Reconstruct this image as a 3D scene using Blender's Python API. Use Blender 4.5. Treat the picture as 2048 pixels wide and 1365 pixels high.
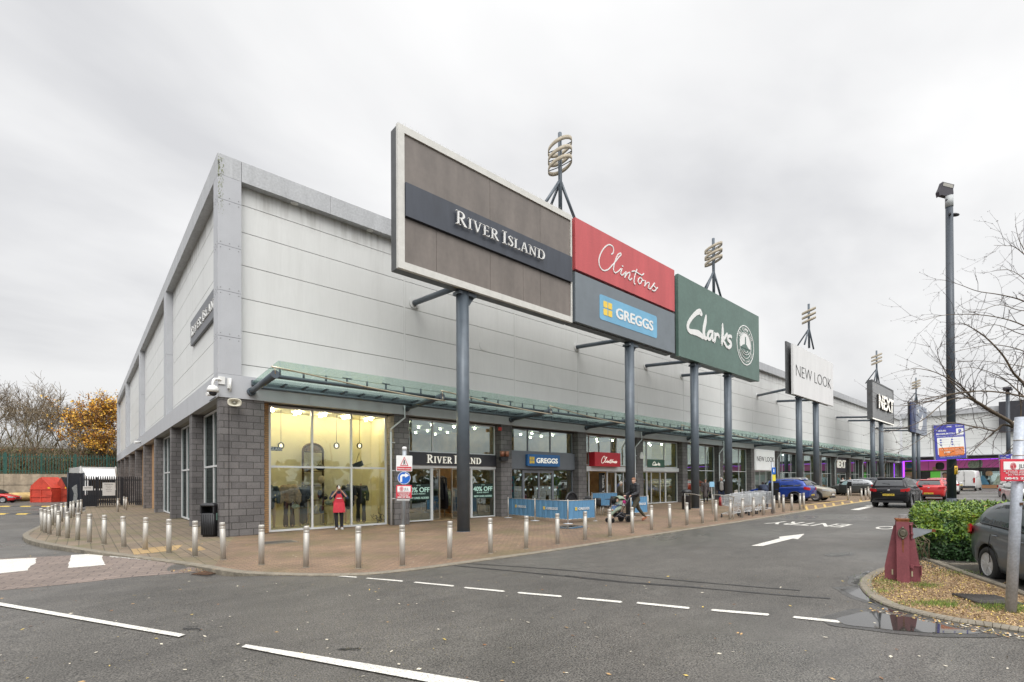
import bpy, bmesh, math, random
from mathutils import Vector, Matrix, noise
R_ = math.radians
S = bpy.context.scene
for _o in list(bpy.data.objects): bpy.data.objects.remove(_o)
COL = S.collection

# ---------------------------------------------------------------- camera
_yaw, _pit, _rol = R_(41.4584), R_(0.45238), R_(-0.31799)
CAM = Vector((-3.31912, -18.19812, 1.75))
FPX, PCY = 974.193, 956.908
_w = Vector((math.sin(_yaw)*math.cos(_pit), math.cos(_yaw)*math.cos(_pit), math.sin(_pit)))
_r = Vector((math.cos(_yaw), -math.sin(_yaw), 0)); _u = _r.cross(_w)
_r, _u = _r*math.cos(_rol)+_u*math.sin(_rol), -_r*math.sin(_rol)+_u*math.cos(_rol)
cd = bpy.data.cameras.new("camera"); cam = bpy.data.objects.new("camera", cd); COL.objects.link(cam)
m = Matrix((_r, _u, -_w)).transposed().to_4x4(); m.translation = CAM
cam.matrix_world = m
cd.sensor_width = 36; cd.lens = 36*FPX/2048; cd.shift_y = (PCY-682.5)/2048
cd.clip_start = .1; cd.clip_end = 3000
S.camera = cam

# ---------------------------------------------------------------- world: overcast sky
SUN_EL, SUN_AZ = 48.0, 212.0      # degrees; azimuth clockwise from +Y: behind the camera, a little to its left
W = bpy.data.worlds.new("World"); S.world = W; W.use_nodes = True
nt = W.node_tree; nt.nodes.clear()
def wn(t, **k):
    n = nt.nodes.new(t)
    for a, b in k.items(): setattr(n, a, b)
    return n
out = wn('ShaderNodeOutputWorld'); bg = wn('ShaderNodeBackground'); bg.inputs[1].default_value = 0.1
sky = wn('ShaderNodeTexSky', sky_type='NISHITA', sun_disc=False, sun_elevation=R_(SUN_EL), sun_rotation=R_(SUN_AZ))
geo = wn('ShaderNodeTexCoord'); sep = wn('ShaderNodeSeparateXYZ')
nt.links.new(geo.outputs['Generated'], sep.inputs[0])
# clouds live on a flat layer: direction / height
mx = wn('ShaderNodeMath', operation='MAXIMUM'); mx.inputs[1].default_value = 0.0
nt.links.new(sep.outputs[2], mx.inputs[0])
ad = wn('ShaderNodeMath', operation='ADD'); ad.inputs[1].default_value = 0.22; nt.links.new(mx.outputs[0], ad.inputs[0])
dv = wn('ShaderNodeVectorMath', operation='DIVIDE'); nt.links.new(geo.outputs['Generated'], dv.inputs[0]); nt.links.new(ad.outputs[0], dv.inputs[1])
mp = wn('ShaderNodeMapping'); mp.inputs['Scale'].default_value = (0.5, 0.75, 0.4); mp.inputs['Rotation'].default_value = (0, 0, R_(-30)); mp.inputs['Location'].default_value = (5.1, 3.2, 0)
nt.links.new(dv.outputs[0], mp.inputs[0])
n1 = wn('ShaderNodeTexNoise'); n1.inputs['Scale'].default_value = 1.5; n1.inputs['Detail'].default_value = 6; n1.inputs['Roughness'].default_value = .48; n1.inputs['Distortion'].default_value = .25
nt.links.new(mp.outputs[0], n1.inputs[0])
cr = wn('ShaderNodeValToRGB')
for i, (p, c) in enumerate([(.35, (.69, .695, .715)), (.47, (.87, .872, .88)), (.58, (.985, .985, .985))]):
    e = cr.color_ramp.elements[i] if i < 2 else cr.color_ramp.elements.new(p)
    e.position = p; e.color = (*c, 1)
nt.links.new(n1.outputs[0], cr.inputs[0])
# brightness: brighter towards zenith and behind the camera where the sun sits behind the cloud
sd = Vector((math.sin(R_(SUN_AZ))*math.cos(R_(70)), math.cos(R_(SUN_AZ))*math.cos(R_(70)), math.sin(R_(70))))
dt = wn('ShaderNodeVectorMath', operation='DOT_PRODUCT'); dt.inputs[1].default_value = sd
nt.links.new(geo.outputs['Generated'], dt.inputs[0])
mr = wn('ShaderNodeMapRange', interpolation_type='SMOOTHSTEP'); mr.inputs[1].default_value = .40; mr.inputs[2].default_value = 1.0; mr.inputs[3].default_value = 1.0; mr.inputs[4].default_value = 3.4
nt.links.new(dt.outputs['Value'], mr.inputs[0])
ml = wn('ShaderNodeVectorMath', operation='SCALE'); nt.links.new(cr.outputs[0], ml.inputs[0]); nt.links.new(mr.outputs[0], ml.inputs['Scale'])
ev = wn('ShaderNodeMapRange', interpolation_type='SMOOTHSTEP'); ev.inputs[1].default_value = .0; ev.inputs[2].default_value = .45; ev.inputs[3].default_value = 8.6; ev.inputs[4].default_value = 10.6; nt.links.new(mx.outputs[0], ev.inputs[0])
ml2 = wn('ShaderNodeVectorMath', operation='SCALE'); nt.links.new(ev.outputs[0], ml2.inputs['Scale']); nt.links.new(ml.outputs[0], ml2.inputs[0])
mix = wn('ShaderNodeMix', data_type='RGBA'); mix.inputs[0].default_value = 0.97
nt.links.new(sky.outputs[0], mix.inputs[6]); nt.links.new(ml2.outputs[0], mix.inputs[7])
nt.links.new(mix.outputs[2], bg.inputs[0]); nt.links.new(bg.outputs[0], out.inputs[0])

sl = bpy.data.lights.new("sun", 'SUN'); sl.energy = 1.4; sl.angle = R_(35); sl.color = (1, .97, .92)
so = bpy.data.objects.new("sun", sl); COL.objects.link(so)
_sd = Vector((math.sin(R_(SUN_AZ))*math.cos(R_(SUN_EL)), math.cos(R_(SUN_AZ))*math.cos(R_(SUN_EL)), math.sin(R_(SUN_EL))))
so.rotation_euler = _sd.to_track_quat('Z', 'Y').to_euler(); so.location = _sd*50
S.view_settings.view_transform = 'Standard'; S.view_settings.look = 'None'
S.view_settings.exposure = 0.0; S.view_settings.gamma = 1; S.view_settings.use_curve_mapping = False
S.cycles.max_bounces = 8; S.cycles.transparent_max_bounces = 16; S.cycles.transmission_bounces = 4
S.cycles.sample_clamp_indirect = 6.0; S.cycles.caustics_reflective = False; S.cycles.caustics_refractive = False

# ---------------------------------------------------------------- measuring helpers (photo measurements -> real ground points)
def ray(x, y): return _r*((x-1024)/FPX) + _u*((PCY-y)/FPX) + _w
def gz(x): return .42*(1-math.exp(-max(0, x-8)/28))          # the retail park rises gently to the east
def rz(x, y):                                                # road surface
    z = gz(x)-.03
    z -= .10/(1+math.exp((x+2.9)*3.0)) if x < 1 else 0
    z -= .10*math.exp(-((x+1.55)**2+(y+6.95)**2)/.9)
    return z
def G(px, py, off=0):
    d = ray(px, py); z = off
    for _ in range(12):
        p = CAM + d*((z-CAM.z)/d.z); z = gz(p.x)+off
    return Vector((p.x, p.y, z))
def GR(px, py, lift=.004):
    d = ray(px, py); z = -.03
    for _ in range(12):
        p = CAM + d*((z-CAM.z)/d.z); z = rz(p.x, p.y)+lift
    return Vector((p.x, p.y, z))
def atY(px, py, y): d = ray(px, py); return CAM + d*((y-CAM.y)/d.y)
def atX(px, py, x): d = ray(px, py); return CAM + d*((x-CAM.x)/d.x)
def atD(px, py, dep): return CAM + ray(px, py)*dep
def hgt(px, py, P):
    d = ray(px, py); t = ((P[0]-CAM.x)*d.x+(P[1]-CAM.y)*d.y)/(d.x**2+d.y**2); return CAM.z+d.z*t

# ---------------------------------------------------------------- object helpers
def tag(o, label=None, cat=None, group=None, kind=None):
    if label: o['label'] = label
    if cat: o['category'] = cat
    if group: o['group'] = group
    if kind: o['kind'] = kind
    return o
def empty(name, loc=(0,0,0), rz_=0, label=None, cat=None, group=None):
    o = bpy.data.objects.new(name, None); COL.objects.link(o); o.location = loc; o.rotation_euler = (0, 0, rz_)
    o.empty_display_size = .2
    return tag(o, label, cat, group)
KIDS = {}
def reg(o, parent):
    if parent is not None:
        o.parent = parent; KIDS.setdefault(parent.name, []).append(o)
def copy_tree(o, parent=None):
    c = o.copy(); COL.objects.link(c)
    if parent is not None: reg(c, parent)
    for ch in list(KIDS.get(o.name, [])): copy_tree(ch, c)
    return c
def place(o, loc, rz_=0, label=None, group=None):
    o.location = loc; o.rotation_euler = (0, 0, rz_)
    if label: o['label'] = label
    if group: o['group'] = group
    return o

class MB:
    def __init__(s): s.v = []; s.f = []; s.mi = []; s.M = Matrix(); s.cur = 0; s.sm = []; s.smooth = False
    def P(s, p): s.v.append(s.M @ Vector(p)); return len(s.v)-1
    def F(s, idx): s.f.append(tuple(idx)); s.mi.append(s.cur); s.sm.append(s.smooth)
    def poly(s, pts): s.F([s.P(p) for p in pts])
    def box(s, a, b):
        x0,y0,z0 = a; x1,y1,z1 = b
        x0,x1 = min(x0,x1),max(x0,x1); y0,y1 = min(y0,y1),max(y0,y1); z0,z1 = min(z0,z1),max(z0,z1)
        i = [s.P(p) for p in ((x0,y0,z0),(x1,y0,z0),(x1,y1,z0),(x0,y1,z0),(x0,y0,z1),(x1,y0,z1),(x1,y1,z1),(x0,y1,z1))]
        for q in ((0,3,2,1),(4,5,6,7),(0,1,5,4),(1,2,6,5),(2,3,7,6),(3,0,4,7)): s.F([i[k] for k in q])
        return s
    def bbox(s, c, d): return s.box([c[i]-d[i]/2 for i in range(3)], [c[i]+d[i]/2 for i in range(3)])
    def obox(s, c, ax, ay, az):     # oriented box: centre, half axes
        c = Vector(c); ax, ay, az = Vector(ax), Vector(ay), Vector(az)
        i = [s.P(c+ax*a+ay*b+az*d) for a, b, d in ((-1,-1,-1),(1,-1,-1),(1,1,-1),(-1,1,-1),(-1,-1,1),(1,-1,1),(1,1,1),(-1,1,1))]
        for q in ((0,3,2,1),(4,5,6,7),(0,1,5,4),(1,2,6,5),(2,3,7,6),(3,0,4,7)): s.F([i[k] for k in q])
        return s
    def cyl(s, a, b, r0, r1=None, n=16, caps=True):
        a, b = Vector(a), Vector(b); r1 = r0 if r1 is None else r1
        d = (b-a).normalized(); e = Vector((1,0,0)) if abs(d.x) < .9 else Vector((0,1,0))
        u = d.cross(e).normalized(); v = d.cross(u)
        A = [s.P(a+(u*math.cos(2*math.pi*k/n)+v*math.sin(2*math.pi*k/n))*r0) for k in range(n)]
        B = [s.P(b+(u*math.cos(2*math.pi*k/n)+v*math.sin(2*math.pi*k/n))*r1) for k in range(n)]
        sm, s.smooth = s.smooth, True
        for k in range(n): s.F((A[k], B[k], B[(k+1)%n], A[(k+1)%n]))
        s.smooth = False
        if caps: s.F(A); s.F(B[::-1])
        s.smooth = sm; return s
    def tube(s, pts, r, n=8, caps=True, rs=None):
        pts = [Vector(p) for p in pts]; rings = []; up = None
        for i, p in enumerate(pts):
            d = (pts[min(i+1, len(pts)-1)]-pts[max(i-1, 0)])
            d = d.normalized() if d.length > 1e-9 else Vector((0,0,1))
            if up is None:
                e = Vector((0,0,1)) if abs(d.z) < .9 else Vector((1,0,0)); up = (e-d*e.dot(d)).normalized()
            else:
                up = up-d*up.dot(d); up = up.normalized() if up.length > 1e-6 else d.orthogonal().normalized()
            v = d.cross(up); rr = rs[i] if rs else r
            rings.append([s.P(p+(up*math.cos(2*math.pi*k/n)+v*math.sin(2*math.pi*k/n))*rr) for k in range(n)])
        sm, s.smooth = s.smooth, True
        for A, B in zip(rings, rings[1:]):
            for k in range(n): s.F((A[k], A[(k+1)%n], B[(k+1)%n], B[k]))
        s.smooth = False
        if caps: s.F(rings[0][::-1]); s.F(rings[-1])
        s.smooth = sm; return s
    def ell(s, c, r, n=12, m=8, R=None):
        c = Vector(c); R = R or Matrix.Identity(3); rows = []
        for j in range(1, m):
            t = math.pi*j/m
            rows.append([s.P(c+R@Vector((r[0]*math.sin(t)*math.cos(2*math.pi*k/n), r[1]*math.sin(t)*math.sin(2*math.pi*k/n), r[2]*math.cos(t)))) for k in range(n)])
        T = s.P(c+R@Vector((0,0,r[2]))); B = s.P(c-R@Vector((0,0,r[2])))
        sm, s.smooth = s.smooth, True
        for k in range(n): s.F((T, rows[0][k], rows[0][(k+1)%n])); s.F((B, rows[-1][(k+1)%n], rows[-1][k]))
        for A, C in zip(rows, rows[1:]):
            for k in range(n): s.F((A[k], C[k], C[(k+1)%n], A[(k+1)%n]))
        s.smooth = sm; return s
    def prism(s, pts, d):           # planar outline pts, thickened by vector d
        d = Vector(d); A = [s.P(p) for p in pts]; B = [s.P(Vector(p)+d) for p in pts]; n = len(pts)
        s.F(A[::-1]); s.F(B)
        for k in range(n): s.F((A[k], A[(k+1)%n], B[(k+1)%n], B[k]))
        return s
    def lathe(s, prof, n=20, c=(0,0,0)):   # (r,z) profile about z
        c = Vector(c); rows = [[s.P(c+Vector((r*math.cos(2*math.pi*k/n), r*math.sin(2*math.pi*k/n), z))) for k in range(n)] for r, z in prof]
        sm, s.smooth = s.smooth, True
        for A, B in zip(rows, rows[1:]):
            for k in range(n): s.F((A[k], A[(k+1)%n], B[(k+1)%n], B[k]))
        s.smooth = False
        s.F(rows[0][::-1]); s.F(rows[-1]); s.smooth = sm; return s
    def ribbon(s, pts, wid, th=.0, z0=0.0):   # stroke in local XY plane, thickness towards +Z
        s.rz = getattr(s, 'rz', 0)
        pts = [Vector((p[0], p[1], 0)) for p in pts]; n = len(pts); L = []; Rr = []
        for i, p in enumerate(pts):
            a = (p-pts[i-1]).normalized() if i else (pts[1]-p).normalized()
            b = (pts[i+1]-p).normalized() if i < n-1 else a
            t = (a+b); t = t.normalized() if t.length > .2 else a
            nn = Vector((-t.y, t.x, 0)); c = max(.55, t.dot(b)); ww = (wid[i] if isinstance(wid, (list, tuple)) else wid)/2/c
            L.append(p+nn*ww); Rr.append(p-nn*ww)
        for i in range(n-1):
            q = [L[i], Rr[i], Rr[i+1], L[i+1]]
            s.rz += .0001; A = [s.P((p.x, p.y, z0+th+(s.rz if n > 2 else 0))) for p in q]; s.F(A)
            if th > 0:
                B = [s.P((p.x, p.y, z0)) for p in q]
                s.F((A[0], A[3], B[3], B[0])); s.F((A[2], A[1], B[1], B[2]))
                if i == 0: s.F((A[1], A[0], B[0], B[1]))
                if i == n-2: s.F((A[3], A[2], B[2], B[3]))
        return s
    def add(s, verts, faces):
        i0 = len(s.v)
        for p in verts: s.P(p)
        for f in faces: s.F([i0+k for k in f])
        return s
    def mesh(s, name, mats):
        me = bpy.data.meshes.new(name); me.from_pydata(s.v, [], s.f)
        for mt in (mats if isinstance(mats, (list, tuple)) else [mats]): me.materials.append(mt)
        me.polygons.foreach_set('material_index', s.mi); me.polygons.foreach_set('use_smooth', s.sm); me.update()
        return me
    def build(s, name, mats, parent=None, loc=None):
        me = s.mesh(name, mats); o = bpy.data.objects.new(name, me); COL.objects.link(o)
        reg(o, parent)
        if loc is not None: o.location = loc
        return o
def catmull(pts, n=5):
    P = [Vector((*p, 0)) if len(p) == 2 else Vector(p) for p in pts]; P = [P[0]*2-P[1]]+P+[P[-1]*2-P[-2]]; o = []
    for i in range(1, len(P)-2):
        for k in range(n):
            t = k/n; a, b, c, d = P[i-1:i+3]
            o.append(.5*((2*b)+(c-a)*t+(2*a-5*b+4*c-d)*t*t+(3*b-a-3*c+d)*t**3))
    o.append(P[-2]); return o
def frame(o, rx, uy):      # matrix mapping local (x,y,z) to origin + x*rx + y*uy + z*(rx x uy)
    rx = Vector(rx).normalized(); uy = Vector(uy).normalized(); n = rx.cross(uy).normalized(); uy = n.cross(rx)
    mm = Matrix((rx, uy, n)).transposed().to_4x4(); mm.translation = Vector(o); return mm
_tc = {}
def text(mb, s, h, pos=(0,0), align='LEFT', sx=1.0, bold=0.0, th=0.0, shear=0.0, w=None, sp=1.0):
    """adds text (cap height h) in mb's local XY plane; w fits the total width"""
    if bold > .012:
        for i, q in enumerate((-1, 1, -.5, .5, 0)): text(mb, s, h, (pos[0]+q*bold*h*(sx if not w else .8)*.7, pos[1]+(.25*q*bold*h if i < 2 else 0)), align, sx, .010, max(th, .001)+i*.0006, shear, w, sp)
        return
    key = (s, bold, shear, sp)
    if key not in _tc:
        c = bpy.data.curves.new('t', 'FONT'); c.body = s; c.size = 1; c.offset = bold; c.shear = shear; c.space_character = sp; c.resolution_u = 4
        o = bpy.data.objects.new('t', c); COL.objects.link(o); dg = bpy.context.evaluated_depsgraph_get()
        me = bpy.data.meshes.new_from_object(o.evaluated_get(dg)); V = [v.co.copy() for v in me.vertices]; Fc = [tuple(p.vertices) for p in me.polygons]
        E = {}
        for f in Fc:
            for a, b in zip(f, f[1:]+f[:1]): E[(a, b)] = 1
        bd = [e for e in E if (e[1], e[0]) not in E]
        bpy.data.objects.remove(o); bpy.data.curves.remove(c); bpy.data.meshes.remove(me); _tc[key] = (V, Fc, bd)
    V, Fc, bd = _tc[key]
    if not V: return
    x0 = min(v.x for v in V); x1 = max(v.x for v in V); k = h/.729
    if w: sx = w/((x1-x0)*k)
    tw = (x1-x0)*k*sx; ox = pos[0]-x0*k*sx - (tw/2 if align == 'CENTER' else tw if align == 'RIGHT' else 0)
    top = [mb.P((ox+v.x*k*sx, pos[1]+v.y*k, th)) for v in V]
    for f in Fc: mb.F([top[i] for i in f])
    if th > 0:
        bot = [mb.P((ox+v.x*k*sx, pos[1]+v.y*k, 0)) for v in V]
        for a, b in bd: mb.F((top[b], top[a], bot[a], bot[b]))
    return tw

# ---------------------------------------------------------------- materials
MATS = {}
def node(nt, t, **k):
    n = nt.nodes.new(t)
    for a, b in k.items(): setattr(n, a, b)
    return n
def noise_col(nt, c, amt, scale, vec=None, detail=5, rough=.6, stretch=None, lo=.3, hi=.7):
    """returns a colour socket: c varied by +-amt"""
    tc = vec or node(nt, 'ShaderNodeTexCoord').outputs['Object']
    if stretch:
        mp = node(nt, 'ShaderNodeMapping'); mp.inputs['Scale'].default_value = stretch; nt.links.new(tc, mp.inputs[0]); tc = mp.outputs[0]
    n = node(nt, 'ShaderNodeTexNoise'); n.inputs['Scale'].default_value = scale; n.inputs['Detail'].default_value = detail; n.inputs['Roughness'].default_value = rough
    nt.links.new(tc, n.inputs[0])
    r = node(nt, 'ShaderNodeMapRange'); r.inputs[1].default_value = lo; r.inputs[2].default_value = hi; r.inputs[3].default_value = 1-amt; r.inputs[4].default_value = 1+amt
    nt.links.new(n.outputs[0], r.inputs[0])
    v = node(nt, 'ShaderNodeVectorMath', operation='SCALE')
    if isinstance(c, (tuple, list)): v.inputs[0].default_value = c[:3]
    else: nt.links.new(c, v.inputs[0])
    nt.links.new(r.outputs[0], v.inputs['Scale'])
    return v.outputs[0], n
def mat(name, c, rough=.6, metal=0.0, amt=.06, scale=3.0, stretch=None, bump=0.0, bscale=40, coat=0, emit=None, es=1.0, spec=None, amt2=0, scale2=60):
    if name in MATS: return MATS[name]
    mt = bpy.data.materials.new(name); mt.use_nodes = True; nt = mt.node_tree; b = nt.nodes['Principled BSDF']
    b.inputs['Roughness'].default_value = rough; b.inputs['Metallic'].default_value = metal
    if coat: b.inputs['Coat Weight'].default_value = coat; b.inputs['Coat Roughness'].default_value = .05
    if spec is not None: b.inputs['Specular IOR Level'].default_value = spec
    s, n = noise_col(nt, c, amt, scale, stretch=stretch)
    if amt2: s, _ = noise_col(nt, s, amt2, scale2, detail=2)
    nt.links.new(s, b.inputs['Base Color'])
    if bump:
        n2 = node(nt, 'ShaderNodeTexNoise'); n2.inputs['Scale'].default_value = bscale; n2.inputs['Detail'].default_value = 4
        nt.links.new(node(nt, 'ShaderNodeTexCoord').outputs['Object'], n2.inputs[0])
        bp = node(nt, 'ShaderNodeBump'); bp.inputs['Strength'].default_value = bump; bp.inputs['Distance'].default_value = .01
        nt.links.new(n2.outputs[0], bp.inputs['Height']); nt.links.new(bp.outputs[0], b.inputs['Normal'])
    if emit: b.inputs['Emission Color'].default_value = (*emit, 1); b.inputs['Emission Strength'].default_value = es
    MATS[name] = mt; return mt
def glassmat(name, tint, ior=1.5, rough=0.0, coat=0.0, body=None):
    if name in MATS: return MATS[name]
    mt = bpy.data.materials.new(name); mt.use_nodes = True; nt = mt.node_tree; nt.nodes.clear()
    o = node(nt, 'ShaderNodeOutputMaterial'); t = node(nt, 'ShaderNodeBsdfTransparent'); t.inputs[0].default_value = (*tint, 1)
    g = node(nt, 'ShaderNodeBsdfGlossy'); g.inputs['Roughness'].default_value = rough; g.inputs[0].default_value = (.80, .93, .93, 1)
    f = node(nt, 'ShaderNodeFresnel'); f.inputs[0].default_value = ior
    n2 = node(nt, 'ShaderNodeTexNoise'); n2.inputs['Scale'].default_value = .9; nt.links.new(node(nt, 'ShaderNodeTexCoord').outputs['Object'], n2.inputs[0])
    bp = node(nt, 'ShaderNodeBump'); bp.inputs['Strength'].default_value = .03; bp.inputs['Distance'].default_value = .05; nt.links.new(n2.outputs[0], bp.inputs['Height']); nt.links.new(bp.outputs[0], g.inputs['Normal'])
    fa = node(nt, 'ShaderNodeMath', operation='ADD', use_clamp=True); fa.inputs[1].default_value = coat; nt.links.new(f.outputs[0], fa.inputs[0]); mx = node(nt, 'ShaderNodeMixShader'); nt.links.new(fa.outputs[0], mx.inputs[0]); nt.links.new(t.outputs[0], mx.inputs[1]); nt.links.new(g.outputs[0], mx.inputs[2]); nt.links.new(mx.outputs[0], o.inputs[0])
    if body:
        tl = node(nt, 'ShaderNodeBsdfTranslucent'); tl.inputs[0].default_value = (*body[:3], 1); df = node(nt, 'ShaderNodeBsdfDiffuse'); df.inputs[0].default_value = (*body[:3], 1); m2 = node(nt, 'ShaderNodeMixShader'); nt.links.new(tl.outputs[0], m2.inputs[1]); nt.links.new(df.outputs[0], m2.inputs[2])
        m3 = node(nt, 'ShaderNodeMixShader'); m3.inputs[0].default_value = body[3]; nt.links.new(mx.outputs[0], m3.inputs[1]); nt.links.new(m2.outputs[0], m3.inputs[2]); nt.links.new(m3.outputs[0], o.inputs[0])
    MATS[name] = mt; return mt
rnd = random.Random(7)
# ---------------------------------------------------------------- ground materials
def m_asphalt():
    mt = bpy.data.materials.new('asphalt'); mt.use_nodes = True; nt = mt.node_tree; b = nt.nodes['Principled BSDF']
    tc = node(nt, 'ShaderNodeTexCoord').outputs['Object']
    s, _ = noise_col(nt, (.082, .076, .067), .30, .25, vec=tc, detail=6, rough=.65)
    s, _ = noise_col(nt, s, .16, 1.3, vec=tc, detail=6, stretch=(1, 2.2, 1))
    s, _ = noise_col(nt, s, .8, 60, vec=tc, detail=2, lo=.32, hi=.68)
    v = node(nt, 'ShaderNodeTexVoronoi'); v.inputs['Scale'].default_value = 60; nt.links.new(tc, v.inputs[0])
    r = node(nt, 'ShaderNodeMapRange'); r.inputs[1].default_value = .05; r.inputs[2].default_value = .22; r.inputs[3].default_value = 1.9; r.inputs[4].default_value = 1; nt.links.new(v.outputs[0], r.inputs[0])
    v2 = node(nt, 'ShaderNodeVectorMath', operation='SCALE'); nt.links.new(s, v2.inputs[0]); nt.links.new(r.outputs[0], v2.inputs['Scale'])
    # hairline cracks
    wv = node(nt, 'ShaderNodeTexVoronoi', feature='DISTANCE_TO_EDGE'); wv.inputs['Scale'].default_value = .16
    nz = node(nt, 'ShaderNodeTexNoise'); nz.inputs['Scale'].default_value = 1.3; nz.inputs['Detail'].default_value = 6; nt.links.new(tc, nz.inputs[0])
    ad = node(nt, 'ShaderNodeVectorMath', operation='MULTIPLY_ADD'); ad.inputs[1].default_value = (2.5,)*3; nt.links.new(nz.outputs[1], ad.inputs[0]); nt.links.new(tc, ad.inputs[2]); nt.links.new(ad.outputs[0], wv.inputs[0])
    c1 = node(nt, 'ShaderNodeMapRange'); c1.inputs[1].default_value = .0; c1.inputs[2].default_value = .0022; c1.inputs[3].default_value = .45; c1.inputs[4].default_value = 1; nt.links.new(wv.outputs[0], c1.inputs[0])
    v3 = node(nt, 'ShaderNodeVectorMath', operation='SCALE'); nt.links.new(v2.outputs[0], v3.inputs[0]); nt.links.new(c1.outputs[0], v3.inputs['Scale'])
    nt.links.new(v3.outputs[0], b.inputs['Base Color'])
    # damp patches: lower roughness
    w = node(nt, 'ShaderNodeTexNoise'); w.inputs['Scale'].default_value = .12; w.inputs['Detail'].default_value = 5; nt.links.new(tc, w.inputs[0])
    rr = node(nt, 'ShaderNodeMapRange'); rr.inputs[1].default_value = .42; rr.inputs[2].default_value = .6; rr.inputs[3].default_value = .68; rr.inputs[4].default_value = .27; nt.links.new(w.outputs[0], rr.inputs[0]); nt.links.new(rr.outputs[0], b.inputs['Roughness'])
    bp = node(nt, 'ShaderNodeBump'); bp.inputs['Strength'].default_value = .5; bp.inputs['Distance'].default_value = .006; nt.links.new(v.outputs[0], bp.inputs['Height']); nt.links.new(bp.outputs[0], b.inputs['Normal'])
    return mt
M_ASP = m_asphalt()
def m_brick(name, ca, cb, mort, bw, bh, rot=0, ms=.008, moss=0, amt=.22, rough=.75, vert=None, spots=0.0, off=.5):
    mt = bpy.data.materials.new(name); mt.use_nodes = True; nt = mt.node_tree; b = nt.nodes['Principled BSDF']
    tc = node(nt, 'ShaderNodeTexCoord').outputs['Object']; src = tc
    if vert:      # wall: use (x or y, z)
        sp = node(nt, 'ShaderNodeSeparateXYZ'); nt.links.new(tc, sp.inputs[0]); cb_ = node(nt, 'ShaderNodeCombineXYZ')
        if vert == 'both':
            ad = node(nt, 'ShaderNodeMath', operation='ADD'); nt.links.new(sp.outputs[0], ad.inputs[0]); nt.links.new(sp.outputs[1], ad.inputs[1]); nt.links.new(ad.outputs[0], cb_.inputs[0])
        else: nt.links.new(sp.outputs[0 if vert == 'x' else 1], cb_.inputs[0])
        nt.links.new(sp.outputs[2], cb_.inputs[1]); src = cb_.outputs[0]
    mp = node(nt, 'ShaderNodeMapping'); mp.inputs['Rotation'].default_value = (0, 0, rot); nt.links.new(src, mp.inputs[0])
    br = node(nt, 'ShaderNodeTexBrick'); br.offset = off; br.inputs['Scale'].default_value = 1; br.inputs['Brick Width'].default_value = bw; br.inputs['Row Height'].default_value = bh
    br.inputs['Mortar Size'].default_value = ms; br.inputs['Mortar Smooth'].default_value = .1; br.inputs['Bias'].default_value = 0
    br.inputs['Color1'].default_value = (*ca, 1); br.inputs['Color2'].default_value = (*cb, 1); br.inputs['Mortar'].default_value = (*mort, 1)
    nt.links.new(mp.outputs[0], br.inputs[0])
    s, _ = noise_col(nt, br.outputs[0], amt, .5, vec=tc, detail=7, rough=.65)
    s, _ = noise_col(nt, s, .25, 45, vec=tc, detail=3)
    if moss:
        n = node(nt, 'ShaderNodeTexNoise'); n.inputs['Scale'].default_value = .7; n.inputs['Detail'].default_value = 8; nt.links.new(tc, n.inputs[0])
        r = node(nt, 'ShaderNodeMapRange'); r.inputs[1].default_value = .47; r.inputs[2].default_value = .66; r.inputs[3].default_value = 0; r.inputs[4].default_value = moss; nt.links.new(n.outputs[0], r.inputs[0])
        mx = node(nt, 'ShaderNodeMix', data_type='RGBA'); nt.links.new(r.outputs[0], mx.inputs[0]); nt.links.new(s, mx.inputs[6]); mx.inputs[7].default_value = (.125, .12, .045, 1); s = mx.outputs[2]
    nt.links.new(s, b.inputs['Base Color']); b.inputs['Roughness'].default_value = rough
    bp = node(nt, 'ShaderNodeBump'); bp.invert = True; bp.inputs['Strength'].default_value = .6; bp.inputs['Distance'].default_value = .008; nt.links.new(br.outputs['Fac'], bp.inputs['Height'])
    n3 = node(nt, 'ShaderNodeTexNoise'); n3.inputs['Scale'].default_value = 60; nt.links.new(tc, n3.inputs[0]); b2 = node(nt, 'ShaderNodeBump'); b2.inputs['Strength'].default_value = .35; b2.inputs['Distance'].default_value = .004
    nt.links.new(n3.outputs[0], b2.inputs['Height']); nt.links.new(bp.outputs[0], b2.inputs['Normal']); nt.links.new(b2.outputs[0], b.inputs['Normal'])
    MATS[name] = mt; return mt
M_PAV = m_brick('brick_paving', (.235, .152, .10), (.18, .12, .08), (.085, .065, .045), .2, .1, rot=0, ms=.007, moss=.38, amt=.3)
M_PAVL = m_brick('brick_paving_side', (.215, .16, .11), (.175, .135, .095), (.07, .06, .04), .4, .26, rot=R_(90), ms=.010, moss=.6, amt=.3)
M_PAVX = m_brick('crossing_paving', (.205, .16, .135), (.165, .13, .11), (.07, .055, .05), .42, .21, rot=R_(12), ms=.010, moss=0, amt=.25)
M_PAVY = m_brick('buff_paving', (.40, .27, .12), (.34, .23, .11), (.14, .10, .06), .4, .2, rot=R_(90), ms=.008, amt=.25)
M_KERB = mat('kerb_stone', (.20, .175, .135), .85, amt=.25, scale=4, bump=.5, bscale=60, amt2=.2)
M_KERBD = mat('mossy_kerb', (.17, .15, .115), .9, amt=.4, scale=5, bump=.6, bscale=50, amt2=.25)
M_LINE = mat('road_paint', (.58, .56, .51), .6, amt=.14, scale=6, amt2=.5, scale2=50)
M_LINE2 = mat('worn_road_paint', (.50, .48, .44), .65, amt=.3, scale=14, amt2=.3, scale2=60)
M_YEL = mat('yellow_road_paint', (.50, .34, .10), .65, amt=.3, scale=10, amt2=.2)
M_SKID = mat('tyre_rubber_mark', (.028, .027, .027), .55, amt=.5, scale=10)
M_WATER = mat('puddle_water', (.035, .033, .03), .03, amt=.0, spec=.6)
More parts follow.
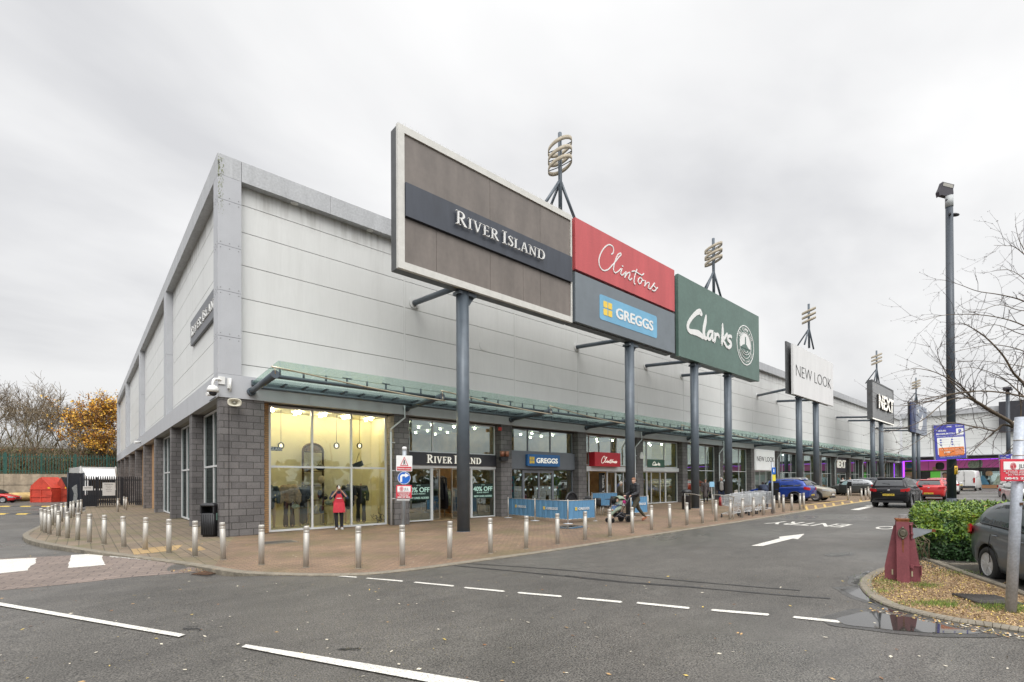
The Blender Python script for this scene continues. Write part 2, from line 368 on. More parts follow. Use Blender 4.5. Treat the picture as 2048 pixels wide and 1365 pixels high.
M_SOIL = mat('leafy_mulch', (.23, .155, .085), .9, amt=.45, scale=9, bump=1, bscale=30, amt2=.5, scale2=34)
M_GRASSG = mat('grass_blades', (.13, .20, .03), .7, amt=.3, scale=5)

# ---------------------------------------------------------------- road: one sheet to the horizon
def rz0(x, y):
    z = rz(x, y)
    return z
def frange(a, b, s):
    o = []; x = a
    while x < b-1e-6: o.append(x); x += s
    return o
xs = [-600, -300, -120, -60, -30, -18, -12] + frange(-9, 4, .25) + frange(4, 12, .5) + frange(12, 60, 2) + [62, 70, 80, 90, 100, 110, 130, 180, 300, 700, 1500]
ys = [-800, -300, -120, -60, -40, -30, -25] + frange(-22, -5, .25) + frange(-5, 20, 1) + [20, 25, 30, 40, 50, 60, 66, 120, 300, 900]
mb = MB(); mb.smooth = True
idx = [[mb.P((x, y, rz(x, y) if abs(x) < 200 else gz(x)-.03)) for y in ys] for x in xs]
for i in range(len(xs)-1):
    for j in range(len(ys)-1): mb.F((idx[i][j], idx[i+1][j], idx[i+1][j+1], idx[i][j+1]))
tag(mb.build('road', M_ASP), kind='structure')

# ---------------------------------------------------------------- pavement slab with kerb
KL = [(170, 1021), (155, 1027), (140, 1031.5), (118, 1038), (100, 1044), (83, 1050), (60, 1061), (50, 1066), (47, 1070), (50, 1075), (60, 1080), (80, 1085), (100, 1089), (150, 1097), (205, 1105), (250, 1111), (300, 1118), (350, 1124.5), (400, 1132), (440, 1139), (485, 1145), (560, 1148.5), (640, 1150), (700, 1149.5), (760, 1146), (850, 1136), (945, 1123), (1080, 1104.5)]
KR = [(1140, 1095.5), (1220, 1083), (1400, 1055.5), (1480, 1043.5), (1560, 1031), (1660, 1015), (1746, 1001.5)]
kl = [G(*p) for p in KL]; kr = [G(*p) for p in KR]
kb = [Vector((a.x, a.y, 0)) for a in catmull([(p.x, p.y) for p in kl], 3)]
kb2 = [Vector((p.x, p.y, 0)) for p in kr]+[Vector((62, kr[-1].y, 0)), Vector((100, kr[-1].y, 0))]
xcut = kb[-1].x
side = [p for p in kb]
def fill(name, outline, mt, zf, kind='structure', sub=None):
    bm = bmesh.new(); vs = [bm.verts.new((p[0], p[1], 0)) for p in outline]; f = bm.faces.new(vs)
    bmesh.ops.triangulate(bm, faces=[f])
    if sub:
        for s_ in sub:
            g = bm.verts[:]+bm.edges[:]+bm.faces[:]; bmesh.ops.bisect_plane(bm, geom=g, plane_co=(s_, 0, 0), plane_no=(1, 0, 0))
    bmesh.ops.recalc_face_normals(bm, faces=bm.faces)
    for v in bm.verts: v.co.z = zf(v.co.x, v.co.y)
    for f in bm.faces:
        if f.normal.z < 0: f.normal_flip()
    bm.normal_update()
    if sum(f.normal.z for f in bm.faces) < 0: bmesh.ops.reverse_faces(bm, faces=bm.faces)
    me = bpy.data.meshes.new(name); bm.to_mesh(me); bm.free(); me.materials.append(mt)
    o = bpy.data.objects.new(name, me); COL.objects.link(o); return tag(o, kind=kind) if kind else o
# side forecourt (left of the corner) and front forecourt
jn = min(range(len(kb)), key=lambda i: (kb[i]-Vector((-1.15, -6.6, 0))).length)
sideP = [(p.x, p.y) for p in kb[:jn+1]]+[(.35, -.4), (.95, .9), (.95, 61), (-2.6, 61), (-3.1, 31)]
fill('side_pavement', sideP, M_PAVL, lambda x, y: 0.0)
allf = [(p.x, p.y) for p in kb[jn:]]+[(p.x, p.y) for p in kb2]+[(100, .9), (.95, .9), (.35, -.4)]
fill('pavement', allf, M_PAV, lambda x, y: gz(x), sub=frange(8, 100, 2))
def kerb(name, pts, zf, zb, w=.14, mt=M_KERB, step=.9, inward=1, mt2=None):
    """kerb stones along pts: flat top at zf+5mm, outer face down to zb"""
    mb = MB(); P = [Vector((p[0], p[1], 0)) for p in pts]; res = [P[0]]; 
    for a, b in zip(P, P[1:]):
        n = max(1, int((b-a).length/step+.5))
        for k in range(1, n+1): res.append(a.lerp(b, k/n))
    nn = []
    for i, p in enumerate(res):
        t = (res[min(i+1, len(res)-1)]-res[max(i-1, 0)]).normalized(); nn.append(Vector((-t.y, t.x, 0))*inward)
    for i in range(len(res)-1):
        a, b = res[i], res[i+1]; t = (b-a).normalized()*.006; na, nb = nn[i], nn[i+1]; a2, b2 = a+t*.5, b-t*.5
        za, zb_ = zf(a.x, a.y)+.005, zf(b.x, b.y)+.005; ga, gb = zb(a.x, a.y)-.05, zb(b.x, b.y)-.05
        ch = .018
        ao, bo = a2-na*.02, b2-nb*.02; ai, bi = a2+na*w, b2+nb*w
        V = lambda p, z: mb.P((p.x, p.y, z))
        q0, q1 = V(ao+na*ch, za), V(bo+nb*ch, zb_); q2, q3 = V(bi, zb_), V(ai, za); q4, q5 = V(ao, za-ch), V(bo, zb_-ch); q6, q7 = V(ao, ga), V(bo, gb)
        mb.cur = 0; mb.F((q0, q1, q2, q3) if inward > 0 else (q3, q2, q1, q0)); mb.F((q4, q5, q1, q0) if inward > 0 else (q0, q1, q5, q4)); mb.cur = 1 if mt2 else 0; mb.F((q6, q7, q5, q4) if inward > 0 else (q4, q5, q7, q6))
        mb.F((V(ao, ga), q4, q0, q3, V(ai, ga))); mb.F((V(bo, gb), V(bi, gb), q2, q1, q5))
    return tag(mb.build(name, [mt, mt2] if mt2 else mt), kind='structure')
kerb('kerb', [(p.x, p.y) for p in kb]+[(p.x, p.y) for p in kb2], lambda x, y: gz(x), rz, mt2=M_KERBD)

# raised crossing of pavers, zebra bars, buff tactile paving
fill('crossing_table', [tuple(GR(*p)[:2]) for p in [(-260, 1122), (0, 1117), (205, 1106), (250, 1112), (300, 1119), (350, 1126), (400, 1133.5), (420, 1137), (400, 1143), (300, 1152), (230, 1158), (110, 1171), (0, 1181), (-260, 1212)]], M_PAVX, lambda x, y: rz(x, y)+.004, sub=frange(-9, 0, .25))
def mark(name, pxs, mt=None, lift=.008, jag=0):
    o = []
    if name == 'lane_line': pxs = [(a[0]+(b[0]-a[0])*k/14, a[1]+(b[1]-a[1])*k/14) for a, b in zip(pxs, pxs[1:]+pxs[:1]) for k in range(14)]
    P = [GR(*p, lift) for p in pxs]
    if jag:
        Q = []
        for a, b in zip(P, P[1:]+P[:1]):
            for k in range(5): Q.append(a.lerp(b, k/5)+Vector((rnd.uniform(-jag, jag), rnd.uniform(-jag, jag), 0)))
        P = Q
    return fill(name, [tuple(p[:2]) for p in P], mt or M_LINE, lambda x, y: rz(x, y)+lift, sub=frange(-9, 0, .25) if P[0].x < 0 else None)
mark('crossing_stripe', [(-6, 1119.5), (75, 1115.5), (69, 1126), (55, 1141), (0, 1147), (-30, 1149)], jag=.03)
mark('crossing_stripe', [(141, 1110.5), (204, 1106.5), (206, 1118), (211, 1130), (137, 1136), (139, 1122)], jag=.015)
for i in range(9):
    x = 216+i*11; y = 1111+i*1.0
    mark('worn_stripe', [(x, y), (x+12, y+.6), (x+21, y+3.6), (x+6, y+3.2)], M_LINE2, jag=.02)
def mark0(name, pxs, mt): 
    P = [G(*p) for p in pxs]; return fill(name, [tuple(p[:2]) for p in P], mt, lambda x, y: .004)
mark0('tactile_paving', [(262, 1099), (366, 1090), (352, 1101), (268, 1110)], M_PAVY)
mark0('tactile_paving', [(372, 1099), (400, 1093), (412, 1099.5), (384, 1105)], M_PAVY)

# white lines
for L_ in [[(0, 1207), (0, 1215), (358, 1274), (371, 1269)], [(483, 1294), (492, 1289), (620, 1309), (960, 1364), (940, 1376), (900, 1372), (560, 1309)]]:
    if L_[0][0] == 0: L_ = [(-300, 1153.4), (-300, 1159)]+L_[2:]
    mark('lane_line', L_, lift=.016)
DS = [(654, 1150, 712, 1154), (735, 1156, 804, 1161.5), (831, 1164, 906, 1171), (931, 1174.5, 1007, 1181.5), (1038, 1184.5, 1121, 1191.5), (1157, 1195, 1242, 1202.5), (1276, 1204.5, 1377, 1214.5), (1425, 1218.5, 1536, 1227.5), (1589, 1232.5, 1700, 1243.5), (1752, 1247.5, 1890, 1256.5)]
for i, (a, b, c, d) in enumerate(DS):
    h = 1.7+i*.35
    mark('dashed_line', [(a, b-.2), (a-4, b+h*.6), (a+4, b+h), (c-1, d+h), (c+3, d+h*.6), (c, d-.2)])
for q in [[(1502, 1092), (1560, 1077), (1558, 1074), (1609, 1068), (1596, 1079), (1586, 1077.5), (1525, 1092.5)],
          [(1700, 1020), (1735, 1013), (1729, 1011.5), (1760, 1009), (1755, 1014), (1747, 1014), (1718, 1020.5)],
          [(1735, 1011.2), (1749, 1010.6), (1749, 1011.6), (1738, 1012)], [(1793, 1012), (1830, 1012), (1830, 1014), (1800, 1014)]]:
    mark('road_arrow', q)
# NO ENTRY facing oncoming traffic
def roadtext(s, p0, p1, hgt_px):
    a, b = GR(*p0, .008), GR(*p1, .008); d = (b-a); c = GR(*hgt_px, .008)-a
    t = MB(); text(t, s, 1.0, (0, 0), bold=.012); x1 = max(v.x for v in t.v)
    mb = MB()
    for v in t.v: q = a+d*(v.x/x1)+c*(v.y/1.0); mb.v.append(Vector((q.x, q.y, rz(q.x, q.y)+.008)))
    mb.f, mb.mi, mb.sm = t.f, t.mi, t.sm
    return tag(mb.build('road_lettering', M_LINE), kind='structure')
roadtext('ENTRY', (1706, 1049.5), (1556, 1042.5), (1680, 1055.5))
roadtext('NO', (1835, 1055), (1758, 1052.5), (1826, 1061.5))
# yellow hatching of the pick-up bay, speed bumps on the service road
def ymark(pts):
    P = [G(*p) for p in pts]; fill('yellow_line', [tuple(p[:2]) for p in P], M_YEL, lambda x, y: gz(x)+.004, sub=[30, 34, 38, 42, 46])
ymark([(1604, 1022), (1606, 1023.2), (1744, 1001), (1743, 1000.2)]); ymark([(1600, 1012), (1601, 1013), (1700, 1000.2), (1699, 999.4)])
for i in range(7): x = 1612+i*18; y = 1020.5-i*2.75; ymark([(x, y), (x+5, y-.7), (x+2, y-7.6+i*.6), (x-2, y-7.1+i*.6)])
M_YB = mat('yellow_rubber', (.55, .38, .06), .7, amt=.3, scale=6); M_BB = mat('black_rubber', (.03, .03, .032), .75, amt=.3)
for (y0, xa, xb, hh, k) in [(1029, -90, 82, 4, 8), (1013.5, -80, 150, 3, 11)]:
    e = empty('speed_bump', GR((xa+xb)/2, y0, 0), 0, 'yellow and black rubber speed bump across the service road, '+('nearer the white bars' if y0 > 1020 else 'nearer the red skip'), 'speed bump', 'speed bumps on the service road')
    for i in range(k):
        a, b = GR(xa+(xb-xa)*i/k, y0, 0)-e.location, GR(xa+(xb-xa)*(i+.97)/k, y0, 0)-e.location; d = (b-a).normalized(); n = Vector((-d.y, d.x, 0)); t = MB()
        t.prism([a-n*.25, a-n*.12+Vector((0, 0, .05)), a+n*.12+Vector((0, 0, .05)), a+n*.25], b-a); t.build('segment', [M_YB, M_BB][i % 2], e)
# skid marks
def strip(name, pts, w, mt, lift=.006):
    P = [GR(*p, lift) for p in pts]; mb = MB(); Q = catmull([(p.x, p.y) for p in P], 8)
    ww = [w*rnd.uniform(.5, 1.1) for _ in Q]; n = len(Q)
    for i in range(n-1):
        a, b = Q[i], Q[i+1]; t = (b-a).normalized(); nn = Vector((-t.y, t.x, 0)); 
        mb.poly([(p.x, p.y, rz(p.x, p.y)+lift) for p in (a-nn*ww[i]/2, b-nn*ww[i+1]/2, b+nn*ww[i+1]/2, a+nn*ww[i]/2)])
    return tag(mb.build(name, mt), kind='structure')
strip('tyre_mark', [(925, 1126.5), (1100, 1138), (1260, 1152), (1440, 1168), (1600, 1181)], .07, M_SKID)
strip('tyre_mark', [(905, 1131), (1100, 1149.5), (1240, 1164), (1400, 1176), (1560, 1190), (1660, 1197)], .08, M_SKID)
strip('tyre_mark', [(1130, 1151), (1240, 1162.5), (1400, 1174.5)], .035, M_SKID)
for cx, cy, w, h in [(690, 1298, 28, 5), (375, 1256, 30, 5), (1715, 1160, 20, 3)]:   # tar cracks
    for k in range(7):
        x = cx+rnd.uniform(-w, w)*.6; y = cy+rnd.uniform(-h, h)*.6
        strip('tar_crack', [(x, y), (x+rnd.uniform(4, w*.5), y+rnd.uniform(-1, 2)), (x+rnd.uniform(w*.5, w*.8), y+rnd.uniform(-2, 3))], .018, M_SKID)
# puddles
M_DAMP = mat('damp_asphalt', (.050, .047, .043), .32, amt=.3, scale=4, amt2=.5, scale2=60, bump=.4, bscale=60)
def puddle(pts, lift=.005, zf=rz, gp=GR):
    P = [gp(*p) for p in pts]; Q = catmull([(p.x, p.y) for p in P+[P[0]]], 6)[:-1]
    Q = [q*(1) + Vector((noise.noise(q*3.1), noise.noise(q*3.1+Vector((9, 3, 1))), 0))*.05 for q in Q]
    cq = sum(Q, Vector())/len(Q); dq = [cq+(q-cq)*1.12+(q-cq).normalized()*.10 for q in Q]
    fill('damp_patch', [tuple(q[:2]) for q in dq], M_DAMP, lambda x, y: zf(x, y)+lift*.6)
    o = fill('puddle', [tuple(q[:2]) for q in Q], M_WATER, lambda x, y: zf(x, y)+lift)
    return o
def rzmin(x, y): return rz(x, y)
puddle([(1684, 1180), (1720, 1177), (1735, 1186), (1770, 1203), (1820, 1224), (1800, 1230), (1745, 1206), (1700, 1190)])
puddle([(1672, 1240), (1700, 1228), (1740, 1224), (1800, 1232), (1860, 1244), (1935, 1262), (1960, 1266), (1900, 1268), (1800, 1262), (1700, 1252)], .009)
puddle([(1660, 1109), (1690, 1106), (1700, 1108), (1672, 1112)])
puddle([(1700, 1166), (1716, 1150), (1740, 1143), (1718, 1168)])
puddle([(1117, 1054), (1140, 1051.5), (1168, 1053.5), (1150, 1057), (1128, 1057)], .006, lambda x, y: gz(x), lambda x, y: G(x, y))
# manhole cover
M_STEEL = mat('dark_steel_cover', (.075, .068, .062), .6, .3, amt=.3, scale=20, bump=.5, bscale=80)
mh = G(556, 1085); e = empty('manhole_cover', mh, 0, 'dark steel manhole cover in the brick paving before the display window', 'manhole cover')
t = MB(); t.box((-.42, -.3, .003), (.42, .3, .012)); t.build('cover', M_STEEL, e)
t = MB(); [t.box(*q) for q in (((-.48, -.36, .002), (.48, -.305, .010)), ((-.48, .305, .002), (.48, .36, .010)), ((-.48, -.304, .002), (-.425, .304, .010)), ((.425, -.304, .002), (.48, .304, .010)))]; t.build('frame', M_KERB, e)
gu = GR(417, 1146, .012); e = empty('drain_grate', gu, R_(35), 'rusty drain grate in the gutter dip by the kerb corner', 'drain')
t = MB()
for k in range(9): t.box((-.22, -.2+.048*k, 0), (.22, -.175+.048*k, .012))
t.build('bars', mat('rusty_iron', (.11, .06, .035), .8, .2, amt=.4, scale=10), e)
# ---------------------------------------------------------------- building materials
def m_panels(name, axis, c, stain=.25):
    mt = bpy.data.materials.new(name); mt.use_nodes = True; nt = mt.node_tree; b = nt.nodes['Principled BSDF']
    tc = node(nt, 'ShaderNodeTexCoord').outputs['Object']
    s, _ = noise_col(nt, c, .035, .5, vec=tc); s, _ = noise_col(nt, s, .02, 6, vec=tc, stretch=(3, 3, .3))
    # rain streaks: long vertical noise, stronger in some places and higher up
    mp = node(nt, 'ShaderNodeMapping'); mp.inputs['Scale'].default_value = (1.5, 1.5, .10); nt.links.new(tc, mp.inputs[0])
    n = node(nt, 'ShaderNodeTexNoise'); n.inputs['Scale'].default_value = 1.3; n.inputs['Detail'].default_value = 7; n.inputs['Roughness'].default_value = .7; nt.links.new(mp.outputs[0], n.inputs[0])
    r = node(nt, 'ShaderNodeMapRange'); r.inputs[1].default_value = .50; r.inputs[2].default_value = .72; r.inputs[3].default_value = 0; r.inputs[4].default_value = stain*.5; nt.links.new(n.outputs[0], r.inputs[0])
    sp = node(nt, 'ShaderNodeSeparateXYZ'); nt.links.new(tc, sp.inputs[0])
    r2 = node(nt, 'ShaderNodeMapRange'); r2.inputs[1].default_value = 6.0; r2.inputs[2].default_value = 11.8; r2.inputs[3].default_value = .25; r2.inputs[4].default_value = 1; nt.links.new(sp.outputs[2], r2.inputs[0])
    mu = node(nt, 'ShaderNodeMath', operation='MULTIPLY'); nt.links.new(r.outputs[0], mu.inputs[0]); nt.links.new(r2.outputs[0], mu.inputs[1])
    # extra drips just under the parapet
    n2 = node(nt, 'ShaderNodeTexNoise'); n2.inputs['Scale'].default_value = 5; n2.inputs['Detail'].default_value = 5; mp2 = node(nt, 'ShaderNodeMapping'); mp2.inputs['Scale'].default_value = (1, 1, .12); nt.links.new(tc, mp2.inputs[0]); nt.links.new(mp2.outputs[0], n2.inputs[0])
    r3 = node(nt, 'ShaderNodeMapRange'); r3.inputs[1].default_value = .45; r3.inputs[2].default_value = .7; r3.inputs[3].default_value = 0; r3.inputs[4].default_value = .6; nt.links.new(n2.outputs[0], r3.inputs[0])
    r4 = node(nt, 'ShaderNodeMapRange'); r4.inputs[1].default_value = 11.0; r4.inputs[2].default_value = 11.9; nt.links.new(sp.outputs[2], r4.inputs[0])
    m2 = node(nt, 'ShaderNodeMath', operation='MULTIPLY'); nt.links.new(r3.outputs[0], m2.inputs[0]); nt.links.new(r4.outputs[0], m2.inputs[1])
    ad = node(nt, 'ShaderNodeMath', operation='ADD', use_clamp=True); nt.links.new(mu.outputs[0], ad.inputs[0]); nt.links.new(m2.outputs[0], ad.inputs[1])
    mx = node(nt, 'ShaderNodeMix', data_type='RGBA'); nt.links.new(ad.outputs[0], mx.inputs[0]); nt.links.new(s, mx.inputs[6]); mx.inputs[7].default_value = (.17, .155, .12, 1)
    nt.links.new(mx.outputs[2], b.inputs['Base Color']); b.inputs['Roughness'].default_value = .45
    MATS[name] = mt; return mt
M_PAN = m_panels('white_cladding', 'x', (.67, .678, .66))
M_GREY = mat('grey_metal_trim', (.44, .45, .47), .5, .0, amt=.05, scale=1.2, amt2=.03, scale2=30)
M_GREYD = mat('weathered_parapet', (.43, .44, .45), .55, amt=.12, scale=2.2, stretch=(1, 1, .3), amt2=.12, scale2=14)
M_GAP = mat('panel_joint', (.10, .10, .10), .8)
M_SOF = mat('soffit_metal', (.34, .33, .31), .6, amt=.15, scale=2)
M_BLOCK = m_brick('dark_blockwork', (.165, .155, .152), (.115, .108, .108), (.062, .058, .055), .44, .225, vert='both', ms=.013, amt=.35, rough=.7)
M_BUFF = m_brick('buff_brick', (.52, .30, .14), (.44, .25, .12), (.20, .15, .10), .22, .075, vert='both', ms=.008, amt=.15)
M_FRM = mat('white_window_frame', (.62, .63, .63), .4, amt=.04)
M_FRMD = mat('grey_window_frame', (.17, .18, .20), .4, amt=.05)
M_DGREY = mat('slate_blue_steel', (.085, .105, .125), .38, .15, amt=.12, scale=3, amt2=.05)
M_GLASS = glassmat('shop_glass', (.86, .91, .89), 1.5, coat=.13)
M_GLASSD = glassmat('dark_shop_glass', (.50, .66, .60), 1.6, coat=.30)
M_CGL = glassmat('canopy_glass', (.84, .92, .885), 1.0, coat=.07, body=(.48, .58, .54, .17))
M_SST = mat('brushed_steel', (.50, .475, .43), .48, .45, amt=.12, scale=3, stretch=(8, 8, .5), amt2=.06)
M_BRASS = mat('polished_rail', (.62, .54, .42), .3, .9, amt=.08)
M_BLK = mat('black_plastic', (.018, .018, .020), .42, amt=.2)
M_WHT = mat('white_plastic', (.72, .72, .70), .35, amt=.05)
H_, ZB, ZBT, ZF = 12.58, 4.59, 5.36, 11.9    # roof, band underside, band top, frieze underside
LX, LY = 102.0, 61.0
B = empty('retail_building', (0, 0, 0), 0, 'long pale grey clad retail terrace with dark blockwork piers under a glass canopy', 'building')

# upper cladding as real panels with open joints
XJ = [0.69, 7.0, 13.3, 18.2, 24.1, 30.0, 35.9, 42.0, 48.2, 54.2, 60.0, 65.8, 71.8, 77.7, 83.6, 89.5, 95.5, LX]
ZJ = [ZBT-.02, 5.81, 6.95, 8.08, 9.21, 10.34, 11.27, ZF+.02]
t = MB(); g = .011
for a, b in zip(XJ, XJ[1:]):
    for c, d in zip(ZJ, ZJ[1:]): t.box((a+g, .30, c+g), (b-g-(.07 if a > 6 else 0), .34, d-g))
for a in XJ[1:-1]: t.box((a-.075, .292, ZBT), (a+.004, .34, ZF))
t.build('cladding', M_PAN, B)
t = MB(); t.box((.4, .345, ZBT-.3), (LX, .4, ZF+.4)); t.box((.345, .4, ZBT-.3), (.4, LY-.2, ZF+.4)); t.build('backing_wall', M_GAP, B)
YJ = [0.69, 6.9, 13.05, 13.95, 21.2, 28.3, 29.3, 36.5, 43.7, 44.8, 52, 60.3]
t = MB()
for a, b in zip(YJ, YJ[1:]):
    if b-a < 1.3: continue
    for c, d in zip(ZJ, ZJ[1:]): t.box((.31, a+g, c+g), (.344, b-g, d-g))
t.build('cladding', M_PAN, B)
# frieze, corner posts, pilasters, lower band: butted metal sheets with joints
t = MB(); x = .7; t.box((0, 0, ZF), (.69, .5, H_))
while x < LX: t.box((x+.004, 0, ZF), (min(x+3.0, LX)-.004, .5, H_)); x += 3.0
y = .51
while y < LY: t.box((0, y+.004, ZF), (.5, min(y+3, LY)-.004, H_)); y += 3.0
t.build('parapet', M_GREYD, B)
t = MB()
for za, zb in ((ZBT, 6.6), (6.6, 8.1), (8.1, 9.6), (9.6, 11.1), (11.1, ZF)): t.box((0.002, .002, za+.006), (.69, .69, zb-.006))
t.build('corner_post', M_GREY, B)
for ya, yb in ((13.05, 13.95), (28.3, 29.3), (43.7, 44.8), (60.3, 61)):
    t = MB()
    for za, zb in ((ZBT, 8.6), (8.6, ZF)): t.box((0.002, ya, za+.005), (.344, yb, zb-.005))
    t.build('pilaster', M_GREY, B)
M_RIV = mat('rivet_head', (.2, .2, .2), .5)
t = MB()
for z in (6.6, 8.1, 9.6, 11.1):
    for dz in (-.09, .09):
        for x in (.08, .34, .61): t.bbox((x, -.001, z+dz), (.028, .008, .028))
        for y in (.1, .34, .6): t.bbox((-.001, y, z+dz), (.008, .028, .028))
t.build('rivets', M_RIV, B)
t = MB(); x = 0
while x < LX: t.box((x+.003, 0, ZB), (min(x+2.9, LX)-.003, .28, ZBT)); x += 2.9
y = .285
while y < LY: t.box((0, y+.003, ZB), (.28, min(y+2.9, LY)-.003, ZBT)); y += 2.9
t.build('band', M_GREY, B)
t = MB(); t.box((.0, .284, ZB+.012), (LX, 1.4, ZB+.05)); t.box((.284, 1.4, ZB+.012), (1.4, LY, ZB+.05)); t.build('soffit', M_SOF, B)
t = MB(); t.box((.05, .05, H_+.001), (LX, LY, H_+.03)); t.build('roof', M_GREYD, B)
t = MB(); t.box((60, LY-.3, 0), (61, LY, ZB)); t.box((.5, LY-.3, 0), (60, LY, H_-.1)); t.build('rear_wall', M_GREY, B)
# soffit lamps under the frieze
for x in (2.45, 5.35, 8.3):
    t = MB(); t.cyl((x, .16, ZF-.02), (x, .16, ZF-.002), .13, n=16); t.cyl((x, .16, ZF-.035), (x, .16, ZF-.02), .05, n=12); t.build('round_vent', M_WHT, B)
t = MB(); t.cyl((11.2, .285, 8.35), (11.2, .30, 8.35), .22, n=24); t.build('blanking_disc', M_PAN, B)
M_MOSS = mat('moss_streak', (.22, .24, .13), .9, amt=.5, scale=8)
t = MB()
for k in range(150):
    vrs = rnd.uniform(1, 5)
    z = H_-.12-rnd.random()**1.5*1.9; w = .006+.020*rnd.random()*(1-(H_-z)/2.6); x = .015+rnd.random()**2*.16
    t.bbox((x, -.001, z), (w, .002, w*vrs))
t.build('moss_growth', M_MOSS, B)

# ---- front piers
XP = [6.33, 12.1, 17.86, 23.6, 29.3, 35.0, 41.0, 47.0, 53.3, 59.2, 64.9, 70.9, 77.0, 83.0, 89.0, 95.0]
PW = .70
def pier(a, b, name='pier'):
    t = MB(); t.box(a, b); return t.build(name, M_BLOCK, B)
t = MB(); t.box((.06, -.02+.06, -.05), (.30, .5, ZB+.01)); t.box((.30, .075, -.05), (.345, .5, ZB+.01)); t.box((.345, .04, -.05), (1.40, .62, ZB+.01)); t.build('pier', M_BLOCK, B)
for x in XP: pier((x, .05, gz(x)-.05), (x+PW, .66, ZB+.01))
YP = [(5.3, 5.98), (11.4, 11.95), (18.55, 19.2), (25.6, 26.3), (33, 33.7), (40.2, 40.9), (47.3, 48), (54, 54.7), (60.3, 60.95)]
pier((101.15, .05, .3), (102.3, .66, ZB+.01))
for a, b in YP: pier((.05, a, -.05), (.62, b, ZB+.01))

# ---- glazing helpers; each window is frame + panes
YG = .5
def window(x0, x1, z0, z1, cols, rows, fm, gm, yg=YG, fw=.055, name='window', axis='x', fz=.05):
    """cols/rows: inner mullion positions"""
    q = (lambda a, b: a) 
    t = MB(); X = [x0]+list(cols)+[x1]; Zs = [z0]+list(rows)+[z1]
    def bx(a, b, c, d, e0=-.04, e1=.05):
        if axis == 'x': t.box((a, yg+e0, c), (b, yg+e1, d))
        else: t.box((yg+e0, a, c), (yg+e1, b, d))
    for i, x in enumerate(X):
        w0 = 0 if i == 0 else fw/2; w1 = 0 if i == len(X)-1 else fw/2
        if i == 0: bx(x, x+fw, z0, z1)
        elif i == len(X)-1: bx(x-fw, x, z0, z1)
        else: bx(x-fw/2, x+fw/2, z0, z1)
    for j, z in enumerate(Zs):
        for i in range(len(X)-1):
            a = X[i]+(fw if i == 0 else fw/2); b = X[i+1]-(fw if i == len(X)-2 else fw/2)
            if j == 0: bx(a, b, z, z+fw, -.038, .048)
            elif j == len(Zs)-1: bx(a, b, z-fw, z, -.038, .048)
            else: bx(a, b, z-fw/2, z+fw/2, -.038, .048)
    f = t.build(name, fm, B)
    g_ = MB()
    for i in range(len(X)-1):
        for j in range(len(Zs)-1):
            a, b, c, d = X[i]+fw*.5, X[i+1]-fw*.5, Zs[j]+fw*.5, Zs[j+1]-fw*.5
            g_.v += [Vector(p) for p in ([(a, yg, c), (b, yg, c), (b, yg, d), (a, yg, d)] if axis == 'x' else [(yg, b, c), (yg, a, c), (yg, a, d), (yg, b, d)])]
            k = len(g_.v)-4; g_.F((k, k+1, k+2, k+3))
    g_.build('pane', gm, f); return f
ZT = 4.54
# bay 0: lit display window with buff brick reveal
t = MB(); t.box((1.40, .46, -.04), (1.655, .75, ZB+.005)); t.build('brick_reveal', M_BUFF, B)
window(1.655, 6.2, .02, ZT, (3.17, 4.69), (2.35,), M_FRM, M_GLASS, fw=.07)
M_CREAM = mat('display_wall', (.86, .79, .48), .7, amt=.05, scale=2)
M_FLOORS = mat('shop_floor', (.38, .28, .16), .35, amt=.15, scale=3)
M_CEIL = mat('shop_ceiling', (.5, .5, .46), .8)
M_LAMPS = mat('shop_spot', (1, .9, .7), .5, emit=(1, .88, .66), es=42)
M_LAMPW = mat('warm_shop_lamp', (1, .9, .7), .5, emit=(1, .86, .6), es=120)
M_LAMPC = mat('cool_shop_lamp', (1, 1, 1), .5, emit=(.95, 1, .97), es=45)
def room(x0, x1, dep, wall, floor, ceil, lamps, name='interior', z1=4.5, lm=None, y0=.66, fl=None, slots=3):
    zf = gz((x0+x1)/2)
    t = MB(); t.box((x0, dep, zf), (x1, dep+.05, z1)); t.box((x0-.05, y0, zf), (x0, dep+.05, z1)); t.box((x1, y0, zf), (x1+.05, dep+.05, z1)); t.build(name, wall, B)
    t = MB(); t.box((x0, YG+.06, zf-.03), (x1, dep, zf+.012)); t.build('shop_floor', floor, B)
    t = MB(); t.box((x0, YG+.06, z1), (x1, dep, z1+.04)); t.build('shop_ceiling', ceil, B)
    if lamps:
        t = MB()
        for i in range(lamps):
            x = x0+(x1-x0)*(i+.5)/lamps
            for j in range(slots):
                y = .95+(dep-1.2)*(j+.3)/slots
                t.cyl((x, y, z1-.10), (x, y, z1-.03), .055, n=8)
        t.build('shop_light', lm or (M_LAMPW if x0 < 2 else M_LAMPS), B)
room(1.45, 6.28, 2.1, M_CREAM, M_CREAM, M_CREAM, 5, slots=2)
M_WARMW = mat('warm_shop_wall', (.42, .28, .15), .7, amt=.25, scale=2)
M_DARKW = mat('dim_shop_wall', (.16, .17, .15), .7, amt=.4, scale=1.2)
M_YELW = mat('yellow_shop_wall', (.55, .45, .14), .6, amt=.2, scale=1)
M_BLKB = mat('black_fascia', (.035, .035, .042), .4, amt=.15)
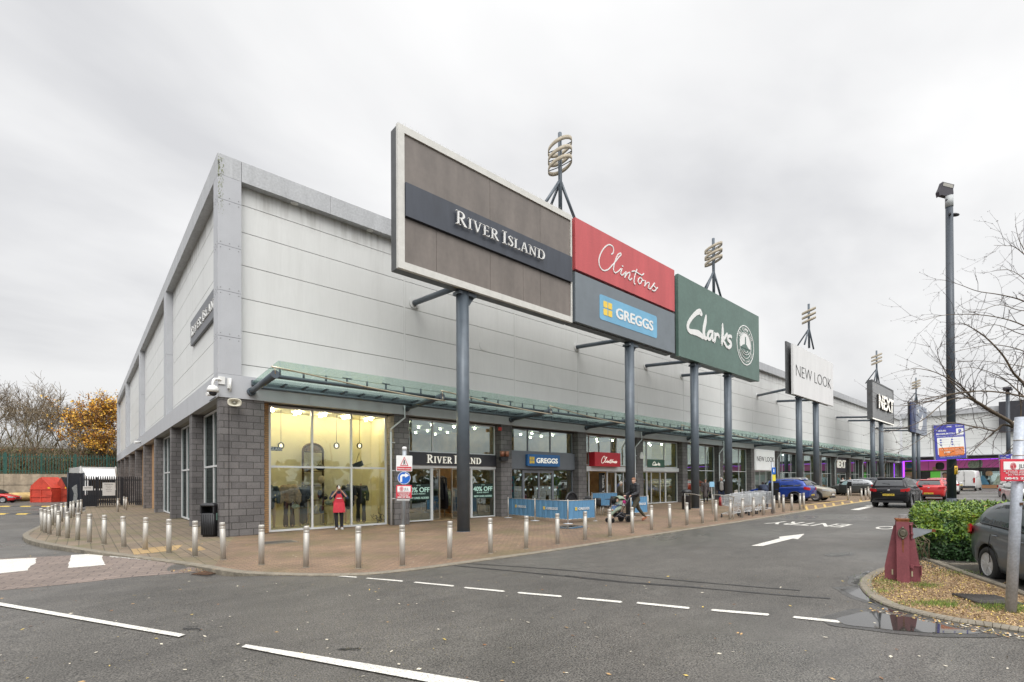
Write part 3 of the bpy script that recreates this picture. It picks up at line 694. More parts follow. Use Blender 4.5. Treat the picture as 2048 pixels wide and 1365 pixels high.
# bay 1: fashion shop entrance
zd = 2.42
t = MB(); t.box((7.08, .36, 2.52), (12.04, .6, 3.08)); t.build('fascia', M_BLKB, B)
window(7.06, 12.06, 3.08, ZT, (8.45, 10.0), (), M_FRM, M_GLASSD, fw=.05)
t = MB(); t.box((7.06, .42, zd-.02), (12.06, .58, 2.518)); t.box((8.38, .44, .06), (8.44, .56, zd-.02)); t.box((10.54, .44, .06), (10.60, .56, zd-.02)); t.build('door_frame', M_FRM, B)
window(7.08, 8.38, .06, 2.4, (), (), M_FRM, M_GLASSD, fw=.05); window(10.6, 12.04, .06, 2.4, (), (), M_FRM, M_GLASSD, fw=.05)
d_ = window(9.55, 10.52, .08, 2.38, (), (), M_BRASS, M_GLASS, yg=.62, fw=.03, name='sliding_door'); window(8.46, 8.9, .08, 2.38, (), (), M_BRASS, M_GLASS, yg=.62, fw=.03, name='sliding_door')
room(7.06, 12.06, 6.0, M_WARMW, M_FLOORS, M_CEIL, 4, slots=4)
# bay 2: bakery
M_GRF = mat('grey_fascia', (.15, .16, .18), .5, amt=.05)
t = MB(); t.box((12.82, .32, 2.43), (17.84, .6, 3.33)); t.build('fascia', M_GRF, B)
window(12.84, 17.82, 3.33, ZT, (14.3, 16.0), (), M_FRMD, M_GLASSD, fw=.05)
window(12.84, 13.95, .2, 2.43, (), (), M_FRMD, M_GLASSD, fw=.05); window(13.95, 16.2, .12, 2.43, (15.1,), (2.28,), M_FRMD, M_GLASSD, fw=.09, name='door'); window(16.2, 17.82, .2, 2.43, (), (), M_FRMD, M_GLASSD, fw=.05)
room(12.84, 17.82, 4.0, M_WARMW, M_FLOORS, M_CEIL, 3, slots=3)
# bay 3: card shop
window(18.6, 23.58, 2.72, ZT, (19.3, 22.0), (), M_FRM, M_GLASSD, fw=.05)
t = MB(); t.box((18.58, .3, 2.38), (23.58, .6, 2.66)); t.build('door_frame', M_FRM, B)
window(18.6, 19.3, .2, 2.38, (), (), M_FRM, M_GLASSD, fw=.05); window(21.9, 23.58, .2, 2.38, (22.7,), (), M_FRM, M_GLASSD, fw=.05); window(21.0, 21.9, .2, 2.38, (), (), M_FRM, M_GLASS, fw=.07, name='sliding_door')
room(18.6, 23.58, 5, M_WARMW, M_FLOORS, M_CEIL, 3, slots=3)
# bay 4: shoe shop
window(24.34, 29.28, 2.70, ZT, (25.35, 27.55), (), M_FRM, M_GLASSD, fw=.06)
t = MB(); t.box((24.34, .34, 2.42), (29.28, .58, 2.68)); t.build('door_frame', M_FRM, B)
window(24.34, 25.35, .22, 2.42, (), (), M_FRM, M_GLASSD, fw=.06); window(27.7, 29.28, .22, 2.42, (), (), M_FRM, M_GLASSD, fw=.06); window(25.35, 27.7, .22, 2.42, (25.9, 27.0), (), M_FRM, M_GLASS, fw=.06, name='door')
room(24.34, 29.28, 4, M_YELW, M_FLOORS, M_CEIL, 3, slots=3)
# remaining bays
XQ = XP+[101.2]
for i in range(4, len(XP)):
    a, b = XP[i]+PW+.02, XQ[i+1]-.02; z0 = gz(a)+.05
    if i == 6: continue
    w_ = (b-a)
    if i == 10:
        t = MB(); t.box((a, .3, 2.75), (b, .6, ZT+.02)); t.build('fascia', M_BLKB, B)
        window(a, b, z0, 2.74, (a+w_*.25, a+w_*.55), (2.5,), M_FRM, M_GLASSD, name='door')
    else: window(a, b, z0, ZT, (a+w_*.3, a+w_*.72), (2.56,), M_FRM, M_GLASSD)
    room(a, b, 3.5, (M_YELW if i in (4, 5, 8) else M_DARKW), M_FLOORS, M_CEIL, 2, slots=2, lm=M_LAMPC)
a, b = XP[6]+PW, XP[7]; window(a+.02, b-.02, gz(a)+.05, 2.7, (a+1.1, a+2.2, a+3.6), (), M_FRM, M_GLASS, name='door'); room(a, b, 4, M_CEIL, M_FLOORS, M_CEIL, 3, slots=3, lm=M_LAMPC)
t = MB(); t.box((a, .45, 2.7), (b, .6, ZB)); t.build('fascia', M_WHT, B)

# side elevation glazing and brick
M_GLS = glassmat('side_glass', (.30, .42, .36), 1.6)
for (a, b) in ((.64, 5.3), (5.98, 11.4), (11.95, 18.55)):
    window(a, b, .05, ZT, (b-1.9,) if a < 1 else (b-1.7,), (2.42,), M_FRM, M_GLS, axis='y', fw=.07)
for (a, b) in ((19.2, 25.6), (26.3, 33), (33.7, 40.2), (40.9, 47.3), (48, 54), (54.7, 60.3)):
    t = MB(); t.box((.5, a, -.05), (.7, b, ZB+.005)); t.build('brick_infill', M_BUFF, B)
t = MB(); t.box((2.2, 2.3, 0), (2.25, 19, 4.5)); t.build('partition', M_DARKW, B)

# downpipes with brackets
M_PIPE = mat('white_downpipe', (.52, .53, .54), .4, amt=.08)
for i, x in enumerate([6.28, 23.45, 35.0, 47.0, 64.8, 76.9, 88.9]):
    z0 = gz(x); t = MB(); t.tube([(x+.45, -.10, 4.98), (x+.47, -.10, 4.45), (x-.12, -.02+.0, 3.95), (x-.12, -.0, 3.8)], .036, 8)
    t.tube([(x-.12, 0.0, 3.83), (x-.12, 0.0, z0+.02)], .045, 8)
    for z in (3.4, 2.25, 1.1): t.box((x-.12, -.02, z-.02), (x+.06, .045, z+.02))
    t.build('downpipe', M_PIPE, B)
# alarm box, red sounder, twin flood lamp
t = MB(); t.prism([(23.95, .0, 3.22), (24.22, .0, 3.22), (24.3, .0, 3.35), (24.16, .0, 3.66), (24.02, .0, 3.66), (23.88, .0, 3.35)], (0, .045, 0)); t.build('alarm_box', M_WHT, B)
M_RED = mat('red_plastic', (.45, .03, .02), .4)
t = MB(); t.bbox((12.0, .02, 4.35), (.16, .1, .16)); t.build('fire_sounder', M_RED, B)
M_COP = mat('copper_lamp', (.30, .13, .08), .4, .4)
for dx in (0, .3):
    t = MB(); t.cyl((12.02+dx, -.12, 3.0), (12.02+dx, -.12, 3.26), .11, .12, 14); t.build('flood_lamp', M_COP, B)
t = MB(); t.box((11.95, -.14, 2.8), (12.4, .05, 2.99)); t.build('lamp_bracket', M_BLK, B)

# ---- canopy: bays between arms
XA = [.98, 6.85, 12.7]+[XP[i]+.62 for i in range(2, 16)]
def arm(x):
    t = MB(); t.cyl((x, -.02, 4.86), (x, -2.72, 4.99), .085, .115, 20); t.cyl((x, -2.72, 4.99), (x, -2.76, 4.99), .12, n=20)
    t.cyl((x, .0, 4.85), (x, -.12, 4.86), .14, .13, 16)
    return t
for i in range(len(XA)-1):
    a, b = XA[i], XA[i+1]
    e = empty('canopy', (0, 0, 0)); reg(e, B)
    arm(a).build('arm', M_DGREY, e)
    t = MB(); t.cyl((a+.05, -2.38, 5.0), (b, -2.38, 5.0), .062, n=12); t.cyl((a+.05, -.62, 4.93), (b, -.62, 4.93), .055, n=12); t.box((a, -.13, 5.07), (b, -.01, 5.24)); t.build('beam', M_DGREY, e)
    w_ = b-a
    BK = MB() if i >= 6 else None
    for k in range(8):
        x = a+w_*(.04+.96*(k+.0)/8)
        t = BK or MB(); t.cyl((x, -2.38, 5.0), (x, -2.38, 5.235), .034, n=8)
        if k in (3, 5): t.box((x-.15, -2.41, 5.235), (x+.15, -2.35, 5.255))
        if not BK: t.build('bracket', M_DGREY, e); t = MB()
        t.cyl((x, -.62, 4.93), (x, -.62, 5.135), .034, n=8); t.box((x-.05, -.66, 5.12), (x+.05, -.12, 5.15))
        if not BK: t.build('bracket', M_DGREY, e)
    if BK: tag(BK.build('bracket', M_DGREY, e), kind='stuff')
    t = MB()
    n_ = 4
    for k in range(n_):
        x0, x1 = a+w_*k/n_+.012, a+w_*(k+1)/n_-.012
        t.prism([(x0, -.10, 5.165), (x1, -.10, 5.165), (x1, -3.0, 5.33), (x0, -3.0, 5.33)], (0, 0, .014))
    t.build('glass_panel', M_CGL, e)
    pts = []
    for k in range(17):
        s_ = k/16; z = 5.19-.36*(s_*s_*(3-2*s_)) + .0; z += -.0
        pts.append((a-.12+(w_+.22)*s_, -2.80+.22*math.sin(math.pi*s_), z-.02*math.sin(2*math.pi*s_)))
    t = MB(); t.tube(pts, .026, 8); t.cyl((a, -2.76, 5.0), (a-.02, -2.78, 5.19), .015, n=6); t.cyl((b, -2.76, 5.0), (b+.02, -2.78, 4.83), .015, n=6)
    t.tube([pts[8], (pts[8][0], -2.38, 5.0)], .014, 6); t.build('handrail', M_BRASS, e)
e = empty('canopy', (0, 0, 0)); reg(e, B); arm(XA[-1]).build('arm', M_DGREY, e)

# ---------------------------------------------------------------- perpendicular far terrace
F = empty('far_retail_building', (LX, 0, 0), 0, 'far retail terrace across the end of the car park with bright pink picture windows', 'building')
z0 = gz(LX)
t = MB()
for a, b in zip(range(0, 48, 6), range(6, 54, 6)):
    for c, d in zip([5.5, 6.9, 8.2, 9.5, 10.8], [6.9, 8.2, 9.5, 10.8, 12.2]): t.box((.0, -b+.012, c+.012), (.05, -a-.012, d-.012))
t.build('cladding', M_PAN, F)
t = MB(); t.box((.06, -48, 0), (.2, 0, 12.2)); t.build('backing_wall', M_GAP, F)
t = MB(); t.box((-.35, -48, 12.2), (.5, .2, 13.0)); t.build('parapet', M_GREYD, F)
t = MB(); t.box((-.3, -48, 4.95), (.1, 0, 5.45)); t.box((-2.6, -48, 5.45), (.0, 0, 5.55)); t.build('canopy', M_GREY, F)
t = MB(); t.cyl((-1.5, -47, 5.25), (-1.5, 0, 5.25), .09, n=8); t.cyl((-2.4, -47, 5.35), (-2.4, 0, 5.35), .09, n=8); t.build('canopy_tube', M_DGREY, F)
t = MB(); t.box((-.1, -48, z0), (.0, -.2, z0+.5)); t.build('plinth', mat('orange_plinth', (.45, .24, .12), .7), F)
M_PINK = mat('pink_poster', (.42, .08, .26), .5, amt=.15, scale=.6, emit=(.6, .12, .38), es=.22)
M_PURP = mat('purple_light_strip', (.3, .02, .6), .5, emit=(.42, .06, 1), es=2.2)
M_BLUEP = mat('teal_cushion', (.08, .22, .32), .7, amt=.3, scale=2); M_TANP = mat('tan_poster', (.40, .27, .16), .7, amt=.4, scale=1.5); M_BLKP = mat('dark_poster', (.03, .03, .03), .6, amt=.5)
M_GRNP = mat('green_poster', (.12, .50, .06), .5, amt=.1, emit=(.14, .6, .08), es=.25); M_LEAFP = mat('leafy_strip', (.05, .12, .02), .8, amt=.7, scale=6); M_WP = mat('white_poster', (.6, .6, .58), .6, amt=.1)
M_CHK = mat('patterned_cushion', (.35, .42, .33), .7, amt=.7, scale=9); M_DOTG = mat('mint_pattern', (.18, .42, .33), .7, amt=.6, scale=7)
def posterbox(nm, y0, y1, za, zb, mt, x=-.14):
    t = MB(); t.box((x, -y1, za), (x+.03, -y0, zb)); return t.build(nm, mt, F)
def blob(nm, y0, y1, za, zb, mt, x=-.17, n=18, sq=3):
    t = MB(); cy, cz = -(y0+y1)/2, (za+zb)/2; a, b = (y1-y0)/2, (zb-za)/2; P = []
    for k in range(n):
        th = 2*math.pi*k/n; c, s_ = math.cos(th), math.sin(th); P.append((x, cy+a*math.copysign(abs(c)**(2/sq), c), cz+b*math.copysign(abs(s_)**(2/sq), s_)))
    t.prism(P, (.03, 0, 0)); return t.build(nm, mt, F)
t = MB(); t.box((-.10, -.28, z0+.45), (-.06, -.04, 5.0)); t.box((-.10, -48, 4.88), (-.06, -.3, 4.95)); t.build('light_strip', M_PURP, F)
posterbox('poster', .3, 1.6, 3.5, 4.88, M_TANP); blob('poster_cushion', .5, 1.3, 3.7, 4.6, M_BLUEP); posterbox('poster', 1.62, 3.4, 3.3, 4.88, M_PINK)
posterbox('poster', 3.45, 6.7, 3.3, 4.88, M_PINK); blob('poster_cushion', 4.3, 5.4, 3.35, 4.6, M_BLKP); blob('poster_cushion', 3.9, 4.5, 3.3, 3.9, M_TANP)
posterbox('poster', 6.75, 9.6, 3.6, 4.88, M_PINK); blob('poster_cushion', 8.2, 9.55, 3.55, 4.7, M_CHK); posterbox('poster', 9.65, 12.3, 3.6, 4.88, M_PINK); blob('poster_cushion', 9.2, 9.9, 3.6, 4.8, M_CHK, x=-.2); posterbox('poster', 12.35, 30, 3.6, 4.88, M_PINK)
posterbox('leaf_strip', .3, 6.7, 3.1, 3.3, M_LEAFP); posterbox('dark_band', 6.75, 30, 3.0, 3.6, M_BLKP)
posterbox('poster', .3, 1.9, 1.6, 3.1, M_TANP); posterbox('poster', 1.95, 3.6, 1.2, 3.1, M_BLKP); posterbox('poster', 3.65, 4.9, .9, 3.1, M_GRNP); posterbox('poster', 4.9, 6.0, .9, 3.1, M_WP)
blob('poster_figure', 5.05, 5.85, .9, 2.3, M_BLKP, sq=2.5); blob('poster_figure', 5.2, 5.7, 2.1, 2.75, mat('skin_print', (.35, .2, .13), .7), x=-.19, sq=2); blob('poster_figure', 5.1, 5.8, 2.4, 2.95, M_BLKP, x=-.16, sq=2)
t = MB(); t.box((-.12, -30, z0+.5), (-.09, -6.75, 3.0)); t.build('pane', M_GLASSD, F)
t = MB(); t.box((1.5, -30, z0), (1.6, -6.75, 3.0)); t.build('interior', M_DARKW, F)
for y in (9.6, 12.3, 15.2): posterbox('mullion', y-.05, y+.05, z0+.5, 4.88, M_BLKP, x=-.22)
for (y, h_, mt) in ((8.9, 1.7, M_DOTG), (9.9, 1.4, M_BLUEP), (12.9, 1.5, M_CHK), (11.7, 1.4, M_CHK)):
    t = MB(); t.prism([(-.16, -y-.75, z0+.55), (-.16, -y+.75, z0+.55), (-.16, -y+.12, z0+.55+h_), (-.16, -y-.12, z0+.55+h_)], (.03, 0, 0)); t.build('window_picture', mt, F)
for (y, z) in ((8.1, 2.6), (10.6, 2.7), (13.4, 2.5)): blob('window_picture', y-.4, y+.4, z-.4, z+.35, M_TANP, x=-.19)
posterbox('mullion', 6.72, 6.95, z0, 4.9, M_DGREY, x=-.5)
# ---------------------------------------------------------------- lettering
# serif capitals drawn stroke by stroke: (points, width) in a unit-high box; serifs are short bars
TK, TN, SF = .125, .048, .04
def bar(x0, x1, y): return ([(x0, y), (x1, y)], SF)
def arc(cx, cy, rx, ry, a0, a1, n=10): return [(cx+rx*math.cos(R_(a0+(a1-a0)*k/n)), cy+ry*math.sin(R_(a0+(a1-a0)*k/n))) for k in range(n+1)]
SER = {
 'I': (.36, [([(.18, .0), (.18, 1)], TK), bar(.02, .34, .022), bar(.02, .34, .978)]),
 'R': (.74, [([(.18, 0), (.18, 1)], TK), bar(.02, .34, .022), bar(.02, .3, .978), ([(.18, .97)]+arc(.32, .74, .22, .23, 90, -90)+[(.18, .51)], [.05, .06, .07, .09, .12, .14, .15, .14, .12, .09, .07, .06, .05, .05]), ([(.34, .51), (.60, .06), (.74, .0)], [.12, .15, .04])]),
 'V': (.78, [([(.14, 1), (.40, 0)], TK), ([(.66, 1), (.41, 0)], TN), bar(.0, .28, .978), bar(.54, .78, .978)]),
 'E': (.62, [([(.18, 0), (.18, 1)], TK), bar(.02, .3, .022), bar(.02, .3, .978), ([(.2, .975), (.55, .975)], .05), ([(.2, .52), (.47, .52)], .05), ([(.2, .025), (.56, .025)], .05), ([(.54, 1), (.54, .83)], .04), ([(.47, .6), (.47, .44)], .04), ([(.57, 0), (.59, .2)], .04)]),
 'S': (.52, [(catmull([(.42, .82), (.36, .94), (.24, .98), (.12, .90), (.10, .76), (.22, .60), (.36, .46), (.44, .30), (.38, .10), (.24, .02), (.12, .08), (.06, .22)], 3), [.04]*6+[.06]*3+[.09]*3+[.12]*3+[.14]*3+[.14]*3+[.12]*3+[.09]*3+[.06]*4+[.04]*3), ([(.43, .97), (.43, .76)], .035), ([(.06, .03), (.06, .26)], .035)]),
 'L': (.58, [([(.18, 0), (.18, 1)], TK), bar(.02, .34, .022), bar(.02, .34, .978), ([(.2, .025), (.54, .025)], .05), ([(.54, 0), (.57, .2)], .04)]),
 'A': (.78, [([(.40, 1), (.66, .0)], TK), ([(.39, 1), (.12, 0)], TN), ([(.22, .34), (.55, .34)], .045), bar(.0, .25, .022), bar(.52, .8, .022)]),
 'N': (.84, [([(.16, 0), (.16, 1)], TN), ([(.12, .97), (.68, .02)], TK), ([(.68, 0), (.68, 1)], TN), bar(.02, .3, .022), bar(.0, .2, .978), bar(.54, .82, .978)]),
 'D': (.82, [([(.18, 0), (.18, 1)], TK), bar(.02, .3, .022), bar(.02, .3, .978), ([(.18, .97), (.34, .97)]+arc(.36, .5, .36, .47, 90, -90)+[(.34, .03), (.18, .03)], [.05, .05, .05, .07, .10, .13, .15, .16, .15, .13, .10, .07, .05, .05, .05])]),
}
def serif(mb, s, x0, x1, y0, h, th):
    L_ = []; x = 0
    for w_ in s.split(' '):
        for i, ch in enumerate(w_):
            k = 1.0 if i == 0 else .8
            L_.append((ch, x, k)); x += (SER[ch][0]+.07)*k
        x += .22
    tot = x-.29; sc = (x1-x0)/tot
    for ch, x, k in L_:
        for p, w in SER[ch][1]:
            P = [(x0+(x+(q[0]*k))*sc, y0+q[1]*k*h) for q in p]
            ws = [a*k*(sc+h)/2 for a in (w if isinstance(w, list) else [w]*len(P))]; ws = (ws+[ws[-1]]*len(P))[:len(P)]
            mb.ribbon(P, ws, th)
def yframe(y, flip=1): return frame((0, y, 0), (1, 0, 0), (0, 0, 1))     # local x=X, y=Z, normal -Y
def ptsY(y, L_): return [(lambda p: (p.x, p.z))(atY(a, b, y)) for a, b in L_]

# script lettering, measured on the board and stored as real board coordinates
def zoomY(L_, ox, oy, k, y): return ptsY(y, [(ox+a*k, oy+b*k) for a, b in L_])
CK = .1978
CLINTONS = [[(412, 400), (428, 392), (437, 360), (425, 320), (385, 305), (335, 345), (300, 410), (288, 470), (300, 530), (335, 565), (380, 555), (415, 520), (450, 480), (490, 430), (512, 405), (505, 390), (480, 405), (455, 460), (437, 530), (437, 570), (455, 588), (485, 572), (512, 545)],
 [(522, 545), (508, 590), (514, 610), (530, 608), (552, 585)], [(520, 520), (532, 522)], [(562, 575), (548, 640)], [(550, 632), (572, 598), (598, 585), (598, 615), (588, 645), (602, 660), (622, 645)],
 [(672, 552), (652, 610), (642, 670), (645, 700), (655, 700)], [(617, 575), (650, 572), (690, 598), (722, 612), (742, 595)], [(716, 642), (694, 642), (682, 672), (692, 698), (712, 690), (722, 660), (714, 640), (724, 662), (745, 668)],
 [(758, 668), (748, 728)], [(750, 718), (772, 692), (793, 690), (790, 725), (788, 745), (806, 750), (828, 722), (850, 692)], [(850, 692), (838, 708), (842, 724), (862, 745), (858, 765), (840, 772), (822, 762)], [(862, 755), (880, 738)]]
CLARKS = [([(348, 500), (335, 480), (300, 490), (245, 545), (208, 605), (198, 660), (220, 700), (270, 712), (320, 728), (368, 765)], [30, 34, 26, 22, 22, 24, 26, 30, 36, 28]),
 ([(405, 525), (398, 590), (382, 670), (380, 725), (392, 775), (412, 782)], [14, 26, 28, 26, 26, 18]),
 ([(475, 705), (445, 705), (425, 745), (430, 785), (448, 792), (465, 765), (480, 712), (476, 760), (480, 800), (496, 812)], [16, 18, 20, 20, 18, 14, 16, 18, 20, 14]),
 ([(505, 725), (508, 775), (500, 818)], [16, 20, 18]), ([(506, 790), (516, 750), (533, 736), (548, 752), (552, 780)], [10, 15, 20, 18, 8]),
 ([(592, 618), (594, 700), (588, 780), (584, 852)], [12, 24, 24, 16]), ([(645, 728), (615, 775), (600, 800), (618, 840), (640, 882)], [14, 20, 18, 20, 16]),
 ([(692, 765), (670, 755), (650, 775), (658, 805), (682, 830), (685, 865), (662, 888), (635, 872)], [20, 18, 20, 22, 24, 22, 20, 12])]
def clintons(mb, y, dx=0, dz=0, sc=1, cx=0, cz=0, w=.058, th=.012):
    for st in CLINTONS:
        P = catmull(zoomY(st, 1140, 430, CK, -4.35), 4)
        mb.ribbon([(dx+(p.x-cx)*sc, dz+(p.y-cz)*sc) for p in P], [w*sc]*len(P), th)
def clarks(mb, dx=0, dz=0, sc=1, cx=0, cz=0, th=.02):
    for st, ws in CLARKS:
        P = catmull(zoomY(st, 1340, 540, .1757, -4.35), 4); W = []
        for i in range(len(ws)-1): W += [ws[i]+(ws[i+1]-ws[i])*k/4 for k in range(4)]
        W.append(ws[-1]); mb.ribbon([(dx+(p.x-cx)*sc, dz+(p.y-cz)*sc) for p in P], [q*.0105*sc for q in W], th)
        for q, w in ((P[0], W[0]), (P[-1], W[-1])):
            r = w*.0105*sc/2; X, Z = dx+(q.x-cx)*sc, dz+(q.y-cz)*sc
            mb.poly([(X+r*math.cos(2*math.pi*k/12), Z+r*math.sin(2*math.pi*k/12), th) for k in range(12)])

M_LETW = mat('white_lettering', (.74, .74, .72), .4, amt=.03)
M_LETL = mat('lit_white_lettering', (.9, .88, .8), .4, emit=(1, .95, .85), es=.35)
M_TAUPE = mat('taupe_sign_panel', (.165, .142, .125), .5, amt=.2, scale=1.6, stretch=(1, 1, .25), amt2=.05, scale2=6)
M_NAVY = mat('charcoal_sign_band', (.043, .05, .066), .45, amt=.15, scale=2, stretch=(2, 2, .4))
M_REDS = mat('faded_red_panel', (.50, .085, .09), .5, amt=.12, scale=1.0, stretch=(1.5, 1, .25), amt2=.05, scale2=14)
M_SLATE = mat('slate_sign_panel', (.155, .18, .20), .45, amt=.08, scale=1.5)
M_GREENS = mat('dark_green_sign_panel', (.088, .15, .125), .42, amt=.10, scale=1, amt2=.08, scale2=5)
M_LBLUE = mat('light_blue_panel', (.16, .39, .57), .45, amt=.1, scale=1)
M_YSQ = mat('yellow_square', (.80, .56, .08), .45, amt=.04)
M_WSIGN = mat('white_sign_panel', (.70, .70, .69), .4, amt=.06, scale=1.5, stretch=(2, 1, .3))
M_DFR = mat('dark_sign_frame', (.075, .078, .08), .45, amt=.2, scale=3)
M_GSIGN = mat('mid_grey_sign_panel', (.22, .225, .225), .4, amt=.1, scale=1)
M_LFR = mat('pale_sign_frame', (.60, .59, .55), .5, amt=.07, scale=3, amt2=.04, scale2=9)
M_BLACKL = mat('black_lettering', (.02, .02, .02), .5)
M_LG = mat('bakery_blue_panel', (.03, .14, .36), .35, amt=.08)

YC = -4.0
def column(x, e, top=8.62, r=.23, off=-4.0):
    t = MB(); z0 = gz(x)-.03; t.cyl((x, off, z0), (x, off, top), r, n=28); t.cyl((x, off, z0), (x, off, z0+.04), r+.02, n=28); t.build('column', M_DGREY, e)
    t = MB(); t.box((x-r-.05, off-.2, 8.42), (x+r+.25, off+.2, 8.53)); t.prism([(x+r-.02, off-.05, 8.5), (x+r+.3, off-.05, 8.5), (x+r-.02, off-.05, 8.05)], (0, .1, 0)); t.build('bracket', M_DGREY, e)
def strut(x, e, z=9.5, r=.11, dx=0):
    t = MB(); t.cyl((x, .29, z), (x+dx, -3.8, z-.35), r, n=14); t.build('strut', M_DGREY, e)
    t = MB(); t.cyl((x, .30, z), (x, .26, z), .24, n=20); t.build('strut_collar', M_PAN, e)
def board(x0, x1, z0, z1, fm, pm, e, fw=.2, y0=-4.35, dep=.5, border=True, back=M_DFR):
    t = MB(); t.box((x0+.02, y0+.12, z0+.02), (x1-.02, y0+dep, z1-.02)); t.build('sign_box', back, e)
    if border:
        t = MB()
        for q in (((x0, y0, z0), (x1, y0+.12, z0+fw)), ((x0, y0, z1-fw), (x1, y0+.12, z1)), ((x0, y0, z0+fw), (x0+fw, y0+.12, z1-fw)), ((x1-(fw if x0 > 5 else .07), y0, z0+fw), (x1, y0+.12, z1-fw))): t.box(*q)
        t.build('frame', fm, e); i = fw+.004; y1 = y0+.05
    else: i = 0; y1 = y0
    return i, y1
# fashion sign nearest the corner
s = empty('shop_sign', (0, 0, 0), 0, 'huge taupe sign board reading RIVER ISLAND on a dark band, raised on one column', 'shop sign', None)
i, y1 = board(4.17, 12.42, 8.56, 13.17, M_LFR, M_TAUPE, s, .235)
t = MB()
for a, b in zip([4.41, 5.62, 7.95, 9.6, 10.55], [5.62, 7.95, 9.6, 10.55, 12.34]):
    t.box((a+.006, y1, 8.80), (b-.006, y1+.06, 10.25)); 
for a, b in zip([4.41, 7.95, 10.55], [7.95, 10.55, 12.34]): t.box((a+.006, y1, 11.37), (b-.006, y1+.06, 12.93))
t.build('panel', M_TAUPE, s)
t = MB(); t.box((4.42, y1-.10, 10.27), (12.36, y1+.055, 11.35)); t.build('sign_band', M_NAVY, s)
t = MB(); t.M = yframe(y1-.17); serif(t, 'RIVER ISLAND', 6.27, 10.6, 10.63, .47, .045); t.build('lettering', M_LETW, s)
t = MB()
for k in range(70):
    x = 4.25+8.1*k/69; t.cyl((x, -4.3, 13.17), (x+.03*((k % 2)*2-1), -4.33, 13.27), .003, n=3)
tag(t.build('bird_spikes', M_SST, s), kind='stuff')
column(6.9, s); strut(7.43, s, 9.5, .115)
# card shop + bakery double sign
s = empty('shop_sign', (0, 0, 0), 0, 'faded red sign board with white script Clintons, directly above the slate bakery board', 'shop sign')
board(12.62, 20.72, 10.93, 13.17, None, None, s, border=False, y0=-4.3, back=M_LFR)
t = MB(); t.box((12.62, -4.36, 10.93), (20.72, -4.185, 13.17)); t.build('panel', M_REDS, s)
t = MB(); t.M = yframe(-4.365); clintons(t, 0); t.build('lettering', M_LETW, s)
s = empty('shop_sign', (0, 0, 0), 0, 'slate grey sign board with light blue GREGGS panel', 'shop sign')
board(12.54, 20.7, 8.6, 10.85, None, None, s, border=False, y0=-4.3)
t = MB(); t.box((12.6, -4.36, 8.66), (20.7, -4.185, 10.80)); t.build('panel', M_SLATE, s)
def rrect(mb, x0, x1, z0, z1, r, th):
    P = []
    for cx, cz, a in ((x1-r, z1-r, 0), (x0+r, z1-r, 90), (x0+r, z0+r, 180), (x1-r, z0+r, 270)): P += [(cx+r*math.cos(R_(a+q)), cz+r*math.sin(R_(a+q)), 0) for q in range(0, 91, 18)]
    mb.prism(P, (0, 0, th))
t = MB(); t.M = yframe(-4.36); rrect(t, 14.25, 18.95, 9.12, 10.26, .12, .012); t.build('logo_panel', M_LBLUE, s)
def greggs(e, M, x0, x1, z0, z1, th=.012, lm=M_LETW):
    h = z1-z0; w = x1-x0; t = MB(); t.M = M; a = h*.255; g = h*.05; cx, cz = x0+w*.125, (z0+z1)/2
    for sx_ in (-1, 1):
        for sz in (-1, 1): rrect(t, cx+(g/2 if sx_ > 0 else -g/2-a), cx+(g/2+a if sx_ > 0 else -g/2), cz+(g/2 if sz > 0 else -g/2-a), cz+(g/2+a if sz > 0 else -g/2), a*.12, th)
    t.build('yellow_squares', M_YSQ, e)
    t = MB(); t.M = M; text(t, 'GREGGS', h*.44, (x0+w*.26, cz-h*.22), w=w*.66, bold=.075 if w > 3 else .05, th=th); t.build('lettering', lm, e)
greggs(s, yframe(-4.373), 14.25, 18.95, 9.12, 10.26)
column(17.04, s); strut(18.04, s); 
# shoe shop
s = empty('shop_sign', (0, 0, 0), 0, 'dark green sign board with white Clarks script and a round crest', 'shop sign')
board(21.15, 31.7, 8.6, 13.1, None, None, s, border=False, y0=-4.3)
t = MB(); t.box((21.1, -4.36, 8.6), (31.75, -4.185, 13.1)); t.build('panel', M_GREENS, s)
t = MB(); t.M = yframe(-4.364); clarks(t); t.build('lettering', M_LETW, s)
t = MB(); cx, cz = 29.55, 10.70; t.M = frame((cx, -4.364, cz), (1, 0, 0), (0, 0, 1))
for r, w in ((1.28, .07), (.86, .035)): t.ribbon(arc(0, 0, r, r, 0, 360, 48), w, .012)
t.prism([(p[0]*.8, p[1]*.8, 0) for p in arc(0, 0, 1, 1, -12, 192, 24)], (0, 0, .010))
for k, ch in enumerate('C&J CLARK LTD'):
    a = 150-120*k/12; t2 = MB(); text(t2, ch, .2, (0, 0), align='CENTER', bold=.02, th=.012)
    Mr = t.M @ Matrix.Rotation(R_(a-90), 4, 'Z') @ Matrix.Translation((0, .97, 0)); o_ = t.M; t.M = Matrix(); t.add([Mr @ v for v in t2.v], t2.f); t.M = o_
for k, ch in enumerate('SHOEMAKERS SINCE 1825'):
    a = 205+130*k/20; t2 = MB(); text(t2, ch, .14, (0, 0), align='CENTER', bold=.01, th=.012)
    Mr = t.M @ Matrix.Rotation(R_(a+90), 4, 'Z') @ Matrix.Translation((0, -1.14, 0)); o_ = t.M; t.M = Matrix(); t.add([Mr @ v for v in t2.v], t2.f); t.M = o_
for a0, r in ((0, .30), (0, .52)): t.ribbon([(r*1.15*math.cos(R_(q)), -.28+r*.6*math.sin(R_(q))*1.1, 0) for q in range(200, 345, 12)], .035, .016)
t.build('crest', M_LETW, s)
t = MB(); t.M = frame((cx, -4.378, cz), (1, 0, 0), (0, 0, 1))
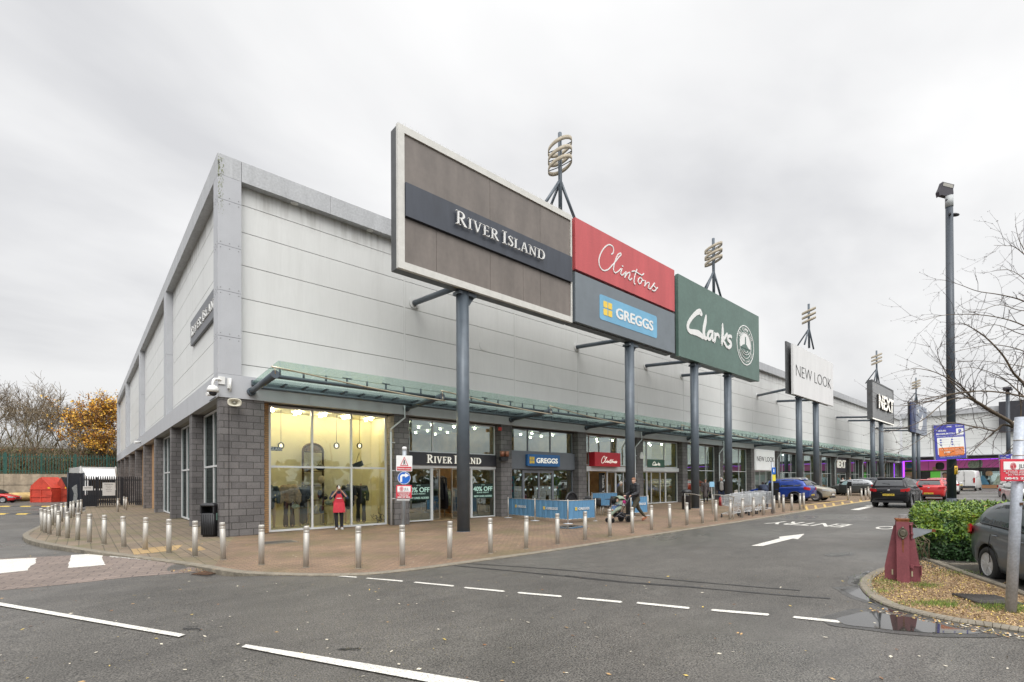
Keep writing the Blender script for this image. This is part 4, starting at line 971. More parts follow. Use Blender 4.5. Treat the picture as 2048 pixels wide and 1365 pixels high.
t.prism([(-.10, .0, 0), (.10, .0, 0), (.07, .52, 0), (.10, .56, 0), (-.10, .56, 0), (-.07, .52, 0)], (0, 0, .004)); t.prism([(-.72, -.22, 0), (.72, -.22, 0), (.40, -.12, 0), (.12, .05, 0), (-.12, .05, 0), (-.4, -.02, 0)], (0, 0, .003)); t.build('crest_relief', M_GREENS, s)
column(23.45, s); column(27.73, s); strut(25.04, s); strut(29.69, s)
# fashion sign 4
s = empty('shop_sign', (0, 0, 0), 0, 'white sign board with thin black NEW LOOK lettering and dark edge, on two columns', 'shop sign')
board(37.85, 48.0, 8.55, 12.66, None, None, s, border=False, y0=-4.1, dep=.22)
t = MB(); t.box((38.2, -4.36, 8.5), (48.1, -4.2, 12.42)); t.build('panel', M_WSIGN, s)
t = MB(); t.M = yframe(-4.364); text(t, 'NEW LOOK', .98, (38.75, 9.98), w=8.7, bold=-.018, th=.01); t.build('lettering', M_BLACKL, s)
column(40.4, s); column(44.5, s); strut(43.1, s, 9.55, dx=-3.6); strut(47.6, s, 9.5)
# fashion sign 5
s = empty('shop_sign', (0, 0, 0), 0, 'grey sign board with glowing white NEXT lettering and a dark edge', 'shop sign')
board(61.9, 72.1, 8.5, 12.85, M_DFR, M_GSIGN, s, .16, y0=-4.36, dep=.5)
t = MB(); t.box((62.07, -4.33, 8.67), (71.93, -4.25, 12.68)); t.build('panel', M_GSIGN, s)
t = MB(); t.box((61.9, -4.375, 8.5), (72.1, -4.362, 8.63)); t.build('lit_edge', M_LETL, s)
t = MB(); t.M = yframe(-4.53); text(t, 'NEXT', 1.6, (64.0, 9.92), w=7.0, bold=.06, th=.02); t.build('lettering', M_LETL, s)
t = MB(); t.M = yframe(-4.34); text(t, 'NEXT', 1.6, (63.95, 9.88), w=7.05, bold=.065, th=.17); t.build('letter_return', M_BLACKL, s)
column(63.5, s); column(67.4, s); strut(66.4, s, 9.5); strut(71.5, s, 9.5)
s = empty('shop_sign', (0, 0, 0), 0, 'distant navy and grey sign board with a white swoosh shape, behind bare twigs', 'shop sign')
board(83.6, 94.5, 8.5, 12.7, None, None, s, border=False, y0=-4.1, dep=.3)
t = MB(); t.box((83.2, -4.3, 8.5), (86.2, -4.12, 12.7)); t.build('panel', mat('navy_panel', (.03, .045, .12), .4), s)
t = MB(); t.box((86.2, -4.3, 8.5), (94.6, -4.12, 12.7)); t.build('panel', mat('silver_blue_panel', (.22, .25, .31), .4, amt=.1), s)
t = MB(); t.M = yframe(-4.31); t.prism([(87.6, 9.2, 0), (88.6, 10.2, 0), (91.4, 11.6, 0), (91.2, 10.0, 0), (89.6, 9.0, 0)], (0, 0, .02)); t.prism([(87.2, 11.7, 0), (88.6, 11.4, 0), (88.0, 12.1, 0)], (0, 0, .02)); t.build('white_shape', M_LETW, s)
column(86.3, s); column(89.6, s); strut(85.5, s, 9.5); strut(91.0, s, 9.5)
# dark sign on the far terrace
s = empty('shop_sign', (LX-1, 0, 0), 0, 'black square sign board with white script above the far terrace, mostly behind bare twigs', 'shop sign')
t = MB(); t.box((0, -18, 8.9), (.3, -11.8, 13.5)); t.build('panel', M_BLKB, s)
t = MB(); t.M = frame((-.01, -13.2, 10.0), (0, -1, 0), (0, 0, 1)); P = catmull([(0, 0), (.3, .5), (.5, .1), (.8, .5), (1.1, .4), (1.0, .1), (1.3, .2), (1.6, .5), (1.8, .1), (2.1, .5), (2.3, .3)], 4); t.ribbon(P, .12, .02); t.build('lettering', M_LETL, s)
# spiral masts above the boards
M_BAND = mat('weathered_timber_band', (.36, .31, .23), .6, amt=.25, scale=4, stretch=(1, 1, 4))
for x, lb in ((12.08, 'nearest tall mast with three tilted pale rings above the RIVER ISLAND and Clintons boards'), (25.95, 'mast with three tilted pale rings above the dark green board'), (43.0, 'mast with three tilted pale rings above the white NEW LOOK board'), (65.7, 'mast with three tilted pale rings above the grey NEXT board'), (88.5, 'farthest small mast with three tilted pale rings over the navy board')):
    s = empty('ring_mast', (x, YC, 0), 0, lb, 'mast', 'ring masts along the sign boards')
    t = MB(); t.cyl((0, 0, 13.0), (0, 0, 16.75), .085, n=14); t.build('pole', M_DGREY, s)
    for k in (-1, 1): t = MB(); t.cyl((.05*k, 0, 14.65), (1.12*k, 0, 13.1), .065, n=10); t.build('brace', M_DGREY, s)
    t = MB(); t.cyl((0, 0, 14.65), (0, 1.1, 13.1), .06, n=10); t.build('brace', M_DGREY, s)
    for j in range(3):
        z = 15.27+.40*j; t = MB(); n = 48; rr = .52
        P = [(rr*math.cos(2*math.pi*k/n), rr*math.sin(2*math.pi*k/n)) for k in range(n)]
        I = [[t.P((a*q, b*q, z+dz+a*.32-b*.28)) for a, b in P] for q, dz in ((1, 0), (1, .18), (.97, .18), (.97, 0))]
        t.smooth = True
        for k in range(n):
            m_ = (k+1) % n
            for u_ in range(4): A, C_ = I[u_], I[(u_+1) % 4]; t.F((A[k], A[m_], C_[m_], C_[k]))
        t.build('ring', M_BAND, s)
        t = MB()
        for q in range(4):
            a = R_(45+90*q); t.cyl((0, 0, z+.02), (rr*.98*math.cos(a), rr*.98*math.sin(a), z+.07+rr*math.cos(a)*.32-rr*math.sin(a)*.28), .02, n=6)
        t.build('spoke', M_DGREY, s)

# ---- wall signs
s = empty('wall_sign', (0, 0, 0), 0, 'grey RIVER ISLAND sign board fixed to the side wall near the corner post', 'shop sign')
ya, yb = atX(381, 655, .2).y, 1.0; t = MB(); t.box((.2, yb, 7.7), (.30, ya, 8.72)); t.build('panel', M_SLATE if 0 else mat('graphite_sign', (.115, .12, .13), .4), s)
t = MB(); t.M = frame((.198, ya-.25, 8.02), (0, -1, 0), (0, 0, 1)); serif(t, 'RIVER ISLAND', 0, ya-yb-.4, 0, .40, .03); t.build('lettering', M_LETW, s)
s = empty('shop_fascia_sign', (0, 0, 0), 0, 'white RIVER ISLAND lettering on the black fascia over the open doors', 'shop sign')
t = MB(); t.M = yframe(.34); serif(t, 'RIVER ISLAND', 8.05, 11.05, 2.62, .36, .04); t.build('lettering', M_LETL, s)
s = empty('shop_fascia_sign', (0, 0, 0), 0, 'blue GREGGS box sign with yellow squares on the grey fascia over the door', 'shop sign')
t = MB(); t.M = yframe(.31); rrect(t, 13.98, 16.42, 2.58, 3.2, .05, .16); t.build('panel', M_LG, s); greggs(s, yframe(.148), 13.98, 16.42, 2.58, 3.2, lm=M_LETL)
s = empty('shop_fascia_sign', (0, 0, 0), 0, 'bright red box sign with white Clintons script above the card shop doors', 'shop sign')
t = MB(); t.box((19.25, .0, 2.66), (21.75, .44, 3.5)); t.build('panel', mat('bright_red_panel', (.50, .018, .03), .35), s)
t = MB(); t.M = yframe(-.002); clintons(t, 0, dx=19.85, dz=2.83, sc=.315, cx=14.2, cz=11.35, w=.085, th=.015); t.build('lettering', M_LETL, s)
s = empty('shop_fascia_sign', (0, 0, 0), 0, 'small green window sign with white Clarks script above the glass doors', 'shop sign')
t = MB(); t.box((25.4, .42, 2.72), (27.5, .46, 3.25)); t.build('panel', mat('green_window_panel', (.02, .10, .055), .3), s)
t = MB(); t.M = yframe(.415); clarks(t, dx=25.95, dz=2.85, sc=.17, cx=21.99, cz=10.14, th=.01); t.build('lettering', M_LETL, s)
s = empty('shop_fascia_sign', (0, 0, 0), 0, 'white square shop sign with black NEW LOOK lettering under the canopy', 'shop sign')
t = MB(); t.box((41.75, -.1, 2.72), (45.9, .3, 4.58)); t.build('panel', mat('glowing_white_panel', (.8, .8, .79), .4, emit=(1, 1, .98), es=.28), s)  # faint glow added to keep the panel white under the canopy
t = MB(); t.M = yframe(-.105); text(t, 'NEW LOOK', .48, (41.85, 3.5), w=3.9, bold=0, th=.008); t.build('lettering', M_BLACKL, s)
s = empty('shop_fascia_sign', (0, 0, 0), 0, 'glowing white NEXT letters on a black fascia, first letter hidden by a pier', 'shop sign')
t = MB(); t.M = yframe(.25); text(t, 'NEXT', 1.0, (65.65, 3.32), w=4.3, bold=.05, th=.05); t.build('lettering', M_LETL, s)

# ---------------------------------------------------------------- window stickers and posters
M_STK = mat('black_window_sticker', (.012, .03, .025), .3); M_STKL = mat('mint_sticker_text', (.55, .80, .70), .4, emit=(.5, .8, .7), es=.12)
for (x0, x1, lb) in ((7.14, 8.3, 'black window sticker reading 40% OFF left of the open doorway'), (10.68, 11.9, 'black window sticker reading 40% OFF right of the big steel column')):
    s = empty('window_sticker', (0, 0, 0), 0, lb, 'sticker'); w = x1-x0
    t = MB(); t.box((x0, .478, .98), (x1, .488, 1.68)); t.build('film', M_STK, s)
    t = MB(); t.M = yframe(.47); text(t, '40% OFF', .22, (x0+w/2, 1.33), 'CENTER', w=w*.96, bold=.03, th=.004); text(t, 'BLACK FRIDAY', .06, (x0+w/2, 1.23), 'CENTER', w=w*.6, bold=.01, th=.004); text(t, 'NEW LINES ADDED', .085, (x0+w/2, 1.04), 'CENTER', w=w*.9, bold=.02, th=.004); text(t, 'UP TO', .05, (x0+w/2, 1.6), 'CENTER', th=.004); t.build('lettering', M_STKL, s)
def simple_thing(name, label, cat, mb, mt, group=None, part='panel'):
    e = empty(name, (0, 0, 0), 0, label, cat, group); mb.build(part, mt, e); return e
M_LGRN = mat('lime_poster', (.42, .48, .04), .5, amt=.35, scale=3); M_CYN = mat('cyan_poster', (.05, .38, .62), .5, amt=.25, scale=3); M_MAG = mat('magenta_print', (.5, .04, .25), .5)
t = MB(); t.box((12.95, .53, .9), (13.4, .56, 2.05)); e = simple_thing('poster', 'cyan and magenta poster in the left window of the bakery', 'poster', t, M_CYN)
t = MB(); [t.obox((13.17, .52, 1.85-.28*k), (.1, 0, .04), (0, .006, 0), (-.03, 0, .07)) for k in range(3)]; t.build('print', M_MAG, e)
t = MB(); t.box((16.3, .53, .85), (16.9, .56, 2.0)); e = simple_thing('poster', 'lime green poster in the right window of the bakery', 'poster', t, M_LGRN)
t = MB(); t.box((16.4, .52, 1.0), (16.75, .53, 1.35)); t.box((16.45, .52, 1.6), (16.6, .53, 1.85)); t.build('print', M_WP, e)
def star(t, cx, cz, r, y):
    t.M = yframe(y); t.prism([(cx+(r if k % 2 == 0 else r*.42)*math.sin(math.pi*k/5), cz+(r if k % 2 == 0 else r*.42)*math.cos(math.pi*k/5), 0) for k in range(10)], (0, 0, .004)); t.M = Matrix()
M_STAR = mat('pale_star_sticker', (.55, .72, .72), .4, emit=(.6, .8, .8), es=.25)
for (x, z, r) in ((13.75, 2.12, .10), (16.32, 2.1, .10), (14.1, 1.35, .07), (14.55, 1.92, .06), (14.9, 2.02, .08), (15.3, 1.95, .08), (15.75, 2.0, .09), (14.95, 1.4, .08), (14.5, 1.35, .06), (15.9, 1.42, .09), (15.4, 1.45, .06)):
    t = MB(); star(t, x, z, r, .46); simple_thing('star_sticker', 'small pale star sticker %s on the bakery glass' % {13.75: 'high on the left window', 16.32: 'high on the right window', 14.1: 'low at the far left', 14.55: 'near the top of the left door', 14.9: 'highest on the left door', 15.3: 'high left on the right door', 15.75: 'high right on the right door', 14.95: 'low right on the left door', 14.5: 'low middle of the left door', 15.9: 'low right on the right door', 15.4: 'low left on the right door'}.get(x, ''), 'sticker', t, M_STAR, 'star stickers on the bakery windows', 'star')
# ---------------------------------------------------------------- steel bollards
b0 = empty('bollard', (0, 0, 0)); BH = .86
t = MB(); t.lathe([(.058, -.05), (.058, BH-.145), (.054, BH-.142), (.054, BH-.134), (.058, BH-.131), (.058, BH-.095), (.054, BH-.092), (.054, BH-.084), (.058, BH-.081), (.058, BH-.012), (.052, BH), (.0001, BH+.004)], 24); t.build('post', M_SST, b0)
t = MB(); t.lathe([(.072, -.02), (.072, .008), (.059, .012)], 20); t.build('collar', M_KERB, b0)
BP = {'curve': [(85.2, 1063), (90, 1066.6), (98.7, 1070), (116.5, 1073), (135, 1077), (155, 1081), (178.6, 1085.6), (208, 1089.7), (247.9, 1094.8), (290.3, 1099.8), (338, 1107), (390, 1114), (447, 1120)],
 'front': [(523, 1130), (612, 1135), (717, 1137), (805, 1132), (899, 1118), (981, 1107), (1052, 1098), (1115, 1089), (1170, 1081), (1220, 1074), (1265, 1067), (1303, 1061), (1340, 1056), (1374, 1051), (1405, 1047), (1432, 1043), (1460, 1040), (1484, 1036), (1507, 1033), (1527, 1031), (1548, 1027.5), (1567, 1024.7), (1583.6, 1022), (1600, 1020), (1607.6, 1018)],
 'back': [(104, 1051.4), (111.6, 1047.3), (122.7, 1043.8), (132, 1041), (140.9, 1036.8), (147, 1034), (155, 1031), (162, 1028.5), (96.5, 1056)],
 'gate': [(235.4, 1024.4), (248.3, 1018), (252.2, 1020)],
 'bay': [(1513.6, 1013), (1558.5, 1016), (1696.3, 1001), (1701.5, 992.7), (1723, 1001.5), (1731.6, 1000.5), (1736.5, 994), (1739.8, 999), (1747.6, 997), (1668, 991), (1474, 1004), (1470, 1006), (1485, 1003)]}
FRONTL = {0: 'third bollard right of the black litter bin, beside the manhole cover', 1: 'bollard in front of the left part of the yellow display window', 2: 'bollard nearest the camera, just right of the person in the apron', 3: 'bollard holding the crossing sign post, in front of the dark pier', 4: 'bollard just left of the big steel column of the taupe board', 5: 'bollard just right of the big steel column, before the right 40% OFF sticker', 6: 'bollard in front of the first blue barrier panel', 7: 'bollard in front of the second blue barrier panel', 8: 'bollard in front of the third blue barrier panel', 9: 'bollard overlapping the front of the pushchair', 10: 'bollard beside the rear wheel of the pushchair', 11: 'bollard just right of the man pushing the pushchair', 12: 'bollard right of the last blue barrier, before the glass doors', 13: 'bollard before the pier right of the glass doors', 14: 'bollard left of the end of the trolley rail', 15: 'bollard in front of the woman wearing the long coat', 16: 'bollard at the trolley rail'}
CURL = {0: 'farthest left bollard of the curved row at the kerb bend', 12: 'curved row bollard before the corner pier, below the white camera', 11: 'curved row bollard directly left of the black litter bin base', 10: 'curved row bollard between the buff tactile patch and the second pier', 9: 'curved row bollard above the left end of the buff tactile patch', 8: 'curved row bollard behind the right edge of the white crossing stripe'}
ORD = ['first', 'second', 'third', 'fourth', 'fifth', 'sixth', 'seventh', 'eighth', 'ninth']*4
BAYL = ['bollard behind the trolleys, left of the blue car', 'bollard before the front door of the blue car', 'tall looking lone bollard before the silver and grey hatchback', 'bollard close behind the lone one, by the grey hatchback door', 'leftmost of the five clustered bollards left of the black SUV', 'second of the clustered bollards left of the black SUV', 'rear middle bollard of the cluster left of the black SUV', 'fourth of the clustered bollards left of the black SUV', 'rightmost of the clustered bollards left of the black SUV', 'bollard at the nose of the beige SUV', 'far bollard behind the leftmost trolley, nearest the wall', 'far bollard beside the column behind the trolleys', 'far bollard behind the trolleys, right of its pair']
first = True
for key, L_ in BP.items():
    for i, (x, y) in enumerate(L_):
        g_ = G(x, y); o = b0 if first else copy_tree(b0); first = False
        lb = (FRONTL.get(i, ORD[(i-17) % 9]+' front row bollard right of the trolley rail, towards the blue car') if key == 'front' else CURL.get(i, ORD[i-1]+' bollard of the curved row after the farthest left one') if key == 'curve' else ORD[i]+' bollard of the far kerb row, from the bend towards the gates' if key == 'back' else ['lone bollard in front of the black palisade gates', 'left bollard of the close pair by the palisade fence', 'right bollard of the close pair by the palisade fence'][i] if key == 'gate' else BAYL[i])
        tag(place(o, g_, 0), lb, 'bollard', {'front': 'bollards along the front kerb', 'curve': 'bollards round the pavement corner', 'back': 'bollards on the far side kerb', 'gate': 'bollards by the black gates', 'bay': 'bollards round the parking bays'}[key]); o.rotation_euler = (R_(rnd.gauss(0, .9)), R_(rnd.gauss(0, .9)), rnd.random()*6)

# ---------------------------------------------------------------- crossing sign on its bollard
pc = G(806, 1132)
s = empty('road_sign', pc, 0, 'grey post with pedestrian crossing sign, blue turn right disc and red notice', 'road sign')
s.rotation_euler = (R_(-.3), R_(1.2), 0)
FA = math.atan2(CAM.y-pc.y, CAM.x-pc.x)+math.pi/2      # boards face the road
t = MB(); t.cyl((0, 0, BH), (0, 0, 2.47), .044, n=18); t.build('post', M_SST if 0 else mat('galvanised_steel', (.40, .43, .46), .45, .6, amt=.15, scale=4), s); M_GALV = MATS['galvanised_steel']
t = MB(); t.lathe([(.05, 2.44), (.05, 2.49), (.035, 2.51)], 16); t.build('cap', M_WHT, s)
rx_ = Vector((math.cos(FA), math.sin(FA), 0))
def sf(z, off=.06, x=0): return frame(Vector((0, 0, z))+rx_*x+rx_.cross(Vector((0, 0, 1)))*off, rx_, (0, 0, 1))
M_SW = mat('sign_white', (.78, .78, .76), .35); M_SR = mat('sign_red', (.55, .03, .045), .35); M_SB = mat('sign_blue', (.01, .12, .50), .35); M_SRD = mat('sign_crimson', (.62, .045, .07), .4)
def rect(t, x0, y0, x1, y1, th): t.prism([(x0, y0, 0), (x1, y0, 0), (x1, y1, 0), (x0, y1, 0)], (0, 0, th))
t = MB(); t.M = sf(2.17) ; rrect(t, -.165, .165, -.18, .15, .012, .012); pl = t.build('crossing_plate', M_SW, s)
t = MB(); t.M = sf(2.17, .073); rect(t, -.15, -.165, .15, -.085, .003); t.ribbon([(-.075, -.06), (0, .115), (.075, -.06), (-.075, -.06), (-.07, -.05)], .014, .003); t.build('red_print', M_SR, pl)
t = MB(); t.M = sf(2.17, .078); text(t, 'Pedestrian crossing', .035, (0, -.14), 'CENTER', w=.27, bold=.02, th=.002); t.build('white_print', M_SW, pl)
t = MB(); t.M = sf(2.17, .073); t.ell((0, .052, 0), (.011, .011, .003)); t.ribbon([(0, .045), (-.003, .0)], .02, .004); t.ribbon([(-.003, .0), (-.02, -.045)], .01, .004); t.ribbon([(-.003, .0), (.022, -.042)], .01, .004); t.ribbon([(-.022, .01), (0, .03), (.02, .0)], .008, .004); t.build('walking_figure', M_BLACKL, pl)
t = MB(); t.M = sf(1.85); t.cyl((-.0, 0, 0), (0, 0, .012), .135, n=36); pl = t.build('blue_disc', M_SB, s)
t = MB(); t.M = sf(1.85, .073); t.ribbon([(-.06, -.085), (-.06, .03), (-.035, .055), (.03, .055)], .042, .003); t.prism([(.02, .005, 0), (.105, .055, 0), (.02, .105, 0)], (0, 0, .003)); t.ribbon(arc(0, 0, .128, .128, 0, 360, 40), .008, .003); t.build('white_arrow', M_SW, pl)
t = MB(); t.M = sf(1.56); rrect(t, -.16, .16, -.14, .14, .02, .012); pl = t.build('red_notice', M_SRD, s)
def notice(pl, fr, k, num):
    t = MB(); t.M = fr(.073); rect(t, -.135*k, .0, .135*k, .115*k, .003); t.build('white_panel', M_SW, pl)
    t = MB(); t.M = fr(.077)
    for r in (.04, .028, .016, .006): t.ribbon([(-.05*k+r*k*math.cos(R_(a)), .058*k+r*k*1.1*math.sin(R_(a))) for a in range(0, 361, 30)], .005*k, .002)
    t.build('ring_logo', M_SRD, pl)
    t = MB(); t.M = fr(.077); text(t, 'JLL', .055*k, (.005*k, .03*k), bold=.0, th=.002); t.build('logo_text', M_BLACKL, pl)
    t = MB(); t.M = fr(.075); rect(t, -.14*k, -.012*k, .14*k, -.008*k, .002)
    for i, l in enumerate(('IF YOUR VEHICLE IS LEFT', 'IN THEN PLEASE CALL THE', 'JLL HELPLINE NUMBER')): text(t, l, .02*k, (0, -.038*k-.028*k*i), 'CENTER', w=(.25-.03*i)*k, bold=.03, th=.002)
    text(t, num, .034*k, (0, -.133*k), 'CENTER', w=.255*k, bold=.045, th=.002); t.build('white_print', M_SW, pl)
notice(pl, lambda o: sf(1.56, o), 1.0, '0845 207 4022')
t = MB(); t.M = sf(1.40, .02); rect(t, -.145, -.025, .12, .01, .03); t.build('clip_bar', M_WHT, s)

# near leaning post with red notice, right edge
pp = G(2021, 1224); tp = CAM+ray(2041, 835)*((pp-CAM).dot(_w))
s = empty('sign_post', pp, 0, 'leaning scraped grey steel post with a red and white notice at the right edge', 'sign post')
ax = (tp-pp).normalized(); t = MB(); t.cyl((0, 0, -.05), ax*(tp-pp).length, .057, n=24); t.build('post', mat('scraped_pole_paint', (.42, .45, .50), .5, .3, amt=.14, scale=5, amt2=.12, scale2=40), s)
t = MB(); t.bbox(ax*1.43+Vector((.0, -.05, 0)), (.1, .03, .035)); t.build('rust_patch', MATS['rusty_iron'], s)
t = MB(); [t.lathe([(.060, z), (.060, z+.012)], 20, c=(ax*z)*Vector((1, 1, 0)).length*0+Vector((ax.x*z, ax.y*z, 0))) for z in (2.26, 2.06)]; t.build('band_clamp', M_SST, s)
dp = (pp-CAM).dot(_w)-.07; kk = dp/FPX
rv = _r.copy(); uv = Vector((0, 0, 1)); rv.z = 0; rv.normalize()
cx = CAM+ray(2046, 940.5)*dp-pp
def nf(o): return frame(cx-_w*(o-.055), rv, uv)
K = 45*kk/.14
t = MB(); t.M = nf(.06); rrect(t, -47*kk, 47*kk, -22*kk, 22*kk, 3*kk, .012); pl = t.build('red_notice', M_SRD, s)
K = 22*kk/.14
def nf2(o): return nf(o)
t = MB(); t.M = nf(.074); rect(t, -42*kk, 1*kk, 42*kk, 17*kk, .003); t.build('white_panel', M_SW, pl)
t = MB(); t.M = nf(.078)
for r in (5.5, 3.7, 1.9): t.ribbon([((-23+r*math.cos(R_(a)))*kk, (8+r*1.15*math.sin(R_(a)))*kk) for a in range(0, 361, 24)], .8*kk, .002)
t.build('ring_logo', M_SRD, pl)
t = MB(); t.M = nf(.078); text(t, 'JLL', 8*kk, (-12*kk, 4*kk), th=.002); t.build('logo_text', M_BLACKL, pl)
t = MB(); t.M = nf(.076)
for i, l in enumerate(('IF YOUR VEHICLE IS LEFT', 'IN THEN PLEASE CALL THE', 'JLL HELPLINE NUMBER')): text(t, l, 2.1*kk, ((0)*kk, (-3.2-3.6*i)*kk), 'CENTER', w=(84-8*i)*kk, bold=.02, th=.002)
text(t, '0845 207 4022', 4.6*kk, (-40*kk, -18.6*kk), w=82*kk, bold=.05, th=.002); t.build('white_print', M_SW, pl)

# ---------------------------------------------------------------- litter bin, cctv, horn speaker
bp = G(423, 1073); s = empty('litter_bin', bp, R_(-42), 'black plastic litter bin with side opening against the corner pier', 'litter bin')
t = MB()
def rr_ring(w, d, z, r=.06): 
    P = []
    for cx_, cy_, a in ((w-r, d-r, 0), (-w+r, d-r, 90), (-w+r, -d+r, 180), (w-r, -d+r, 270)): P += [(cx_+r*math.cos(R_(a+q)), cy_+r*math.sin(R_(a+q)), z) for q in (0, 30, 60, 90)]
    return [t.P(p) for p in P]
def loft(rings):
    t.smooth = True
    for A, C_ in zip(rings, rings[1:]):
        for k in range(len(A)): m_ = (k+1) % len(A); t.F((A[k], A[m_], C_[m_], C_[k]))
    t.smooth = False; t.F(rings[0][::-1]); t.F(rings[-1])
loft([rr_ring(.20, .20, .0), rr_ring(.20, .20, .05), rr_ring(.225, .225, .06), rr_ring(.24, .24, .78)]); 
for k in range(6): t.box((-.2+.075*k, -.243, .08), (-.18+.075*k, -.235, .74))
t.build('body', M_BLK, s)
t = MB(); loft([rr_ring(.235, .235, 1.0), rr_ring(.255, .255, 1.02), rr_ring(.25, .25, 1.06), rr_ring(.17, .17, 1.11)]); t.box((-.24, -.24, .78), (-.19, .24, 1.0)); t.box((.19, -.24, .78), (.24, .24, 1.0)); t.box((-.19, .19, .78), (.19, .24, 1.0)); t.build('hood', M_BLK, s)
t = MB(); t.box((.235, -.12, .55), (.25, .10, .78)); t.build('green_label', mat('sage_label', (.20, .36, .30), .5), s)
s = empty('security_camera', (0, 0, 0), 0, 'white dome security camera on a curved arm at the building corner', 'security camera')
t = MB(); t.tube(catmull([(.10, -.01, 5.12), (-.0, -.06, 5.14), (-.12, -.14, 5.10), (-.17, -.18, 4.99), (-.17, -.18, 4.90)], 4), .045, 10); t.box((.0, -.05, 5.0), (.2, -.002, 5.25)); t.build('arm', M_WHT, s)
t = MB(); t.lathe([(.05, 4.9), (.12, 4.88), (.17, 4.78), (.175, 4.70), (.12, 4.68)], 20, c=(-.17, -.18, 0)); t.build('housing', M_WHT, s)
t = MB(); t.ell((-.17, -.18, 4.68), (.12, .12, .12), 16, 8); t.build('dome', mat('dark_dome', (.02, .02, .03), .05), s)
t = MB(); t.box((.26, -.09, 4.88), (.38, -.002, 5.22)); t.cyl((.34, -.11, 4.78), (.34, -.11, 5.2), .03, n=8); t.build('junction_box', M_WHT, s)
s = empty('security_camera', (0, 0, 0), 0, 'small white bullet camera below the dome camera on the side wall', 'security camera')
t = MB(); t.cyl((-.02, .55, 4.74), (-.24, .45, 4.70), .05, .06, 12); t.cyl((.0, .55, 4.76), (-.02, .55, 4.76), .08, n=12); t.build('body', M_WHT, s)
s = empty('security_camera', (0, 0, 0), 0, 'tiny white camera far along the side wall band', 'security camera')
t = MB(); t.cyl((-.0, 27.5, 4.9), (-.4, 27.2, 4.85), .09, n=10); t.build('body', M_WHT, s)
s = empty('horn_speaker', (0, 0, 0), 0, 'cream oval horn loudspeaker on the corner pier below the band', 'loudspeaker')
t = MB(); M0 = frame((.42, -.30, 4.40), (1, -.15, 0), (0, 0, 1)); t.M = M0
def oval(a, b, z, n=24, sq=3): return [t.P((a*math.copysign(abs(math.cos(2*math.pi*k/n))**(2/sq), math.cos(2*math.pi*k/n)), b*math.copysign(abs(math.sin(2*math.pi*k/n))**(2/sq), math.sin(2*math.pi*k/n)), z)) for k in range(n)]
rg = [oval(.07, .06, -.25), oval(.2, .13, 0), oval(.205, .135, .02), oval(.17, .10, .02), oval(.06, .05, -.12)]
t.smooth = True
for A, C_ in zip(rg, rg[1:]):
    for k in range(24): m_ = (k+1) % 24; t.F((A[k], A[m_], C_[m_], C_[k]))
t.F(rg[0][::-1]); t.F(rg[-1]); t.build('horn', mat('cream_plastic', (.55, .52, .42), .5), s)
t = MB(); t.M = M0; t.ell((0, 0, -.07), (.05, .045, .05), 12, 8); t.box((-.04, .05, -.3), (.04, .16, -.1)); t.build('driver', mat('speaker_core', (.3, .29, .25), .5), s)

M_LAMPC_ = mat('dark_slate_column_paint', (.045, .056, .07), .4, .15, amt=.12, scale=3)
# ---------------------------------------------------------------- lamp column with parking board
lp = CAM+ray(1904, 1050)*15.0; lp.z = gz(lp.x)-.03
s = empty('lamp_post', lp, 0, 'tall slate grey lamp column with floodlight head rising from behind the hedge', 'lamp post')
top = CAM+ray(1898.5, 415)*15.0-lp
t = MB(); t.cyl((0, 0, 1.05), top*(1.0), .115, .092, 20); t.build('column', M_LAMPC_, s)
t = MB(); t.lathe([(.19, -.05), (.19, .93), (.17, .99), (.115, 1.10)], 24); t.build('base_section', M_LAMPC_, s)
t = MB(); zt = top.z; tx, ty = top.x, top.y; t.cyl((tx, ty, zt), (tx, ty, zt+.34), .10, n=16); t.build('white_sleeve', mat('pale_sleeve', (.45, .47, .47), .5), s)
lf = lambda px, py, d=15.0: CAM+ray(px, py)*d-lp
t = MB(); t.cyl(lf(1899.5, 419), lf(1896, 404), .045, n=12); t.ell(lf(1896, 401), (.07, .07, .07), 12, 8)
h0 = lf(1892.5, 381); R3 = Matrix.Rotation(R_(14), 3, _w)
hx = R3 @ _r; hu = R3 @ _u
t.build('head_bracket', mat('lamp_housing', (.04, .036, .045), .5, .1), s)
t = MB(); t.M = frame(h0-_w*.0, hx, hu); sc_ = 15/FPX
t.prism([(-11*sc_, 15*sc_, 0), (13*sc_, 15*sc_, 0), (13*sc_, 6*sc_, 0), (16*sc_, -3*sc_, 0), (12*sc_, -13*sc_, 0), (8*sc_, -11*sc_, 0), (-7*sc_, -11*sc_, 0), (-10*sc_, -14*sc_, 0), (-14*sc_, -6*sc_, 0), (-12*sc_, 4*sc_, 0)], (0, 0, -.12)); t.build('floodlight_head', MATS['lamp_housing'], s)
t = MB(); t.M = frame(h0-_w*.004, hx, hu); rect(t, -9*sc_, 7*sc_, 11*sc_, 13.5*sc_, .004); t.build('lens', mat('lamp_lens', (.35, .34, .30), .15), s)
t = MB(); a_ = lf(1901, 430); t.ell(a_+_r*.13, (.16, .07, .05), 12, 6, Matrix.Rotation(R_(-35), 3, 'Z')); t.box(a_-Vector((.16, .03, .05)), a_+Vector((.1, .03, .0))); t.build('sensor', M_BLK, s)
M_YST = mat('amber_sticker', (.70, .42, .02), .5)
t = MB(); c_ = lf(1905.5, 941); t.lathe([(.116, c_.z-.13), (.116, c_.z+.13)], 20, c=(c_.x, c_.y, 0)); t.build('amber_sticker', M_YST, s)
